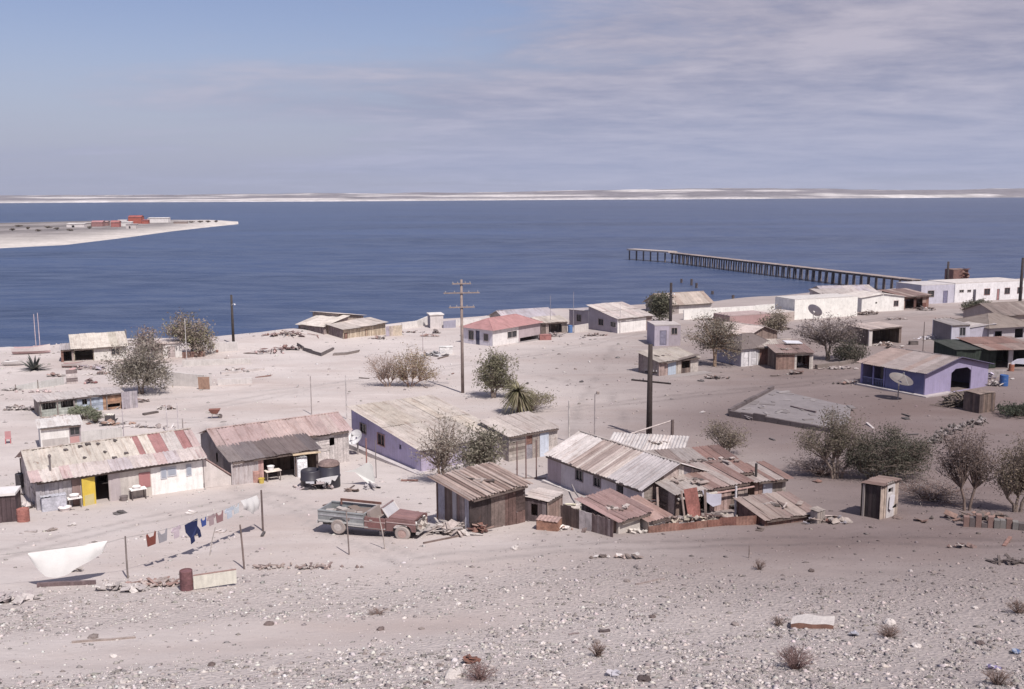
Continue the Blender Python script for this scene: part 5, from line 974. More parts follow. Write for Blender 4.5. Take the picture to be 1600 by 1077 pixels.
def wall_run(name, label, pts, tops, style, pal, cat='wall', th=.16, posts=False, mat=None):
    t = thing(name, label, cat, G(*pts[0])); p0 = Vector(t.location); mb = MB()
    for k in range(len(pts)-1):
        q0, q1 = G(*pts[k])-p0, G(*pts[k+1])-p0; d_ = q1-q0; nrm = Vector((d_.y, -d_.x)).normalized(); z = min(q0.z, q1.z)
        if nrm.y > 0: nrm = -nrm
        fill(mb, style, (q0.x, q0.y), (q1.x, q1.y), z-.25, z+H(q0+p0, pts[k][0], tops[k]), z+H(q1+p0, pts[k+1][0], tops[k+1]), nrm, P_(pal), th)
        if posts: MB().path([(q0.x, q0.y-.05, q0.z-.2), (q0.x, q0.y-.05, q0.z+H(q0+p0, pts[k][0], tops[k])+.15)], .05, 6, (.26, .22, .2)).build('post', WOOD, t)
    mb.build('boards' if 'plank' in style or style == 'patch' else 'wall', mat or globals()[WALLMAT[style]], t); return t
wall_run('brown_fence', 'low brown board fence right of the small white hut', [(285, 560), (321, 557)], [550, 547], 'plank', [(.2, .12, .1), (.16, .1, .085)], 'fence')
wall_run('ruined_wall', 'long low pale ruin wall right of the left tree', [(258, 603), (318, 605), (330, 603)], [580, 586, 586], 'plain', (.50, .47, .46), th=.25)
wall_run('ruined_wall', 'short pale ruin wall with a straight coping, right of the brown square panel', [(340, 602), (394, 599)], [592, 590], 'plain', (.53, .50, .49), th=.25)
wall_run('ruined_wall', 'far pale ruin wall behind the brown square panel', [(285, 573), (345, 570), (392, 568)], [563, 561, 560], 'plain', (.52, .49, .47), th=.25)
wall_run('ruined_wall', 'pale ruin wall running along the shore under the thin power pole', [(325, 552), (372, 548)], [536, 533], 'plain', (.52, .49, .48), th=.25)
for i, (a, b_, c) in enumerate(((345, 585, 577), (381, 581, 573))): plank(('left' if not i else 'right') + ' one of two pale beams lying inside the ruin walls', (a, b_), (a+32, b_-3), .25, .3, (.45, .41, .40), name='concrete_beam', cat='beam', mat=CONC)
p = G(319, 609); solo('wooden_screen', MB().rbx((0, 0, .7), (1.15, .08, 1.3), (.1, 0, 0), (.32, .21, .16)).rbx((0, -.05, 1.3), (1.2, .05, .08), (.1, 0, 0), (.2, .13, .1)), WOOD, 'square brown wooden panel standing against the long low ruin wall', 'panel', p, .05)
heap('dark posts and bins against the ruin wall right of the left tree', 270, 598, 1.6, .6, .9, 12, 'greydark', 'scrap_heap', 'scrap heap', kinds='bp', size=.4)
# boats and beach gear at the left shore
def boat(label, px, py, ln, wd, hh, yaw, col, col2, group='boats on the beach'):
    t = thing('fishing_boat', label, 'boat', G(px, py), yaw, group); mb = MB(); n = 12; rows = []
    for k in range(n+1):
        u = k/n; w = wd/2*(1-max(0, (u-.45)/.55)**2.2)*(.85+.3*min(u/.3, 1)*.5); sh_ = hh*(1+.9*max(0, u-.35)**1.5+.25*max(0, .2-u)); kx = -.15*hh if u < .02 else 0
        rows.append([(ln*(u-.5), -w, sh_), (ln*(u-.5)-.0, -w*.86, hh*.5), (ln*(u-.5), -w*.35, .05+.3*max(0, u-.7)), (ln*(u-.5), w*.35, .05+.3*max(0, u-.7)), (ln*(u-.5), w*.86, hh*.5), (ln*(u-.5), w, sh_), (ln*(u-.5), w*.88, sh_), (ln*(u-.5), w*.7, hh*.45), (ln*(u-.5), -w*.7, hh*.45), (ln*(u-.5), -w*.88, sh_)])
    vs = [v for r_ in rows for v in r_]; m = 10
    for k in range(n):
        for q in range(m): mb.add([rows[k][q], rows[k][(q+1) % m], rows[k+1][(q+1) % m], rows[k+1][q]], [(0, 3, 2, 1)], col2 if q in (0, 4, 5, 9) else col)
    mb.add(rows[0], [tuple(range(m))], col); mb.build('hull', PLASTIC, t)
    for u in (.25, .5, .7): MB().bx(ln*(u-.5)-.12, ln*(u-.5)+.12, -wd*.36, wd*.36, hh*.72, hh*.78, (.4, .33, .3)).build('thwart', WOOD, t)
    return t
boat('pink and white beached boat with two thin masts at the left shore', 50, 553, 4.6, 1.5, .85, .15, (.46, .33, .33), (.60, .54, .53))
for px, tp in ((57, 491), (63, 489)): post(f'{"left" if px == 57 else "right"} one of the twin thin masts by the beached pink boat', px, 549, tp, .05, (.55, .45, .47), name='mast', cat='mast')
boat('small white skiff with a dark sail bag on the beach left of the agave', 22, 571, 2.4, 1.0, .5, .1, (.6, .58, .57), (.5, .47, .46))
boat('flat dark red dinghy lying before the cream roofed house', 117, 574, 2.8, 1.1, .5, .1, (.3, .2, .19), (.5, .44, .42))
blade_plant('agave', 'dark spiky agave on the left shore before the beached boat', G(54, 578), 46, 2.3, .14, [(.12, .125, .115), (.09, .095, .085), (.16, .16, .14)], 'agave', droop=.25)
heap('dark spade and bags on the beach at the far left', 12, 570, 1.2, .6, .8, 10, 'greydark', 'beach_gear', 'beach gear', size=.4)
heap('nets and coloured floats heaped below the cream roofed house', 140, 577, 4.2, 1.6, .8, 40, [(.42, .28, .27), (.30, .27, .30), (.50, .44, .42), (.2, .17, .17)], 'net_heap', 'net heap', size=.6)
heap('maroon and dark oil cans left of the left tree', 141, 599, 1.8, .8, .7, 14, [(.2, .09, .09), (.15, .11, .11), (.45, .3, .29)], 'oil_cans', 'cans', kinds='sp', size=.55)
wall_run('stacked_boards', 'stack of pale boards with two dark gaps left of the maroon cans', [(104, 600), (122, 599)], [578, 577], 'hplank', [(.46, .40, .39), (.2, .16, .16), (.48, .43, .42)], 'board stack', .5)
wall_run('net_fence', 'low pale green net fence with a string of dark weights on the left beach', [(25, 610), (60, 607), (100, 601)], [603, 596, 589], 'plain', (.47, .465, .455), 'fence', .06, True)
heap('row of dark weights and floats along the pale net fence', 60, 613, 5.0, .5, .15, 30, [(.25, .2, .2), (.5, .4, .39), (.35, .3, .3)], 'net_weights', 'weights', kinds='s', size=.55)
heap('tufts of grey weed at the far left edge of the beach', 20, 610, 2.4, .8, .3, 40, [(.40, .37, .36)], 'weed_tuft', 'weeds', kinds='b', size=.3)
# yard fence of odd panels and the trailer-like hut, left middle
h = house('long_low_shack', 'long low ramshackle shack with pale flat roof and green, blue and orange front panels', (64, 652), (192, 638), 'shack'); L_ = LEN(h)
GR = [(.36, .385, .35), (.40, .42, .39), (.32, .335, .31)]
block(h, 0, 0, L_, 2.6, 1.5, 'mf', .12, wall=('plank', 'board'), walls={'F': [(0, .22, 'hplank', GR), (.22, .44, 'hplank', GR), (.44, .75, 'hplank', [(.34, .385, .46), (.38, .42, .49), (.30, .34, .41)]), (.75, 1, 'hplank', [(.36, .21, .14), (.31, .19, .13), (.40, .26, .18)])]},
  holes={'F': [(.03, .19, .75, 1.35, 'open'), (.25, .40, .75, 1.35, 'open'), (.50, .56, .8, 1.3, 'open'), (.80, .96, .25, .55, 'open')]}, roofcols=[(.44, .40, .385), (.48, .44, .42), (.40, .36, .35)], sw=1.1, amp=.015, oh=.25, rj=.25)
for k in range(6): MB().bx(L_*k/5-.05, L_*k/5+.05, -.16, -.08, -.2, 1.62, (.22, .185, .175)).build('post', WOOD, h)
MB().bx(-.2, L_+.2, -.24, -.17, 1.46, 1.54, (.15, .125, .125)).build('eave_beam', WOOD, h)
heap('boards, pipes and nets lying on the flat roof of the long low shack', 125, 630, 6, 1.4, .12, 26, [(.2, .17, .18), (.42, .38, .36), (.3, .25, .24), (.12, .1, .11)], 'roof_litter', 'roof litter', kinds='b', size=.8, loc=on(h, L_*.55, 1.2, 1.5))
shrub('scrub', 'grey green bush in front of the blue panels of the long low shack', G(131, 655), 1.5, 1.15, 60, (.8, .8, .75), [(.17, .19, .13), (.22, .23, .17), (.13, .14, .10)], nper=14, leaf=.09)
shrub('scrub', 'small dark bush right of the grey green one by the orange shack panel', G(150, 661), .75, .9, 40, (.7, .7, .65), [(.10, .11, .075), (.15, .15, .11)], nper=12, leaf=.08)
crate('dark trunk with pale lid by the orange shack panel', 172, 657, .7, .5, .5, .1, [(.07, .06, .065)], 'plain', [(.6, .56, .5)], name='trunk_box', cat='box')
wall_run('screen', 'grey board screen right of the orange panel under the left tree', [(191, 640), (216, 637)], [612, 610], 'plank', [(.33, .3, .33), (.37, .34, .36)], 'screen')
heap('clutter of boxes and tubs in front of the green panels of the long low shack', 88, 655, 3.4, .7, .4, 26, [(.4, .37, .36), (.25, .22, .22), (.5, .46, .44), (.34, .27, .23)], 'yard_clutter', 'clutter', size=.5)
heap('tyres, cans and pale scraps between the orange panel and the cabin wall', 176, 664, 2.6, 1.2, .5, 26, [(.07, .06, .06), (.5, .45, .4), (.3, .2, .16)], 'scrap_heap', 'scrap heap', kinds='ps', size=.5)
heap('pale timber and nets left of the panel fence', 46, 640, 2.6, .9, .35, 24, [(.44, .40, .39), (.3, .26, .26)], 'timber_heap', 'timber', size=.5)
h = house('white_cabin', 'low white cabin with dark window, standing behind the long tin roofed house', (66, 702), (127, 697), 'cabin'); L_ = LEN(h)
block(h, 0, 0, L_, 2.4, 1.75, 'mf', .2, wall=('plain', (.64, .62, .60)), walls={'F': [(0, .7, 'plain', (.66, .64, .62)), (.7, 1, 'plain', (.38, .34, .36))]}, holes={'F': [(.73, .95, 1.0, 1.62, 'glass', (.2, .17, .18))]}, roofcols=[(.56, .53, .51)], sw=1.2, amp=.01)
MB().bx(.05, L_*.68, -.12, -.08, .0, .85, (.42, .39, .375)).build('base_panel', PLASTER, h)
MB().bx(L_*.72, L_*.96, -.13, -.08, .25, .85, (.42, .25, .24)).build('red_panel', METAL, h)
wall_run('yard_wall', 'low pale yard wall right of the white cabin', [(128, 697), (160, 695), (192, 691)], [674, 671, 668], 'plain', (.50, .48, .465), th=.12)
heap('white sacks inside the low pale yard wall', 178, 685, 1.6, .8, .8, 9, [(.6, .57, .56), (.48, .45, .44)], 'sack_pile', 'sacks', kinds='s', size=.9)
post('thin pole at the yard wall corner', 194, 692, 642, .035, (.4, .36, .38)); post('short post right of the yard wall', 286, 672, 654, .05, (.33, .29, .28))
for px, b_, tp, wd in ((262, 676, 632, 'left'), (279, 676, 630, 'right')): post(f'{wd} one of the pale thin twin posts behind the tin roofed house', px, b_, tp, .04, (.5, .46, .47))
plank('dark tapering board lying on pale ground right of the grey screen', (224, 649), (246, 645), .15, .35, (.12, .1, .095))
heap('low strip of junk behind the ridge of the tin roofed house', 232, 668, 4.5, .6, .3, 26, [(.5, .46, .45), (.25, .21, .2), (.42, .38, .37)], 'junk_strip', 'junk', size=.4)
t = thing('faded_chair', 'little faded red chair standing alone on the pale sand at the left edge', 'chair', G(13, 693), .4); MB().bx(-.22, .22, -.2, .2, .38, .43, (.44, .22, .23)).build('seat', PLASTIC, t); MB().bx(-.22, .22, .18, .23, .43, .95, (.44, .24, .25)).build('backrest', PLASTIC, t)
for sx in (-.18, .18):
    for sy in (-.16, .16): MB().bx(sx-.03, sx+.03, sy-.03, sy+.03, -.05, .38, (.45, .15, .16)).build('leg', PLASTIC, t)
t = thing('wheelbarrow', 'brown upturned wheelbarrow on the open sand above the pink roof', 'wheelbarrow', G(336, 654), .2)
MB().hexa([(-.25, -.2, .45), (.25, -.2, .45), (.25, .2, .45), (-.25, .2, .45), (-.5, -.35, .85), (.5, -.35, .85), (.5, .35, .85), (-.5, .35, .85)], (.2, .09, .07)).build('tray', RUSTY, t)
MB().lathe([(.05, -.05), (.2, -.05), (.2, .05), (.05, .05)], 14, (.45, 0, .2), (.12, .1, .1), Matrix.Rotation(rad(90), 3, 'X')).build('wheel', RUBBER, t)
for y in (-.2, .2): MB().path([(.45, y*.4, .2), (-.1, y, .42), (-.8, y*1.2, .6)], .03, 5, (.35, .33, .3)).path([(-.2, y, .45), (-.3, y, 0)], .025, 5, (.35, .33, .3)).build('handle', METAL, t)
# dune debris
for a, b_, cnt, nm in ((448, 546, 20, 'maroon and dark wreckage at the left end of the dune'), (420, 552, 18, 'broken slabs and red scraps low on the left of the dune')): heap(nm, a, b_, 4.5, 1.6, .7, cnt, [(.2, .12, .11), (.15, .12, .12), (.45, .33, .32)], 'wreckage', 'wreckage', size=.9)
heap('long brown heap of boards on the shore crest behind the dune', 447, 524, 6.5, 1.6, .8, 44, [(.27, .17, .15), (.2, .14, .14), (.42, .35, .31)], 'board_heap', 'board heap', size=.8)
def slab_edge(label, pts, hh=.5, col=(.14, .12, .12), name='broken_slab'):
    t = thing(name, label, 'slab', G(*pts[0])); p0 = Vector(t.location); mb = MB()
    for a, b_ in zip(pts, pts[1:]):
        q0, q1 = G(*a)-p0, G(*b_)-p0; mb.hexa([(q0.x, q0.y, q0.z-.1), (q1.x, q1.y, q1.z-.1), (q1.x, q1.y+1.2, q1.z-.1), (q0.x, q0.y+1.2, q0.z-.1), (q0.x, q0.y, q0.z+hh*R.uniform(.7, 1.1)), (q1.x, q1.y, q1.z+hh*R.uniform(.7, 1.1)), (q1.x, q1.y+1.2, q1.z+.2), (q0.x, q0.y+1.2, q0.z+.2)], jit(col, .1))
    mb.build('broken_face', ROCK, t); return t
slab_edge('dark V shaped broken slab edge in the dune below the boarded hut', [(473, 548), (487, 553), (502, 557), (520, 548)], .55); slab_edge('low dark broken edge right of the V shaped slab', [(520, 556), (540, 555), (560, 551)], .3, (.2, .17, .16)); slab_edge('dark little broken edge left of the V shaped slab', [(464, 541), (472, 546)], .5)
# boarded hut with stepped roofs
h = house('boarded_hut', 'boarded tan hut with stepped pale roofs on the dune by the sea', (537, 530), (602, 523), 'hut'); L_ = LEN(h)
block(h, 0, 0, L_, 3.0, 1.75, 'mf', .45, wall=('plank', [(.46, .38, .29), (.50, .42, .33), (.42, .34, .26)]), walls={'L': ('plank', [(.22, .17, .17), (.26, .21, .2)])}, holes={'F': [(.02, .1, 0, 1.2, 'leaf', (.25, .15, .12)), (.5, .56, 0, 1.2, 'leaf', (.4, .3, .23))]}, roofcols=[(.45, .405, .375), (.48, .43, .40)], oh=.4, sw=1.2)
block(h, -.6, 3.2, L_*.56, 5.0, 1.95, 'mr', .95, wall=('plank', [(.22, .17, .17), (.26, .21, .2)]), holes={'L': [(.2, .4, .9, 1.5, 'win')]}, roofcols=[(.50, .46, .42), (.48, .44, .41)], oh=.35, sw=1.2)
block(h, L_*.42, 4.6, L_*.62, 5.0, 2.45, 'ml', .75, wall=('plank', [(.40, .33, .29), (.35, .29, .26)]), roofcols=[(.46, .41, .38), (.43, .38, .36)], oh=.35, sw=1.2)
wall_run('pale_fence', 'yellowish board fence right of the boarded tan hut', [(603, 526), (628, 524)], [508, 508], 'patch', [(.48, .41, .33), (.40, .34, .3), (.46, .41, .47)], 'fence')
wall_run('beach_wall', 'broken white wall along the shore between boarded hut and red roofed house', [(628, 514), (652, 511), (668, 507), (690, 505)], [505, 501, 494, 491], 'plain', (.62, .59, .57))
h = house('white_kiosk', 'tiny white kiosk with flat cap roof by the sea', (673, 513), (692, 512), 'kiosk'); block(h, 0, 0, LEN(h), 2.4, 2.0, 'flat', 0, wall=('plain', (.55, .51, .50)), walls={'L': ('plain', (.3, .28, .32))}, roofcols=[(.62, .59, .57)], roofmat=CONC, oh=.2)
wall_run('blue_wall', 'low grey-blue wall right of the white kiosk', [(693, 513), (712, 512)], [502, 500], 'plain', (.32, .31, .38)); wall_run('beach_wall', 'low white wall behind the double armed power pole', [(712, 509), (752, 506)], [499, 497], 'plain', (.6, .57, .56))
heap('dark figure-like stack of cans before the white kiosk', 681, 521, .8, .6, 1.1, 14, 'greydark', 'can_stack', 'cans', kinds='ps', size=.5); heap('brown upturned trough and timber before the white kiosk', 672, 526, 3.0, .8, .4, 16, [(.28, .18, .16), (.4, .33, .31)], 'timber_heap', 'timber', size=.6)
crate('white chest and grey tarpaulin heap on open sand', 697, 553, 1.6, 1.1, .9, .1, [(.62, .60, .59)], 'plain', [(.62, .6, .58)], name='chest', cat='chest'); heap('grey tarpaulin heap left of the white chest', 676, 556, 3.0, 1.4, .6, 14, [(.42, .41, .43), (.36, .35, .36)], 'tarpaulin_heap', 'tarpaulin', kinds='p', size=.9)
plank('dark board on the sand below the white chest', (685, 561), (700, 557), .1, .3, (.14, .11, .1)); post('thin grey post left of the white chest', 661, 549, 518, .05, (.4, .35, .35))
# red roofed house
h = house('red_roofed_house', 'white house with red hipped roof and dark door near the sea', (770, 541), (818, 534)); L_ = LEN(h)
block(h, 0, 0, L_, 5.2, 2.3, 'hip', 1.25, wall=('plain', (.62, .59, .60)), walls={'L': ('plain', (.60, .57, .62))}, holes={'L': [(.18, .34, .75, 1.9, 'win'), (.42, .56, 0, 2.05, 'leaf', (.08, .08, .12)), (.72, .86, .8, 1.7, 'win')], 'F': [(.3, .36, .3, 1.2, 'glass'), (.62, .95, .9, 1.8, 'glass')]}, roofcols=[(.36, .19, .185)], oh=.45) if L_ > 99 else block(h, 0, 0, L_+3.6, 5.2, 2.3, 'hip', 1.25, wall=('plain', (.62, .59, .60)), walls={'L': ('plain', (.58, .55, .60)), 'F': [(0, .53, 'plain', (.66, .63, .62)), (.53, 1, 'plain', (.40, .33, .345))]}, holes={'L': [(.18, .34, .75, 1.9, 'win'), (.42, .56, 0, 2.05, 'leaf', (.08, .08, .12)), (.72, .86, .8, 1.7, 'win')], 'F': [(.30, .49, .9, 1.75, 'glass', (.5, .45, .44)), (.56, .97, .05, .6, 'open')]}, roofcols=[(.37, .20, .195)], oh=.45)  # left wall coloured dimmer than the front, for the shade on that side
MB().bx(-.5, L_+3.8, -.5, -.08, -.5, .06, (.3, .28, .28)).bx(-.5, -.08, -.08, 5.5, -.5, .06, (.3, .28, .28)).build('plinth', CONC, h)
h = house('grey_roofed_house', 'house with pale grey gable roof behind the red roofed house', (822, 520), (876, 516)); L_ = LEN(h)
block(h, -3, 0, L_+2, 6, 2.1, 'gx', 1.0, wall=('plain', (.38, .33, .31)), roofcols=[(.40, .37, .40), (.44, .40, .42)], oh=.5, sw=1.2); block(h, 1.2, -2.6, 4.2, 2.5, 1.7, 'mf', .45, wall=('patch', 'mixed'), holes={'F': [(.3, .8, .1, 1.4, 'open')]}, roofcols=[(.48, .43, .38), (.42, .36, .32)], oh=.4)
heap('boxes and a blue drum stacked beside the grey roofed house', 868, 526, 2.6, 1.2, 1.1, 26, [(.3, .26, .25), (.45, .41, .40), (.2, .17, .17)], 'yard_goods', 'yard goods', size=.6)
barrel('blue drum beside the grey roofed house', 891, 520, .35, 1.1, (.08, .16, .34), PLASTIC); wall_run('yard_wall', 'low white yard wall beside the blue drum', [(897, 520), (919, 518)], [509, 505], 'plain', (.52, .48, .46))
crate('dark red couch-like box by the carport of the red roofed house', 852, 531, 1.6, .8, .7, .1, [(.28, .13, .12)], 'plain', [(.3, .15, .14)], name='red_box', cat='box')
# long white house at right of it
h = house('white_gable_house', 'white fronted house with pale tin roof and side wall greyed for shade near the sea', (965, 521), (1012, 516)); L_ = LEN(h)
block(h, 0, 0, L_+.6, 6.6, 2.2, 'mf', 1.3, wall=('plain', (.62, .59, .57)), walls={'L': ('plain', (.36, .32, .35)), 'F': [(0, .84, 'plain', (.70, .67, .65)), (.84, 1, 'plain', (.25, .19, .18))]}, holes={'L': [(.35, .52, .85, 1.75, 'win'), (.78, .96, .9, 1.6, 'glass', (.45, .4, .4))]}, roofcols=[(.47, .42, .40), (.50, .45, .42), (.44, .38, .36)], oh=.4, sw=1.0, courses=2)  # grey left wall: shade of the side away from the sun, put into its colour
block(h, 0, 6.7, 5, 4.6, 2.5, 'mb', .2, wall=('plain', (.36, .32, .35)), holes={'L': [(.4, .62, .9, 1.9, 'win')]}, roofcols=[(.4, .36, .36)], sw=1.2)  # back wing wears the same shade grey
post('thin white pole before the white fronted house', 969, 521, 473, .04, (.5, .46, .45))
# lilac tower-like building behind the pole, and everything further right along the shore
h = house('lilac_block', 'lilac flat roofed block with tall door behind the thick dark pole', (1023, 541), (1062, 540)); L_ = LEN(h)
block(h, 0, 0, L_, 4, 2.75, 'flat', 0, wall=('plain', (.36, .32, .38)), walls={'F': [(0, .55, 'plain', (.40, .36, .42)), (.55, 1, 'plain', (.33, .29, .32))]}, holes={'F': [(.2, .46, .1, 2.1, 'leaf', (.2, .19, .25)), (.66, .86, 1.6, 2.4, 'win')]}, roofcols=[(.42, .38, .37)], roofmat=CONC, oh=.1)
h = house('straw_roofed_house', 'house with ragged tan roof at the water edge', (1058, 490), (1118, 486)); block(h, -2.5, 0, LEN(h)+1.5, 6, 1.7, 'gx', 1.5, wall=('plain', (.33, .29, .28)), walls={'F': [(0, .3, 'plain', (.3, .26, .25)), (.3, 1, 'plain', (.6, .57, .55))]}, roofcols=[(.38, .315, .27), (.42, .36, .315), (.35, .28, .24)], oh=.5, sw=1.0)
wall_run('white_wall', 'long low white wall along the water, left of the big blank white one', [(1068, 500), (1120, 497), (1180, 492), (1240, 488)], [484, 481, 477, 473], 'plain', (.72, .70, .67))
h = house('pink_walled_house', 'long windowless pink walled building behind the right hand trees', (1140, 511), (1202, 506)); block(h, 0, 0, LEN(h), 4, 1.6, 'flat', 0, wall=('plain', (.38, .25, .245)), roofcols=[(.36, .28, .27)], roofmat=CONC, oh=.08)
h = house('tan_walled_house', 'tan flat roofed building between the pink one and the blank white wall', (1203, 504), (1240, 501)); block(h, 0, 0, LEN(h), 3, 1.4, 'flat', 0, wall=('plain', (.42, .35, .32)), roofcols=[(.48, .43, .4)], roofmat=CONC, oh=.08)
h = house('blank_white_building', 'big blank white walled building behind the dish', (1241, 500), (1338, 494)); block(h, 0, 0, LEN(h), 5, 3.2, 'flat', 0, wall=('plain', (.74, .72, .68)), roofcols=[(.5, .47, .45)], roofmat=CONC, oh=.02)
dish('large grey dish standing before the blank white building', 1270, 514, 1.15, 2.6, rad(130), 35, (.42, .40, .42))
h = house('white_shore_house', 'white gabled house with one dark window near the jetty', (1346, 488), (1411, 485)); L_ = LEN(h)
block(h, 0, 0, L_, 6, 2.5, 'gy', .55, wall=('plain', (.72, .70, .67)), holes={'F': [(.76, .86, .9, 1.8, 'glass', (.4, .3, .3)), (.32, .36, 1.4, 1.7, 'open')]}, roofcols=[(.46, .42, .40), (.5, .46, .43)], oh=.3, sw=1.2)
h = house('pale_roofed_house', 'low house with wide pale roofs left of the white gabled one', (1300, 484), (1345, 482)); L_ = LEN(h)
block(h, 0, 0, L_, 7, 1.9, 'mf', 1.0, wall=('plain', (.4, .35, .33)), roofcols=[(.50, .45, .42), (.46, .41, .385)], oh=.4, sw=1.2); block(h, 3, 7.3, 10, 6, 2.2, 'gx', .9, wall=('plain', (.45, .4, .38)), roofcols=[(.42, .38, .40), (.48, .43, .41)], oh=.4, sw=1.2)
h = house('brown_yard_shed', 'long open brown shed between the white gabled house and the long white block', (1412, 484), (1450, 481), 'shed'); L_ = LEN(h)
block(h, 0, 0, L_, 5, 2.3, 'mf', .6, wall=('patch', 'rust'), holes={'F': [(.05, .4, 0, 1.8, 'open'), (.5, .75, 0, 1.8, 'open')]}, roofcols=[(.26, .17, .15), (.2, .14, .13), (.36, .28, .25)], oh=.5, sw=1.0)
heap('dark scrap and rails heaped before the white gabled house', 1357, 492, 4.6, 1.4, .9, 30, [(.12, .09, .085), (.18, .14, .12), (.25, .2, .18)], 'scrap_heap', 'scrap heap', size=.9); heap('white tubs and pipes before the brown open shed', 1445, 485, 5, 1.6, .9, 22, [(.6, .57, .56), (.35, .3, .28), (.2, .16, .15)], 'yard_goods', 'yard goods', size=.7)
h = house('long_white_block', 'long flat roofed white block with a row of dark windows and doors near the jetty', (1491, 473), (1602, 467)); L_ = LEN(h)
F_ = [((1498-1491)/111, (1504-1491)/111, 1.9, 2.3, 'glass', (.4, .35, .34)), ((1510-1491)/111, (1515-1491)/111, 1.9, 2.25, 'glass', (.4, .35, .34)), (.25, .29, 0, 2.3, 'leaf', (.08, .07, .09)), (.405, .48, 1.2, 2.3, 'win', (.3, .17, .16)), (.58, .62, 0, 2.2, 'leaf', (.35, .2, .2)), (.69, .76, 1.2, 2.3, 'win', (.3, .2, .2)), (.87, .94, 1.2, 2.3, 'win', (.3, .2, .2))]
block(h, 0, 0, L_, 7, 3.5, 'flat', 0, wall=('plain', (.68, .66, .67)), holes={'F': [(k[0]*L_/(L_+4.5), k[1]*L_/(L_+4.5), *k[2:]) for k in F_] if False else F_}, roofcols=[(.50, .46, .44)], roofmat=CONC, oh=.06)
block(h, -7.6, .15, 7.5, 6.6, 3.4, 'flat', 0, wall=('plain', (.45, .435, .50)), holes={'F': [(.2, .38, 1.3, 2.4, 'win'), (.66, .8, 0, 2.3, 'leaf', (.2, .19, .28))]}, roofcols=[(.45, .42, .42)], roofmat=CONC, oh=.06)
crate('brown rusty tank house on the far side of the long white block', 1493, 436, 3.6, 3.0, 5.3, .2, [(.16, .09, .08), (.2, .12, .1)], 'plain', [(.22, .15, .13)], name='tank_house', cat='tank house', loc=at(1493, 450, 218)-Vector((0, 0, 1.2)))
heap('rusty machinery beside the tank house beyond the long white block', 1506, 447, 3.0, 2.0, 6.5, 40, 'rust', 'machinery', 'machinery', size=1.2, loc=at(1505, 453, 217)-Vector((0, 0, .4)))
heap('dark car body and bushes by the pole at the right edge', 1596, 487, 3.5, 1.8, 1.3, 20, [(.08, .07, .08), (.14, .12, .12)], 'car_wreck', 'car wreck', size=1.1)
# jetty
a, b_ = at(1432, 447, 214), at(1052, 397.5, 316); zt = 3.2; a.z = b_.z = 0; t = thing('jetty', 'long timber jetty on many piles running out into the bay', 'jetty', a); d_ = b_-a; Lj = d_.length; t.rotation_euler.z = math.atan2(d_.y, d_.x)
dk = MB(); n = 60
for k in range(n): dk.bx(Lj*k/n, Lj*(k+.96)/n, -1.4+R.uniform(-.1, .1), 1.4+R.uniform(-.1, .1), zt-.12+R.uniform(-.05, .05), zt, jit(R.choice([(.27, .22, .205), (.32, .265, .245), (.24, .20, .19)]), .1))
dk.build('deck', WOOD, t); MB().bx(0, Lj, -1.2, -1.0, zt-.5, zt-.17, (.14, .11, .1)).bx(0, Lj, 1.0, 1.2, zt-.5, zt-.17, (.14, .11, .1)).build('beam', WOOD, t)
nb_ = 42
for k in range(nb_):
    x = Lj*(k+.5)/nb_; z0 = -2.0
    for y in (-1.15, 1.15): MB().path([(x+R.uniform(-.1, .1), y*1.15, z0), (x, y, zt-.15)], .24, 6, jit((.17, .14, .135), .2)).build('pile', POLEM, t)
hd_ = MB(); q0 = Vector((Lj, 0)); c2 = at(986, 394.5, 332); c2.z = 0; loc2 = c2-a; ang = t.rotation_euler.z; hx, hy = loc2.x*math.cos(ang)+loc2.y*math.sin(ang), -loc2.x*math.sin(ang)+loc2.y*math.cos(ang)
e0 = Vector((Lj-.5, 0, 0)); e1 = Vector((hx, hy, 0)); dr = (e1-e0).normalized(); pr = Vector((-dr.y, dr.x, 0)); ln2 = (e1-e0).length
for s0, s1, col in ((0, 1, (.40, .345, .315)),):
    P0, P1 = e0+dr*.6, e1; hd_.hexa([tuple(P0-pr*2+Vector((0, 0, zt-.1))), tuple(P1-pr*2+Vector((0, 0, zt-.1))), tuple(P1+pr*2+Vector((0, 0, zt-.1))), tuple(P0+pr*2+Vector((0, 0, zt-.1))), tuple(P0-pr*2+Vector((0, 0, zt+.35))), tuple(P1-pr*2+Vector((0, 0, zt+.35))), tuple(P1+pr*2+Vector((0, 0, zt+.35))), tuple(P0+pr*2+Vector((0, 0, zt+.35)))], col)
hd_.build('landing_stage', WOOD, t)
for k in range(6):
    for s_ in (-1.6, 1.6): P = e0+dr*(ln2*(k+.7)/6)+pr*s_; MB().path([(P.x, P.y, -2), (P.x, P.y, zt-.12)], .26, 6, jit((.18, .15, .14), .2)).build('pile', POLEM, t)
for i, (px, py) in enumerate(((1065, 438), (1080, 442), (1088, 446), (1113, 456), (1145, 466), (1178, 470))):
    q = ray(px, py+4); k = -CZ/q.z; mb = MB().path([(0, 0, -1.5), (R.uniform(-.1, .1), 0, R.uniform(.6, 1.6))], .3, 6, (.1, .08, .08)); solo('mooring_stump', mb, POLEM, 'dark stump standing in the shallow water off the tan roof', 'stump', (q.x*k, q.y*k, 0), 0, 'stumps in the shallows')
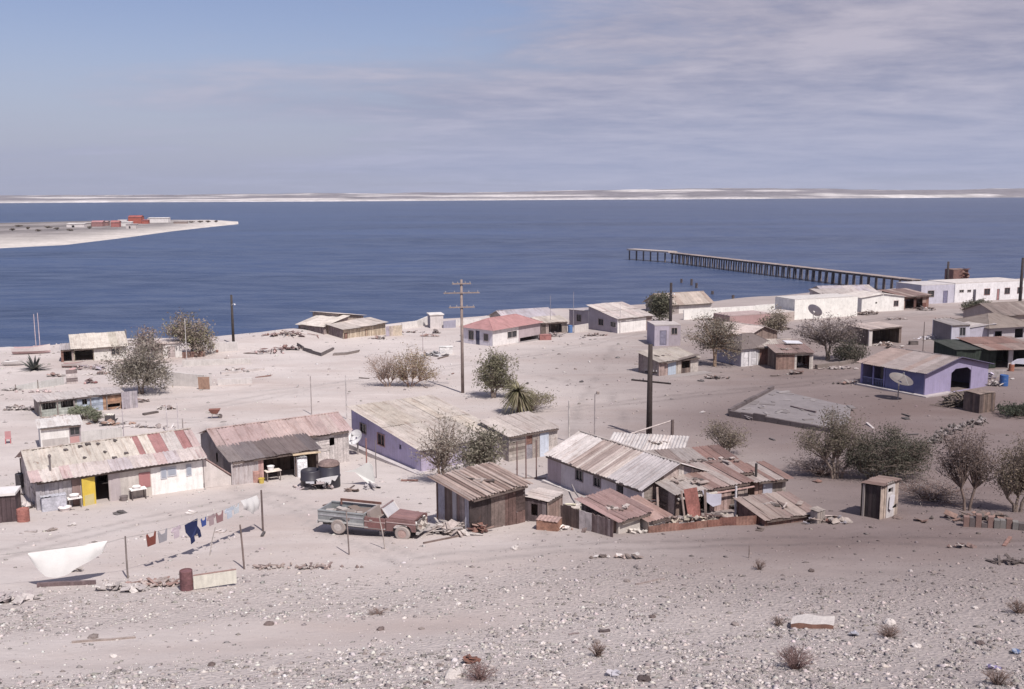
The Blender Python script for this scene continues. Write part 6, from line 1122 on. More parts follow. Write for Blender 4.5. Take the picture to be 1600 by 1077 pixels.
# spit settlement
def spit_house(name, label, px, py, w, d_, h_, col, roof, rc, rise=.9, cat='building', open_=False):
    q = sea_pt(px, py); z = spit_z(q[0], q[1]); t = thing(name, label, cat, (q[0], q[1], z), .05); MB_ = None
    D_[t.name] = dict(L=w, A=(0, 0), B=(1, 0)); block(t, -w/2, 0, w, d_, h_, roof, rise, wall=('plain', col), roofcols=[rc], roofmat=METAL, sw=3, oh=.3, amp=.02, holes={'F': [(.3, .45, 0, h_*.6, 'open')] if open_ else []}); return t
spit_house('red_warehouse', 'tall brick red warehouse on the sand spit', 211, 353.5, 9, 7, 4.6, (.36, .10, .075), 'gx', (.30, .09, .075), 1.2); spit_house('red_annex', 'low brick red annex at the right of the red warehouse', 227, 354, 4, 4, 2.4, (.34, .10, .08), 'mf', (.3, .1, .09), .5)
spit_house('white_spit_block', 'white row of sheds right of the red warehouse on the spit', 247, 351.5, 15, 6, 3.2, (.66, .63, .62), 'mf', (.55, .52, .5), .5); spit_house('pink_spit_shed', 'long dull red shed left of the red warehouse on the spit', 152, 358, 7, 5, 2.8, (.30, .16, .155), 'gx', (.36, .19, .19), 1.0)
spit_house('red_spit_shed', 'small red shed between the long shed and the warehouse on the spit', 180, 359, 5, 4, 3.0, (.36, .14, .13), 'gx', (.34, .15, .14), 1.1); spit_house('white_spit_house', 'white low building left of the sheds on the spit', 118, 359, 11, 5, 2.2, (.6, .56, .55), 'mf', (.6, .57, .55), .4, open_=True); spit_house('white_spit_hut', 'small white hut before the red shed on the spit', 197, 358, 7, 4, 2.6, (.66, .64, .62), 'mf', (.6, .57, .56), .4)
spit_house('white_spit_shelter', 'pale shelter with dark opening in front of the red warehouse on the spit', 205, 362, 6, 4, 2.4, (.5, .46, .45), 'mf', (.3, .26, .26), .4, open_=True)
spit_house('grey_spit_hut', 'small grey hut at the left of the long dull red shed on the spit', 137, 358, 5, 4, 2.2, (.4, .37, .36), 'mf', (.36, .32, .31), .4); spit_house('rusty_spit_hut', 'tiny rusty hut just right of the long dull red shed on the spit', 164, 357, 4, 4, 2.6, (.26, .15, .14), 'gx', (.3, .2, .19), .7)
spit_house('white_spit_cottage', 'white cottage just left of the red warehouse on the spit', 191, 355, 6, 4, 2.6, (.6, .57, .56), 'gx', (.5, .46, .45), .7); spit_house('brown_spit_shed', 'long low brown shed on the tip of the spit', 282, 353.5, 9, 3, 1.4, (.3, .24, .22), 'mf', (.34, .29, .27), .3)
for i, (px, py) in enumerate(((20, 364), (44, 362), (75, 360), (90, 363), (60, 366), (30, 358), (140, 362), (110, 366), (275, 353), (288, 352.5), (300, 352), (313, 351.5), (325, 351.3), (338, 351))):
    q = sea_pt(px, py); shrub('coast_scrub', 'low dark scrub clump on the pale sand spit', (q[0], q[1], spit_z(q[0], q[1])), R.uniform(1.5, 3), R.uniform(.9, 1.5), 24, (.5, .45, .42), [(.13, .115, .10), (.17, .14, .13)], rad_=.06, nper=5, leaf=.35, group='scrub clumps on the spit')

for px, py, w_, lab in ((22, 640, 2.2, 'scatter of nets and tins at the far left edge, level with the long low shack'), (215, 628, 2.2, 'dark roots and rags in the shade under the grey green left tree'), (262, 640, 1.8, 'boxes and sticks on the sand right of the grey screen'), (300, 590, 3.0, 'pale rubble inside the ruin walls near the left tree'), (370, 580, 2.6, 'broken pale blocks inside the right ruin walls'), (160, 585, 2.4, 'boat gear and crates below the left tree on the beach side'), (85, 588, 2.4, 'tangled nets and buoys right of the agave'), (240, 572, 2.0, 'crates and cans before the white hut'), (590, 530, 3.0, 'driftwood and tubs in front of the boarded tan hut'), (640, 520, 3.4, 'white blocks and timber before the broken shore wall')):
    heap(lab, px, py, w_, 1.0, .45, 24, [(.42, .38, .36), (.22, .18, .17), (.5, .46, .44), (.3, .2, .18), (.13, .11, .11)], 'clutter', 'clutter', size=.45)
# ------------------------------------------------------------------ right half of the village
h = house('plank_shed', 'pale plank shed with hatch, blue poster and wide flat brim on a concrete apron', (1030, 588), (1090, 582), 'shed'); L_ = LEN(h)
block(h, 0, 0, L_, 3.6, 1.75, 'mf', .55, wall=('plank', [(.42, .37, .34), (.37, .32, .30)]), walls={'F': [(0, .22, 'plank', [(.33, .25, .23)]), (.22, .42, 'plain', (.38, .43, .50)), (.42, .56, 'plank', [(.42, .37, .33)]), (.56, .80, 'plank', 'darkboard'), (.80, 1, 'plank', [(.46, .41, .38), (.4, .36, .34)])], 'L': ('plank', [(.3, .25, .23), (.25, .2, .19)])}, holes={'F': [(.58, .78, .7, 1.45, 'open')]}, roofcols=[(.41, .365, .32), (.37, .33, .295)], oh=.35, sw=.9)
MB().rbx((L_*.55, -.2, 1.83), (L_*.85, .5, .06), (.1, -.12, 0), (.16, .13, .12)).build('brim_board', WOOD, h)
MB().bx(-.6, L_+.8, -1.6, -.1, -.4, .14, (.28, .25, .245)).build('apron', CONC, h)
h = house('dark_roofed_house', 'white walled house with dark brown hipped roof behind the right tree', (1158, 573), (1211, 567)); L_ = LEN(h)
block(h, 0, 0, L_, 4.4, 2.05, 'hip', 1.45, wall=('plain', (.62, .60, .62)), walls={'L': ('plain', (.38, .355, .41))}, holes={'F': [(.52, .62, 1.15, 1.7, 'open'), (.06, .22, 0, 1.8, 'leaf', (.58, .56, .58)), (.28, .45, 0, 1.8, 'leaf', (.56, .54, .56))]}, roofcols=[(.13, .105, .10)], oh=.35)  # blue-grey left wall carries its shade in the colour
h = house('back_gable_house', 'house with brown gable end behind the dark roofed one', (1168, 548), (1212, 541)); L_ = LEN(h)
block(h, 0, 0, L_, 6, 2.0, 'gy', .9, wall=('plank', [(.24, .18, .16), (.2, .15, .13)]), roofcols=[(.46, .40, .37), (.42, .36, .34)], oh=.4, sw=1.0)
h = house('brown_tin_shack', 'shack with rumpled pale and rusty roofs and a dark open bay', (1213, 578), (1269, 577), 'shack'); L_ = LEN(h)
block(h, 0, 0, L_, 3.4, 1.95, 'mf', .4, wall=('patch', 'rust'), walls={'F': [(0, .5, 'plank', [(.24, .16, .135), (.2, .13, .11)]), (.5, 1, 'plank', [(.42, .38, .35)])], 'L': ('plank', 'darkboard')}, holes={'F': [(.56, .9, .0, 1.6, 'open')]}, rooffn=lambda u, v: jit(R.choice([(.25, .175, .16), (.30, .23, .21), (.22, .155, .14)]), .1), oh=.28, sw=.9, rj=.15)
block(h, -2.2, 3.8, L_+1.2, 4.0, 2.1, 'gx', .5, wall=('patch', 'mixed'), roofcols=[(.40, .355, .32), (.36, .315, .285), (.30, .245, .225)], oh=.4, sw=1.0); MB().rbx((L_*.72, 3.7, 2.62), (2.0, 1.2, .1), (.1, .05, .1), (.56, .56, .60)).build('roof_panel', METAL, h)
heap('grey rubble and broken blocks on the street in front of the rumpled shack', 1308, 577, 4.4, 1.0, .35, 34, [(.42, .37, .35), (.3, .26, .25), (.22, .18, .17)], 'rubble_pile', 'rubble', kinds='sp', size=.5); heap('white tubs beside the open bay of the rumpled shack', 1256, 572, 1.6, .5, .5, 7, [(.6, .57, .56), (.4, .35, .34)], 'tub_pile', 'tubs', kinds='s', size=.8)
wall_run('stone_kerb', 'low brown stone wall under the big grey tree', [(1275, 577), (1310, 572), (1340, 566)], [570, 565, 560], 'plain', (.2, .165, .15), th=.4)
h = house('open_carport', 'dark open shed with pale left post standing alone on the sand', (1357, 541), (1407, 536), 'shed'); L_ = LEN(h)
block(h, 0, 0, L_, 3.6, 2.25, 'mf', .2, wall=('plank', [(.15, .12, .10), (.12, .095, .085)]), walls={'F': [(0, .1, 'plain', (.5, .46, .44)), (.1, .93, 'plank', 'darkboard'), (.93, 1, 'plank', 'darkboard')]}, holes={'F': [(.1, .93, -.35, 2.1, 'open')]}, roofcols=[(.42, .35, .32), (.37, .31, .29)], oh=.2, sw=1.0)
heap('firewood and a white sack inside the dark open shed', 1383, 540, 2.6, 1.6, .9, 24, [(.2, .14, .12), (.3, .22, .19), (.5, .46, .44)], 'firewood', 'firewood', size=.6)
# purple house with gable and porch
h = house('purple_house', 'purple house with tin gable roof, arched dark doorway and blue porch, left wall coloured darker for shade', (1444, 619), (1541, 603)); L_ = LEN(h)
PUR, PUR_SHADE = (.29, .25, .42), (.135, .14, .27)  # second tone: darker and bluer, shade of the left side put into the colour
LW_ = 7.6; pf = 3.0/LW_
block(h, 0, 0, L_, LW_, 2.35, 'gy', 1.05, wall=('plain', PUR), walls={'L': [(pf, 1, 'plain', PUR_SHADE), (0, .001, 'plain', PUR_SHADE)], 'F': ('plain', (.29, .255, .385))}, holes={'F': [(.40, .72, 0, 2.32, 'open')]}, roofcols=[(.26, .22, .215), (.23, .195, .19), (.235, .18, .165), (.28, .24, .235)], oh=.4, sw=.9)
MB().bx(.08, 3.2, LW_-3.05, LW_-2.9, -.3, 2.3, PUR_SHADE).bx(2.9, 3.05, LW_-2.9, LW_-.1, -.3, 2.5, (.45, .38, .36)).build('porch_wall', PLASTER, h)
mb = MB()
for y in (LW_-.12, LW_-1.5, LW_-2.85): mb.bx(-.06, .06, y-.07, y+.07, 0, 2.3, (.20, .19, .36))
for k in range(14): mb.bx(-.03, .03, LW_-2.8+k*.2, LW_-2.76+k*.2, .1, .85, (.2, .21, .36))
mb.bx(-.035, .035, LW_-2.8, LW_-.2, .86, .93, (.2, .21, .36)); mb.build('porch_railing', WOOD, h)
cor = []; 
for s in (-1, 1):   # chamfered shoulders of the doorway
    x = L_*(.40 if s < 0 else .72); mb = MB(); mb.poly([(x, 2.34), (x, 1.95), (x-s*.7, 2.34)] if s > 0 else [(x, 2.34), (x+.7, 2.34), (x, 1.95)], .13, (.29, .255, .385)); mb.build('doorway_shoulder', PLASTER, h)
MB().bx(-.7, L_*.35, -.7, -.08, -.5, .16, (.40, .36, .36)).bx(-.7, -.08, -.08, LW_+.3, -.5, .16, (.40, .36, .36)).build('plinth', CONC, h)
MB().path([(-.45, -.43, 2.30), (L_/2, -.43, 3.52), (L_+.45, -.43, 2.30)], .07, 4, (.07, .06, .10)).build('barge_board', WOOD, h)
PH = h
dish('large round dish on a mast before the shade-coloured left wall of the purple house', 1403, 624, 1.15, 1.75, rad(25), 66, (.15, .13, .125))
crate('tall dark plank crate shed at the right front corner of the purple house', 1529, 642, 2.0, 1.7, 1.75, .45, [(.10, .075, .07), (.14, .105, .09), (.17, .125, .105)], 'plank', [(.2, .155, .135)], name='plank_store', cat='shed')
heap('dark brush stacked in front of the arched doorway', 1496, 634, 3.2, 1.8, 1.9, 150, [(.10, .08, .07), (.15, .12, .1)], 'brush_pile', 'brush pile', kinds='b', size=.6)
barrel('blue drum right of the purple house', 1569, 602, .42, 1.15, (.035, .10, .28), PLASTIC, loc=G(1568, 603)); heap('dark cart and white jar between purple house and blue drum', 1552, 603, 1.8, .8, .9, 18, [(.09, .075, .075), (.4, .36, .35)], 'yard_goods', 'yard goods', size=.5)
heap('lilac and white laundry pile at the right rear corner of the purple house', 1546, 592, 1.2, .6, 1.0, 10, [(.42, .38, .46), (.2, .17, .2)], 'laundry_pile', 'laundry', kinds='p', size=.5)
# right edge cluster
h = house('blue_grey_cottage', 'small pale blue-grey cottage with one dark window at the right', (1486, 535), (1513, 534), 'cottage'); L_ = LEN(h)
block(h, 0, 0, L_, 4, 2.3, 'mf', .3, wall=('plain', (.42, .41, .47)), walls={'L': ('plain', (.2, .18, .19))}, holes={'F': [(.45, .75, .9, 2.0, 'win', (.35, .33, .36))]}, roofcols=[(.32, .29, .28)], oh=.2); block(h, L_+.1, .4, 4.2, 3.6, 1.75, 'mr', .45, wall=('plain', (.38, .36, .42)), roofcols=[(.32, .29, .29), (.36, .33, .32)], oh=.2)
heap('white rubbish and washing spread left of the blue-grey cottage', 1462, 530, 4.8, 1.6, .9, 40, [(.52, .49, .52), (.42, .39, .41), (.6, .57, .58)], 'rubbish', 'rubbish', kinds='ps', size=.5); post('thin dark post left of the rubbish by the blue-grey cottage', 1442, 549, 503, .06, (.2, .16, .15))
h = house('thatch_roofed_house', 'house with broad brown hipped roof at the right edge', (1545, 532), (1610, 529)); L_ = LEN(h)
block(h, 0, 0, L_, 7, 1.8, 'hip', 1.5, wall=('plain', (.38, .35, .37)), holes={'F': [(.1, .3, .5, 1.3, 'open'), (.6, .8, .2, 1.5, 'open')]}, roofcols=[(.20, .165, .145)], oh=.7)
h = house('ridge_roofed_house', 'house with tan tin ridge roof at the far right edge behind the hipped one', (1560, 515), (1640, 510)); block(h, 0, 0, LEN(h), 7, 2.2, 'gx', 1.3, wall=('plain', (.36, .3, .28)), roofcols=[(.25, .21, .19), (.21, .17, .155)], oh=.5, sw=1.0)
h = house('green_carport', 'wide dark green sided carport with rusty sheet roof and one white pillar', (1494, 578), (1605, 574), 'carport'); L_ = LEN(h)
block(h, 0, 0, L_, 5.0, 2.25, 'mf', .5, wall=('plank', [(.04, .05, .042), (.035, .044, .037)]), walls={'F': [(0, .55, 'plank', [(.028, .036, .03), (.034, .043, .035)]), (.72, .78, 'plain', (.52, .49, .48))]}, zb=-.2, roofcols=[(.34, .20, .165), (.38, .26, .22), (.30, .17, .14)], oh=.1, sw=1.0, noroof=True)
rb = MB(); rb.sheet((L_*.36, -1.1, 2.35), (L_+1, -1.1, 2.35), (L_+1, 5.2, 2.95), (L_*.3, 5.2, 2.95), .9, [(.25, .155, .13), (.22, .135, .115), (.28, .21, .185)], .24, .03, 2, .1); rb.sheet((-.3, -.2, 2.32), (L_*.36, -.2, 2.32), (L_*.33, 5.2, 2.72), (-.3, 5.2, 2.72), .9, [(.06, .065, .055), (.05, .055, .048)], .24, .03, 1, .1); rb.build('roof', TIN, h)
cloth('white_tarp', 'white and blue cloth hung under the carport roof at the right edge', 'cloth', [(-1.1, -.9), (-.9, -.1), (-.3, .2), (.6, .25), (1.0, 0), (1.1, -.5), (.2, -.4), (-.5, -.35), (-.8, -1.0)], G(1592, 580)+Vector((0, 0, 1.2)), .1, (.56, .56, .64))
barrel('small rusty drum beside the white carport pillar', 1580, 580, .3, .8, (.28, .12, .08)); wall_run('low_fence', 'thin pale rail fence before the green carport', [(1541, 590), (1572, 588)], [578, 577], 'hplank', [(.3, .27, .27)], 'fence', .05, True)
crate('dark low bench box by the street behind the purple house', 1427, 539, 1.1, .5, .45, .1, [(.12, .1, .095)], 'plain', name='bench_box', cat='box')
shrub('bush', 'dark round bush with dead fronds before the long white block', G(1527, 494), 2.6, 2.6, 90, (.5, .48, .42), [(.075, .075, .055), (.11, .1, .075)], nper=18, leaf=.16); blade_plant('yucca', 'tan dead yucca right of the dark round bush', G(1551, 494), 34, 2.9, .16, [(.30, .25, .2), (.22, .19, .14)], 'yucca', droop=.2)
shrub('bush', 'dark flat bush at the right edge below the blue drum', G(1590, 650), 1.9, .9, 70, (.4, .4, .36), [(.045, .05, .038), (.065, .07, .05)], nper=16, leaf=.1)
# concrete foundation slab and stone wall
pts_ = [(1142, 650), (1322, 678), (1330, 640), (1210, 614)]; q = [G(*p) for p in pts_]; t = thing('foundation_slab', 'raised concrete house foundation with cracked pale floor and dark front edge', 'foundation', q[0]); p0 = Vector(q[0]); zt = .28; lq = [v-p0 for v in q]
MB().hexa([(v.x, v.y, -1.0) for v in lq]+[(v.x, v.y, zt) for v in lq], (.20, .178, .182)).build('floor', CONC, t)
e = MB()
for a, b_ in ((0, 1), (3, 0)):
    u, v = lq[a], lq[b_]; d_ = (v-u); nr = Vector((d_.y, -d_.x, 0)).normalized()
    m = 9
    for k in range(m):
        s0, s1 = u+d_*(k/m), u+d_*((k+.97)/m); off = R.uniform(0, .06); hh = zt+.22+R.uniform(.0, .18)
        o_ = nr*(.28+off); i_ = nr*.02
        e.hexa([(*(s0+o_).xy, -1), (*(s1+o_).xy, -1), (*(s1+i_).xy, -1), (*(s0+i_).xy, -1), (*(s0+o_).xy, hh), (*(s1+o_).xy, hh), (*(s1+i_).xy, hh), (*(s0+i_).xy, hh)], jit((.12, .098, .10), .15))
e.build('edge_blocks', CONC, t)
for k in range(26): mb = MB(); a = R.random(); b2 = R.random(); v = lq[0].lerp(lq[1], a).lerp(lq[3].lerp(lq[2], a), b2); mb.rbx((v.x, v.y, zt+.02), (R.uniform(.3, 1.6), R.uniform(.2, .7), .05+R.random()*.05), (0, 0, R.random()*3), jit(R.choice([(.26, .235, .235), (.17, .15, .15), (.24, .215, .215)]))); mb.build('floor_slab_piece', CONC, t)
plank('long dark pole lying across the foundation floor', (1235, 641), (1275, 650), .08, .12, (.16, .12, .12), z=.35)
heap('grey block stubs and boards at the left end of the foundation', 1172, 655, 1.6, .8, .7, 16, [(.3, .26, .26), (.38, .34, .34), (.18, .14, .14)], 'block_pile', 'blocks', size=.5)
t = thing('stone_wall', 'tumbled dry stone wall curving up the slope at the right', 'wall', G(1462, 690)); p0 = Vector(t.location); mb = MB()
ln = [G(1456, 694), G(1478, 678), G(1505, 668), G(1540, 660)]
for k in range(130):
    s = R.random()*3; i = min(2, int(s)); v = ln[i].lerp(ln[i+1], s-i)-p0; qs = R.uniform(.10, .24); o = Vector((R.uniform(-.4, .4), R.uniform(-.4, .4), R.uniform(0, .5)+gz(v.x+p0.x, v.y+p0.y)-p0.z)); mb.add([Vector(w_)*qs*R.uniform(.7, 1.2)+Vector((v.x, v.y, 0))+o for w_ in oct_], [tuple(f_) for f_ in of], jit(R.choice([(.20, .17, .165), (.14, .12, .115), (.25, .22, .215), (.10, .085, .08)])))
mb.build('stones', ROCK, t)
# rail from shed roof to short post near the thick pole
a, b_ = G(948, 706), G(1050, 693); hb = H(b_, 1050, 657); mb = MB().path([(0, 0, H(a, 948, 690)), (b_.x-a.x, b_.y-a.y, hb+b_.z-a.z)], .06, 6, (.46, .40, .38)).path([(0, 0, -.3), (0, 0, H(a, 948, 690))], .06, 6, (.3, .25, .24)); solo('hand_rail', mb, WOOD, 'pale slanting rail running up to the short dark post by the thick pole', 'rail', a)
post('short thick dark post at the upper end of the pale slanting rail', 1050, 694, 656, .13, (.12, .09, .085))
# ------------------------------------------------------------------ power poles and posts
pole('thick dark power pole with one cross arm low on the mast, centre right', 1014, 685, 538, .22, ((.6, 3.4), (.7, 1.0)), 2.6, (.05, .038, .036))
pole('tall weathered pole with three cross arms behind the beige roof', 723, 614, 437, .15, ((.965, 1.9), (.885, 3.6), (.76, 2.6)), .15, (.27, .215, .195))
pole('dark power pole with pale lamp standing by the sea, left', 365, 540, 461, .17, (), .1, (.06, .05, .046), True); pole('dark pole with white lamp beside the round tree on the shore', 1047, 534, 442, .22, (), 0, (.045, .036, .038), True)
pole('dark pole at the left corner of the long white block', 1479, 458, 409, .26, (), 0, (.05, .04, .042)); pole('dark pole at the right picture edge before the long white block', 1593, 480, 403, .26, (), 0, (.05, .04, .042))
def xt(t, h): pass
for lab, px, b_, tp, r_, c_ in (('thin grey post standing on the sand above the pink roof', 487, 648, 588, .05, (.36, .32, .31)), ('pale thin post at the right end of the pink roof', 542, 655, 586, .055, (.5, .46, .45)), ('pale white post behind the long white house', 889, 690, 626, .07, (.5, .46, .44)), ('thin grey post right of the pale white one behind the long white house', 929, 692, 616, .05, (.33, .29, .29)), ('thin pale post beside the shore tree on the left', 292, 562, 498, .05, (.5, .47, .46)), ('thin dark rod on the shore roofs right of the red roof', 860, 520, 462, .03, (.3, .27, .28)), ('thin rod behind the grey roofed shore house', 896, 512, 456, .03, (.35, .32, .33)), ('thin dark rod on the slope between gravel and scrap yard', 1170, 872, 852, .025, (.2, .16, .15))): post(lab, px, b_, tp, r_, c_)

for px, py, w_, d_, lab in ((1120, 592, 3, .8, 'sticks and scraps on the street before the plank shed apron'), (1245, 585, 2.4, .7, 'litter before the rusty shack front'), (1330, 600, 3, .8, 'old timber lying above the foundation floor'), (1440, 575, 3, 1.2, 'boxes and scrap behind the purple house'), (1395, 545, 2, .8, 'boards leaning at the right of the dark open shed'), (1520, 560, 2.4, 1.0, 'dark goods in front of the green carport'), (1470, 500, 4, 1.4, 'pale rubble on the slope below the long white block'), (1100, 500, 3, 1, 'crates and nets below the long low white wall'), (1225, 515, 3, 1, 'timber and drums behind the olive brown bush tree'), (1400, 500, 4, 1, 'scattered boards below the white gabled shore house'), (1560, 545, 3, 1.2, 'timber stacked left of the hipped brown roof'), (930, 525, 3, .8, 'boxes before the shade-greyed side wall of the white fronted house'), (1065, 560, 2.4, 1, 'planks behind the plank shed')):
    heap(lab, px, py, w_, d_, .5, 24, [(.28, .24, .23), (.16, .12, .11), (.40, .36, .34), (.22, .14, .12), (.09, .075, .07)], 'clutter', 'clutter', size=.5)
OLIVE = [(.135, .125, .095), (.175, .16, .125), (.10, .095, .07), (.21, .19, .155)]; GREYG = [(.20, .18, .15), (.16, .145, .12), (.25, .225, .195), (.12, .11, .09)]
DARK = [(.060, .060, .046), (.085, .08, .062), (.048, .048, .038), (.11, .10, .08)]; PURP = [(.14, .115, .115), (.18, .15, .145), (.10, .085, .08)]
def px2(P, px, py): v = at(px, py, P.y); return v-P
def crown(base, specs):
    """specs: (px, py, rx_px, ry_px, depth shift) ellipses of the crown, turned into metres at the trunk's distance"""
    k = base.y/FPX*1.0; out = []
    for px, py, rx, ry, dy in specs: v = px2(base, px, py); out.append((v.x, dy, v.z, rx*k, (rx+ry)/2*k, ry*k))
    return out
def T(label, bx_, by, specs, **kw): b = G(bx_, by); return tree('tree', label, b, crown(b, specs), **kw)
T('wide grey green tree with forked dark trunk on the left sand', 221, 616, [(195, 560, 30, 26, 0), (230, 555, 34, 34, .5), (215, 580, 45, 22, -.6), (250, 590, 20, 20, 0), (178, 585, 14, 14, 0)], trunks=((-.8, 0), (.7, .1)), nb=64, nper=30, leaf=.15, spread=.42, cols=GREYG, fork=.42, r0=.13)
T('rounded tree with brown crown behind the small white hut', 300, 556, [(285, 510, 26, 20, 0), (305, 520, 22, 20, 0), (318, 535, 18, 18, 0), (270, 515, 14, 12, 0)], nb=50, nper=24, leaf=.2, spread=.5, cols=[(.21, .17, .15), (.25, .21, .18), (.16, .14, .11), (.20, .19, .12)], fork=.35)
T('pale purple-brown tree top left of the shore tree', 225, 562, [(228, 527, 18, 14, 0), (240, 540, 14, 12, 0)], nb=20, nper=16, leaf=.2, spread=.45, cols=[(.25, .2, .19), (.2, .165, .155)])
T('bare grey bush spreading fanlike left of the other bare bush', 607, 604, [(588, 572, 18, 20, 0), (606, 566, 20, 18, 0), (615, 580, 14, 16, 0)], trunks=((-.9, 0), (.2, 0), (-1.6, 0), (.9, .2)), nb=70, nper=3, leaf=.1, spread=.3, cols=[(.25, .2, .17), (.3, .25, .22)], r0=.07, fork=.25, barkcol=(1.5, 1.4, 1.35), twig=6)
T('bare bush with a touch of tan leaves right of the other bare bush', 641, 604, [(640, 566, 26, 22, 0), (668, 580, 22, 12, 0), (628, 580, 14, 16, 0), (655, 562, 18, 16, .4)], trunks=((-.6, 0), (.7, 0), (1.8, .1), (-1.3, .1)), nb=84, nper=8, leaf=.12, spread=.35, cols=[(.24, .19, .14), (.28, .22, .16), (.2, .17, .11)], r0=.07, fork=.22, barkcol=(1.4, 1.2, 1.1), twig=6)
T('slim green-brown tree behind the beige roof, beside the palm', 771, 622, [(764, 585, 22, 30, 0), (784, 574, 24, 26, 0), (772, 558, 18, 14, .3), (795, 598, 14, 16, .3)], trunks=((-.5, 0), (.7, 0), (.1, .3)), nb=70, nper=22, leaf=.14, spread=.35, cols=[(.14, .135, .085), (.18, .165, .12), (.11, .105, .07)], r0=.1, fork=.3)
blade_plant('fan_palm', 'shaggy short palm with drooping yellow green leaves behind the beige roof', G(810, 646), 300, 2.0, .055, [(.21, .20, .11), (.16, .15, .085), (.27, .24, .16), (.24, .205, .15)], 'palm', 2.0, 1.25)
shrub('bush', 'straggling low olive bush at the right foot of the palm', G(828, 642), 2.6, 1.7, 110, (.8, .75, .7), [(.16, .145, .10), (.2, .18, .13)], nper=8, leaf=.1)
T('left half-bare tree with wiry grey branches before the beige roof', 690, 756, [(690, 672, 26, 24, 0), (680, 700, 34, 20, 0), (705, 690, 20, 26, .4), (690, 722, 24, 18, 0)], trunks=((-.6, 0), (.3, 0)), nb=52, nper=13, leaf=.10, spread=.34, cols=[(.22, .195, .165), (.17, .15, .125), (.27, .24, .21)], r0=.09, fork=.3, barkcol=(1.1, 1.05, 1), twig=5)
T('right dense olive tree before the beige roof and lean-to', 748, 742, [(755, 690, 32, 28, 0), (775, 695, 18, 22, 0), (735, 705, 22, 22, 0), (755, 715, 30, 16, 0)], nb=60, nper=24, leaf=.12, spread=.34, cols=OLIVE, r0=.11, fork=.35)
T('round dark tree beside the pole with white lamp', 1030, 505, [(1028, 478, 18, 20, 0), (1038, 470, 12, 14, 0)], nb=40, nper=34, leaf=.22, spread=.5, cols=[(.085, .085, .06), (.11, .105, .075), (.06, .06, .042)], fork=.4)
T('grey brown tree with pale forked stems right of the plank shed', 1117, 573, [(1105, 515, 32, 24, 0), (1130, 520, 26, 26, 0), (1090, 530, 20, 18, 0), (1140, 545, 22, 18, -.4), (1110, 500, 24, 14, .4)], trunks=((-.6, 0), (.3, .2)), nb=58, nper=22, leaf=.15, spread=.42, cols=[(.19, .165, .135), (.15, .13, .105), (.23, .2, .17), (.115, .105, .08)], fork=.42, barkcol=(1.2, 1.1, .95))
T('olive brown bush tree left of the big dish', 1213, 530, [(1213, 499, 20, 16, 0), (1205, 508, 14, 10, 0)], nb=28, nper=26, leaf=.16, spread=.4, cols=[(.18, .15, .115), (.14, .12, .09), (.21, .18, .14)])
T('big grey purple tree with spreading crown right of the rumpled shack', 1293, 563, [(1275, 512, 32, 18, 0), (1310, 515, 34, 20, 0), (1295, 530, 30, 14, 0), (1335, 525, 20, 20, .3), (1255, 515, 16, 12, 0)], trunks=((-.5, 0), (.6, 0)), nb=70, nper=20, leaf=.14, spread=.42, cols=PURP, fork=.45, r0=.15)
T('dense dark bush tree just right of the big grey purple one', 1330, 566, [(1330, 545, 24, 16, 0), (1312, 550, 16, 12, 0)], nb=30, nper=34, leaf=.15, spread=.38, cols=DARK, fork=.25)
T('dark bush behind the pale roofs near the jetty', 1283, 486, [(1285, 470, 18, 8, 0)], nb=14, nper=26, leaf=.24, spread=.5, cols=[(.12, .105, .095), (.16, .14, .125)])
# gully trees on the right
T('thin olive tree with bare stems left of the dark dense gully tree', 1308, 748, [(1320, 655, 34, 18, .6), (1275, 680, 32, 14, 0), (1330, 675, 28, 18, 0), (1300, 690, 24, 14, 0), (1255, 685, 16, 12, 0)], trunks=((-1.8, 0), (.1, .2), (1.6, 0), (-.6, .4)), nb=84, nper=20, leaf=.08, spread=.32, cols=[(.115, .10, .075), (.15, .13, .10), (.085, .078, .055)], fork=.3, r0=.1, twig=4)
T('dark dense spreading tree in the gully behind the outhouse', 1368, 748, [(1375, 695, 46, 18, 0), (1425, 702, 38, 18, 0), (1395, 725, 62, 14, -.5), (1345, 705, 22, 22, 0), (1385, 676, 26, 10, .5), (1445, 694, 18, 10, 0)], trunks=((-2.2, 0), (.0, 0), (2.2, .2), (-.9, .5), (3.4, 0)), nb=150, nper=26, leaf=.08, spread=.40, cols=DARK, fork=.16, r0=.10, twig=7)
T('leafless grey tree with forked trunk right of the outhouse', 1510, 798, [(1495, 695, 30, 20, 0), (1530, 710, 30, 26, 0), (1482, 722, 20, 20, .3), (1515, 680, 34, 14, 0), (1548, 735, 16, 16, 0)], trunks=((-.7, 0), (.9, 0)), nb=110, nper=5, leaf=.09, spread=.3, cols=[(.15, .12, .115), (.12, .1, .095)], fork=.3, r0=.085, twig=8, barkcol=(.85, .8, .8))
T('grey brown thorn tree cut by the right picture edge', 1590, 800, [(1575, 720, 26, 26, 0), (1600, 715, 32, 34, 0), (1590, 750, 26, 22, 0)], r0=.09, trunks=((-1.2, 0), (1.0, 0), (0, .4)), nb=90, nper=18, leaf=.075, spread=.34, cols=[(.13, .105, .08), (.17, .135, .105), (.095, .08, .06)], fork=.3, twig=5)
T('small grey olive thorn bush above the brown roofs of the scrap yard', 1136, 712, [(1130, 675, 30, 16, 0), (1155, 685, 22, 14, 0), (1112, 665, 14, 12, .3)], trunks=((-.4, 0), (.4, 0), (.0, .3)), nb=56, nper=12, leaf=.09, spread=.3, cols=[(.17, .145, .115), (.21, .18, .145), (.13, .11, .085)], fork=.25, r0=.08, twig=5)
shrub('scrub', 'tangle of low grey scrub at the foot of the thin olive gully tree', G(1285, 742), 2.6, 1.2, 110, (.7, .62, .62), [(.16, .135, .125), (.2, .17, .16)], nper=4, leaf=.07)
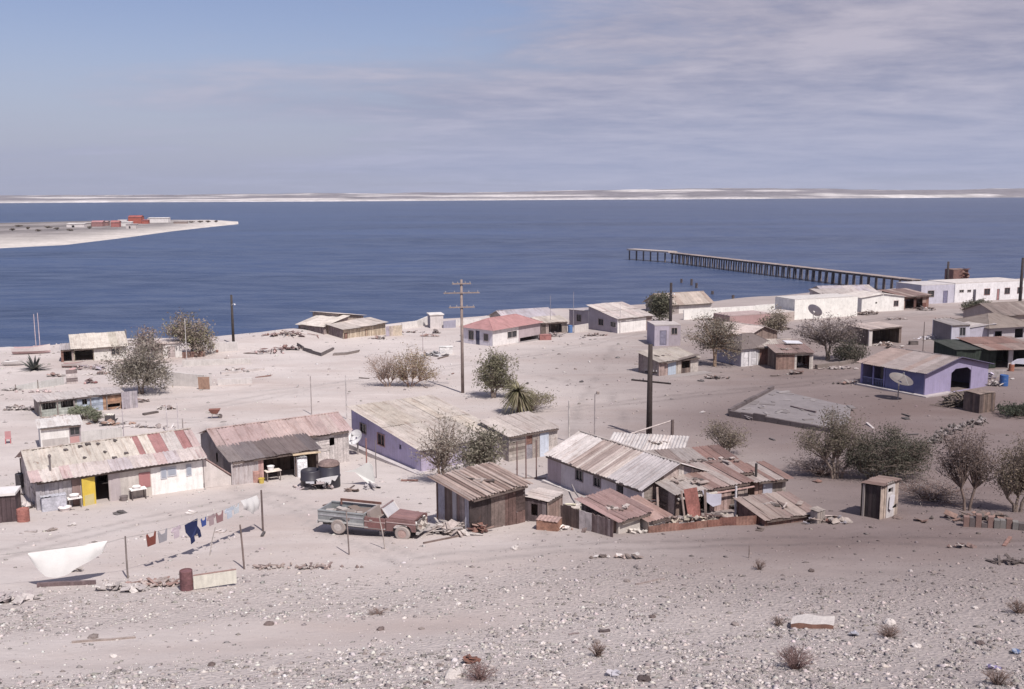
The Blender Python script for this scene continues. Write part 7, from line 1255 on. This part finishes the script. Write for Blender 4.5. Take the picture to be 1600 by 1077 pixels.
shrub('scrub', 'grey dry scrub right of the outhouse below the leafless tree', G(1455, 780), 3.0, .9, 130, (.85, .75, .75), [(.19, .165, .16), (.23, .2, .19)], nper=4, leaf=.06)
heap('dark garden rubbish under the leafless grey tree', 1530, 812, 4.6, 1.4, .5, 40, [(.09, .075, .07), (.13, .1, .09), (.2, .13, .11)], 'rubbish', 'rubbish', size=.5)
# dry bushes on the scree
for lab, px, py, r, hh, n in (('large dry purple-grey bush below the abandoned mattress', 1242, 1045, .72, .68, 110), ('dry twiggy bush right of the abandoned mattress', 1388, 995, .55, .42, 80), ('small dry bush left of the centre of the scree', 934, 1026, .38, .5, 60), ('faded purple dry bush at the bottom edge', 750, 1062, .62, .42, 90), ('grey dry bush at the left end of the mattress', 1216, 978, .4, .35, 50), ('dry brown bush at the right picture edge', 1592, 958, .6, .5, 80), ('pale dry weed on the far scree', 1186, 890, .4, .5, 44), ('dark dry bush in the bottom right corner', 1558, 1070, .5, .45, 70), ('dry bush at the upper left of the scree by the rubble', 590, 960, .5, .2, 40)):
    shrub('dry_bush', lab, G(px, py), r, hh, n, (.95, .78, .85) if 'purple' in lab else (.95, .85, .85), None, 'dry bush', rad_=.006)
# litter on the scree
p = G(1270, 979); t = thing('mattress', 'abandoned thin mattress with pale top and rusty red edge on the scree', 'mattress', p, -.12)
mb = MB(); n = 10; W, Dm, hh = 1.5, .78, .19
zt_ = lambda u, v: hh*(.8+.3*math.sin(u*3.1)) + .03*math.sin(v*5+u*9)
gr = [[(W*(i/n-.5)+.2*(j/5-.5), Dm*(j/5-.5), zt_(i/n, j/5)+.07) for i in range(n+1)] for j in range(6)]
for j in range(5):
    for i in range(n): mb.add([gr[j][i], gr[j][i+1], gr[j+1][i+1], gr[j+1][i]], [(0, 1, 2, 3)], jit((.58, .54, .52), .06))
mb.build('top_cover', CLOTH, t)
e = MB(); rim = gr[0]+[r_[-1] for r_ in gr[1:]]+list(reversed(gr[-1]))[1:]+[r_[0] for r_ in reversed(gr[1:-1])]
for a, b_ in zip(rim, rim[1:]+rim[:1]): e.add([a, b_, (b_[0]*.97, b_[1]*.97, b_[2]-hh-.02), (a[0]*.97, a[1]*.97, a[2]-hh-.02)], [(0, 3, 2, 1)], jit((.26, .15, .12), .15))
e.build('edge', CLOTH, t)
plank('long thin bleached pole lying across the smooth track, left', (112, 1005), (212, 997), .05, .07, (.3, .25, .23)); plank('short stick on the scree right of centre', (993, 914), (1038, 905), .04, .06, (.28, .23, .22)); plank('dark short board on the scree left of the small dry bush', (936, 988), (953, 987), .05, .14, (.09, .07, .07))
plank('thin dark stick lying near the bottom centre', (888, 992), (905, 990), .03, .05, (.25, .2, .2))
heap('rusty crumpled can on the scree at the bottom centre', 740, 1036, .4, .25, .16, 9, [(.17, .08, .06), (.12, .07, .06)], 'crumpled_can', 'can', kinds='p', size=.28)
heap('blue plastic rag at the right edge of the scree', 1588, 1022, .4, .2, .1, 8, [(.08, .12, .24), (.12, .16, .25), (.25, .27, .33)], 'plastic_rag', 'plastic rag', kinds='p', size=.16, mat=PLASTIC); heap('pale bluish plastic bag on the scree below the mattress right end', 1335, 993, .35, .2, .12, 8, [(.42, .41, .46), (.34, .34, .38)], 'plastic_bag', 'plastic bag', kinds='ps', size=.26, mat=PLASTIC)
heap('pale plastic scrap on the scree at the bottom middle right', 960, 1057, .3, .2, .1, 6, [(.42, .40, .43)], 'plastic_bag', 'plastic bag', kinds='p', size=.22, mat=PLASTIC); heap('small violet plastic scrap near the right bottom corner', 1546, 1046, .35, .2, .12, 6, [(.2, .17, .3), (.4, .38, .42)], 'plastic_scrap', 'plastic scrap', kinds='p', size=.16, mat=PLASTIC)
heap('pale rags and a dark crate thrown on the upper right scree', 1495, 856, 1.3, .4, .25, 12, [(.45, .4, .38), (.16, .11, .1)], 'rubbish', 'rubbish', kinds='ps', size=.35); heap('row of brown and white scraps on the scree below the hutch', 975, 872, 2.4, .4, .16, 22, [(.5, .46, .44), (.15, .12, .11), (.28, .22, .2)], 'rubbish', 'rubbish', kinds='sp', size=.3)
heap('dark twisted iron lying near the upper right edge of the scree', 1572, 880, 1.2, .4, .15, 12, [(.1, .08, .075)], 'twisted_iron', 'iron', kinds='b', size=.4)
for i in range(46):
    px, py = R.uniform(560, 1590), R.uniform(890, 1070)
    if i < 16: px, py = R.uniform(10, 700), R.uniform(930, 1070)
    c_ = R.choice([(.44, .40, .385), (.48, .44, .42), (.22, .185, .175), (.36, .32, .31), (.13, .1, .095)]); rock('loose stone lying among the gravel of the scree', px, py, R.uniform(.07, .17), jit(c_, .15), 'larger loose stones on the scree', 'stone', 'stone', .6)
for px, py, r, lab in ((804, 858, .2, 'pale rounded stone below the shack'), (710, 1058, .26, 'large pale stone at the bottom centre'), (1460, 1002, .0, ''), (1006, 1064, .17, 'dark round stone at the bottom, right of centre'), (1390, 975, .2, 'white stone on the right scree')):
    if r: rock(lab, px, py, r, (.46, .42, .4) if 'dark' not in lab else (.07, .055, .055))

# scraps of everyday litter lying about the village ground
for i in range(90):
    px = R.uniform(5, 1595); py = R.uniform(560, 850) if i < 70 else R.uniform(545, 600); p = G(px, py)
    if p.y > _shore(p.x)-6: continue
    mb = MB(); k = R.random(); c_ = jit(R.choice([(.14, .11, .1), (.3, .25, .23), (.5, .46, .44), (.22, .13, .11), (.4, .36, .35), (.09, .08, .08)]), .2); s_ = R.uniform(.8, 1.5)
    if k < .5: mb.rbx((0, 0, .06), (R.uniform(.4, 1.3)*s_, .13*s_, .08), (R.uniform(-.06, .06), R.uniform(-.06, .06), 0), c_)
    elif k < .75: mb.rbx((0, 0, .05), (.5*s_, .35*s_, .05), (R.uniform(-.2, .2), R.uniform(-.2, .2), 0), c_).rbx((.1, .05, .1), (.3*s_, .25*s_, .04), (.3, .2, .5), jit(c_, .2))
    else: mb.lathe([(.1, 0), (.14*s_, .04), (.15*s_, .22*s_), (.12, .25*s_)], 9, col=c_)
    solo('scrap', mb, RUSTY if k > .5 else WOOD, 'small scrap of board, tin or an old can lying on the village sand', 'scrap', p, R.uniform(0, 6.28), 'scraps scattered over the village sand')

def roof_at(name, fx, fy, z): 
    o = bpy.data.objects[name]; return Vector(o.location) + Euler((0, 0, o.rotation_euler.z)).to_matrix() @ Vector((fx, fy, z))
for nm, fx, fy, z, w_, d_, n_, lab, sz_ in (('brown_roofed_shed', 3.2, 2.0, 2.05, 3.2, 1.6, 16, 'boards, stones and a tyre weighing down the long patchy grey and rust roof', .5), ('scrap_wall_shack', 1.6, 1.2, 1.78, 2.2, 1.4, 12, 'sticks and flattened tins lying on the roof of the rickety shack', .45), ('hutch', 1.0, 1.0, 1.2, 1.2, 1.0, 9, 'loose brown sheets on the left of the pink hutch roof', .4),
    ('lean_shelter', 2.0, 1.2, .66, 2.2, 1.2, 10, 'grey sticks lying on the low weathered lean shelter roof', .5), ('shack', 1.8, 1.5, 2.5, 1.6, 1.2, 6, 'two stones and a stick on the striped shack roof by the pickup', .4), ('rear_shed', 3.0, 1.6, 1.55, 3.0, 1.2, 8, 'old boards lying on the whitish roof behind the long white house', .5), ('brown_tin_shack', 1.8, 1.4, 2.2, 2.0, 1.4, 9, 'tins and sticks lying on the rumpled rusty shack roof', .5), ('plank_shed', 2.0, 1.6, 2.05, 2.4, 1.4, 7, 'sticks lying on the pale roof of the plank shed', .5)):
    if nm not in bpy.data.objects: continue
    mb = MB()
    for _ in range(n_): c = jit(R.choice([(.16, .12, .11), (.28, .23, .21), (.09, .075, .07), (.36, .31, .29)]), .2); mb.rbx((R.uniform(-.5, .5)*w_, R.uniform(-.3, .3)*d_, R.uniform(0, .06)), (sz_*R.uniform(.4, 1.8), R.uniform(.08, .3), .06), (.12, R.uniform(-.1, .1), R.uniform(0, 3)), c)
    solo('roof_litter', mb, WOOD, lab, 'roof litter', roof_at(nm, fx, fy, z), 0)
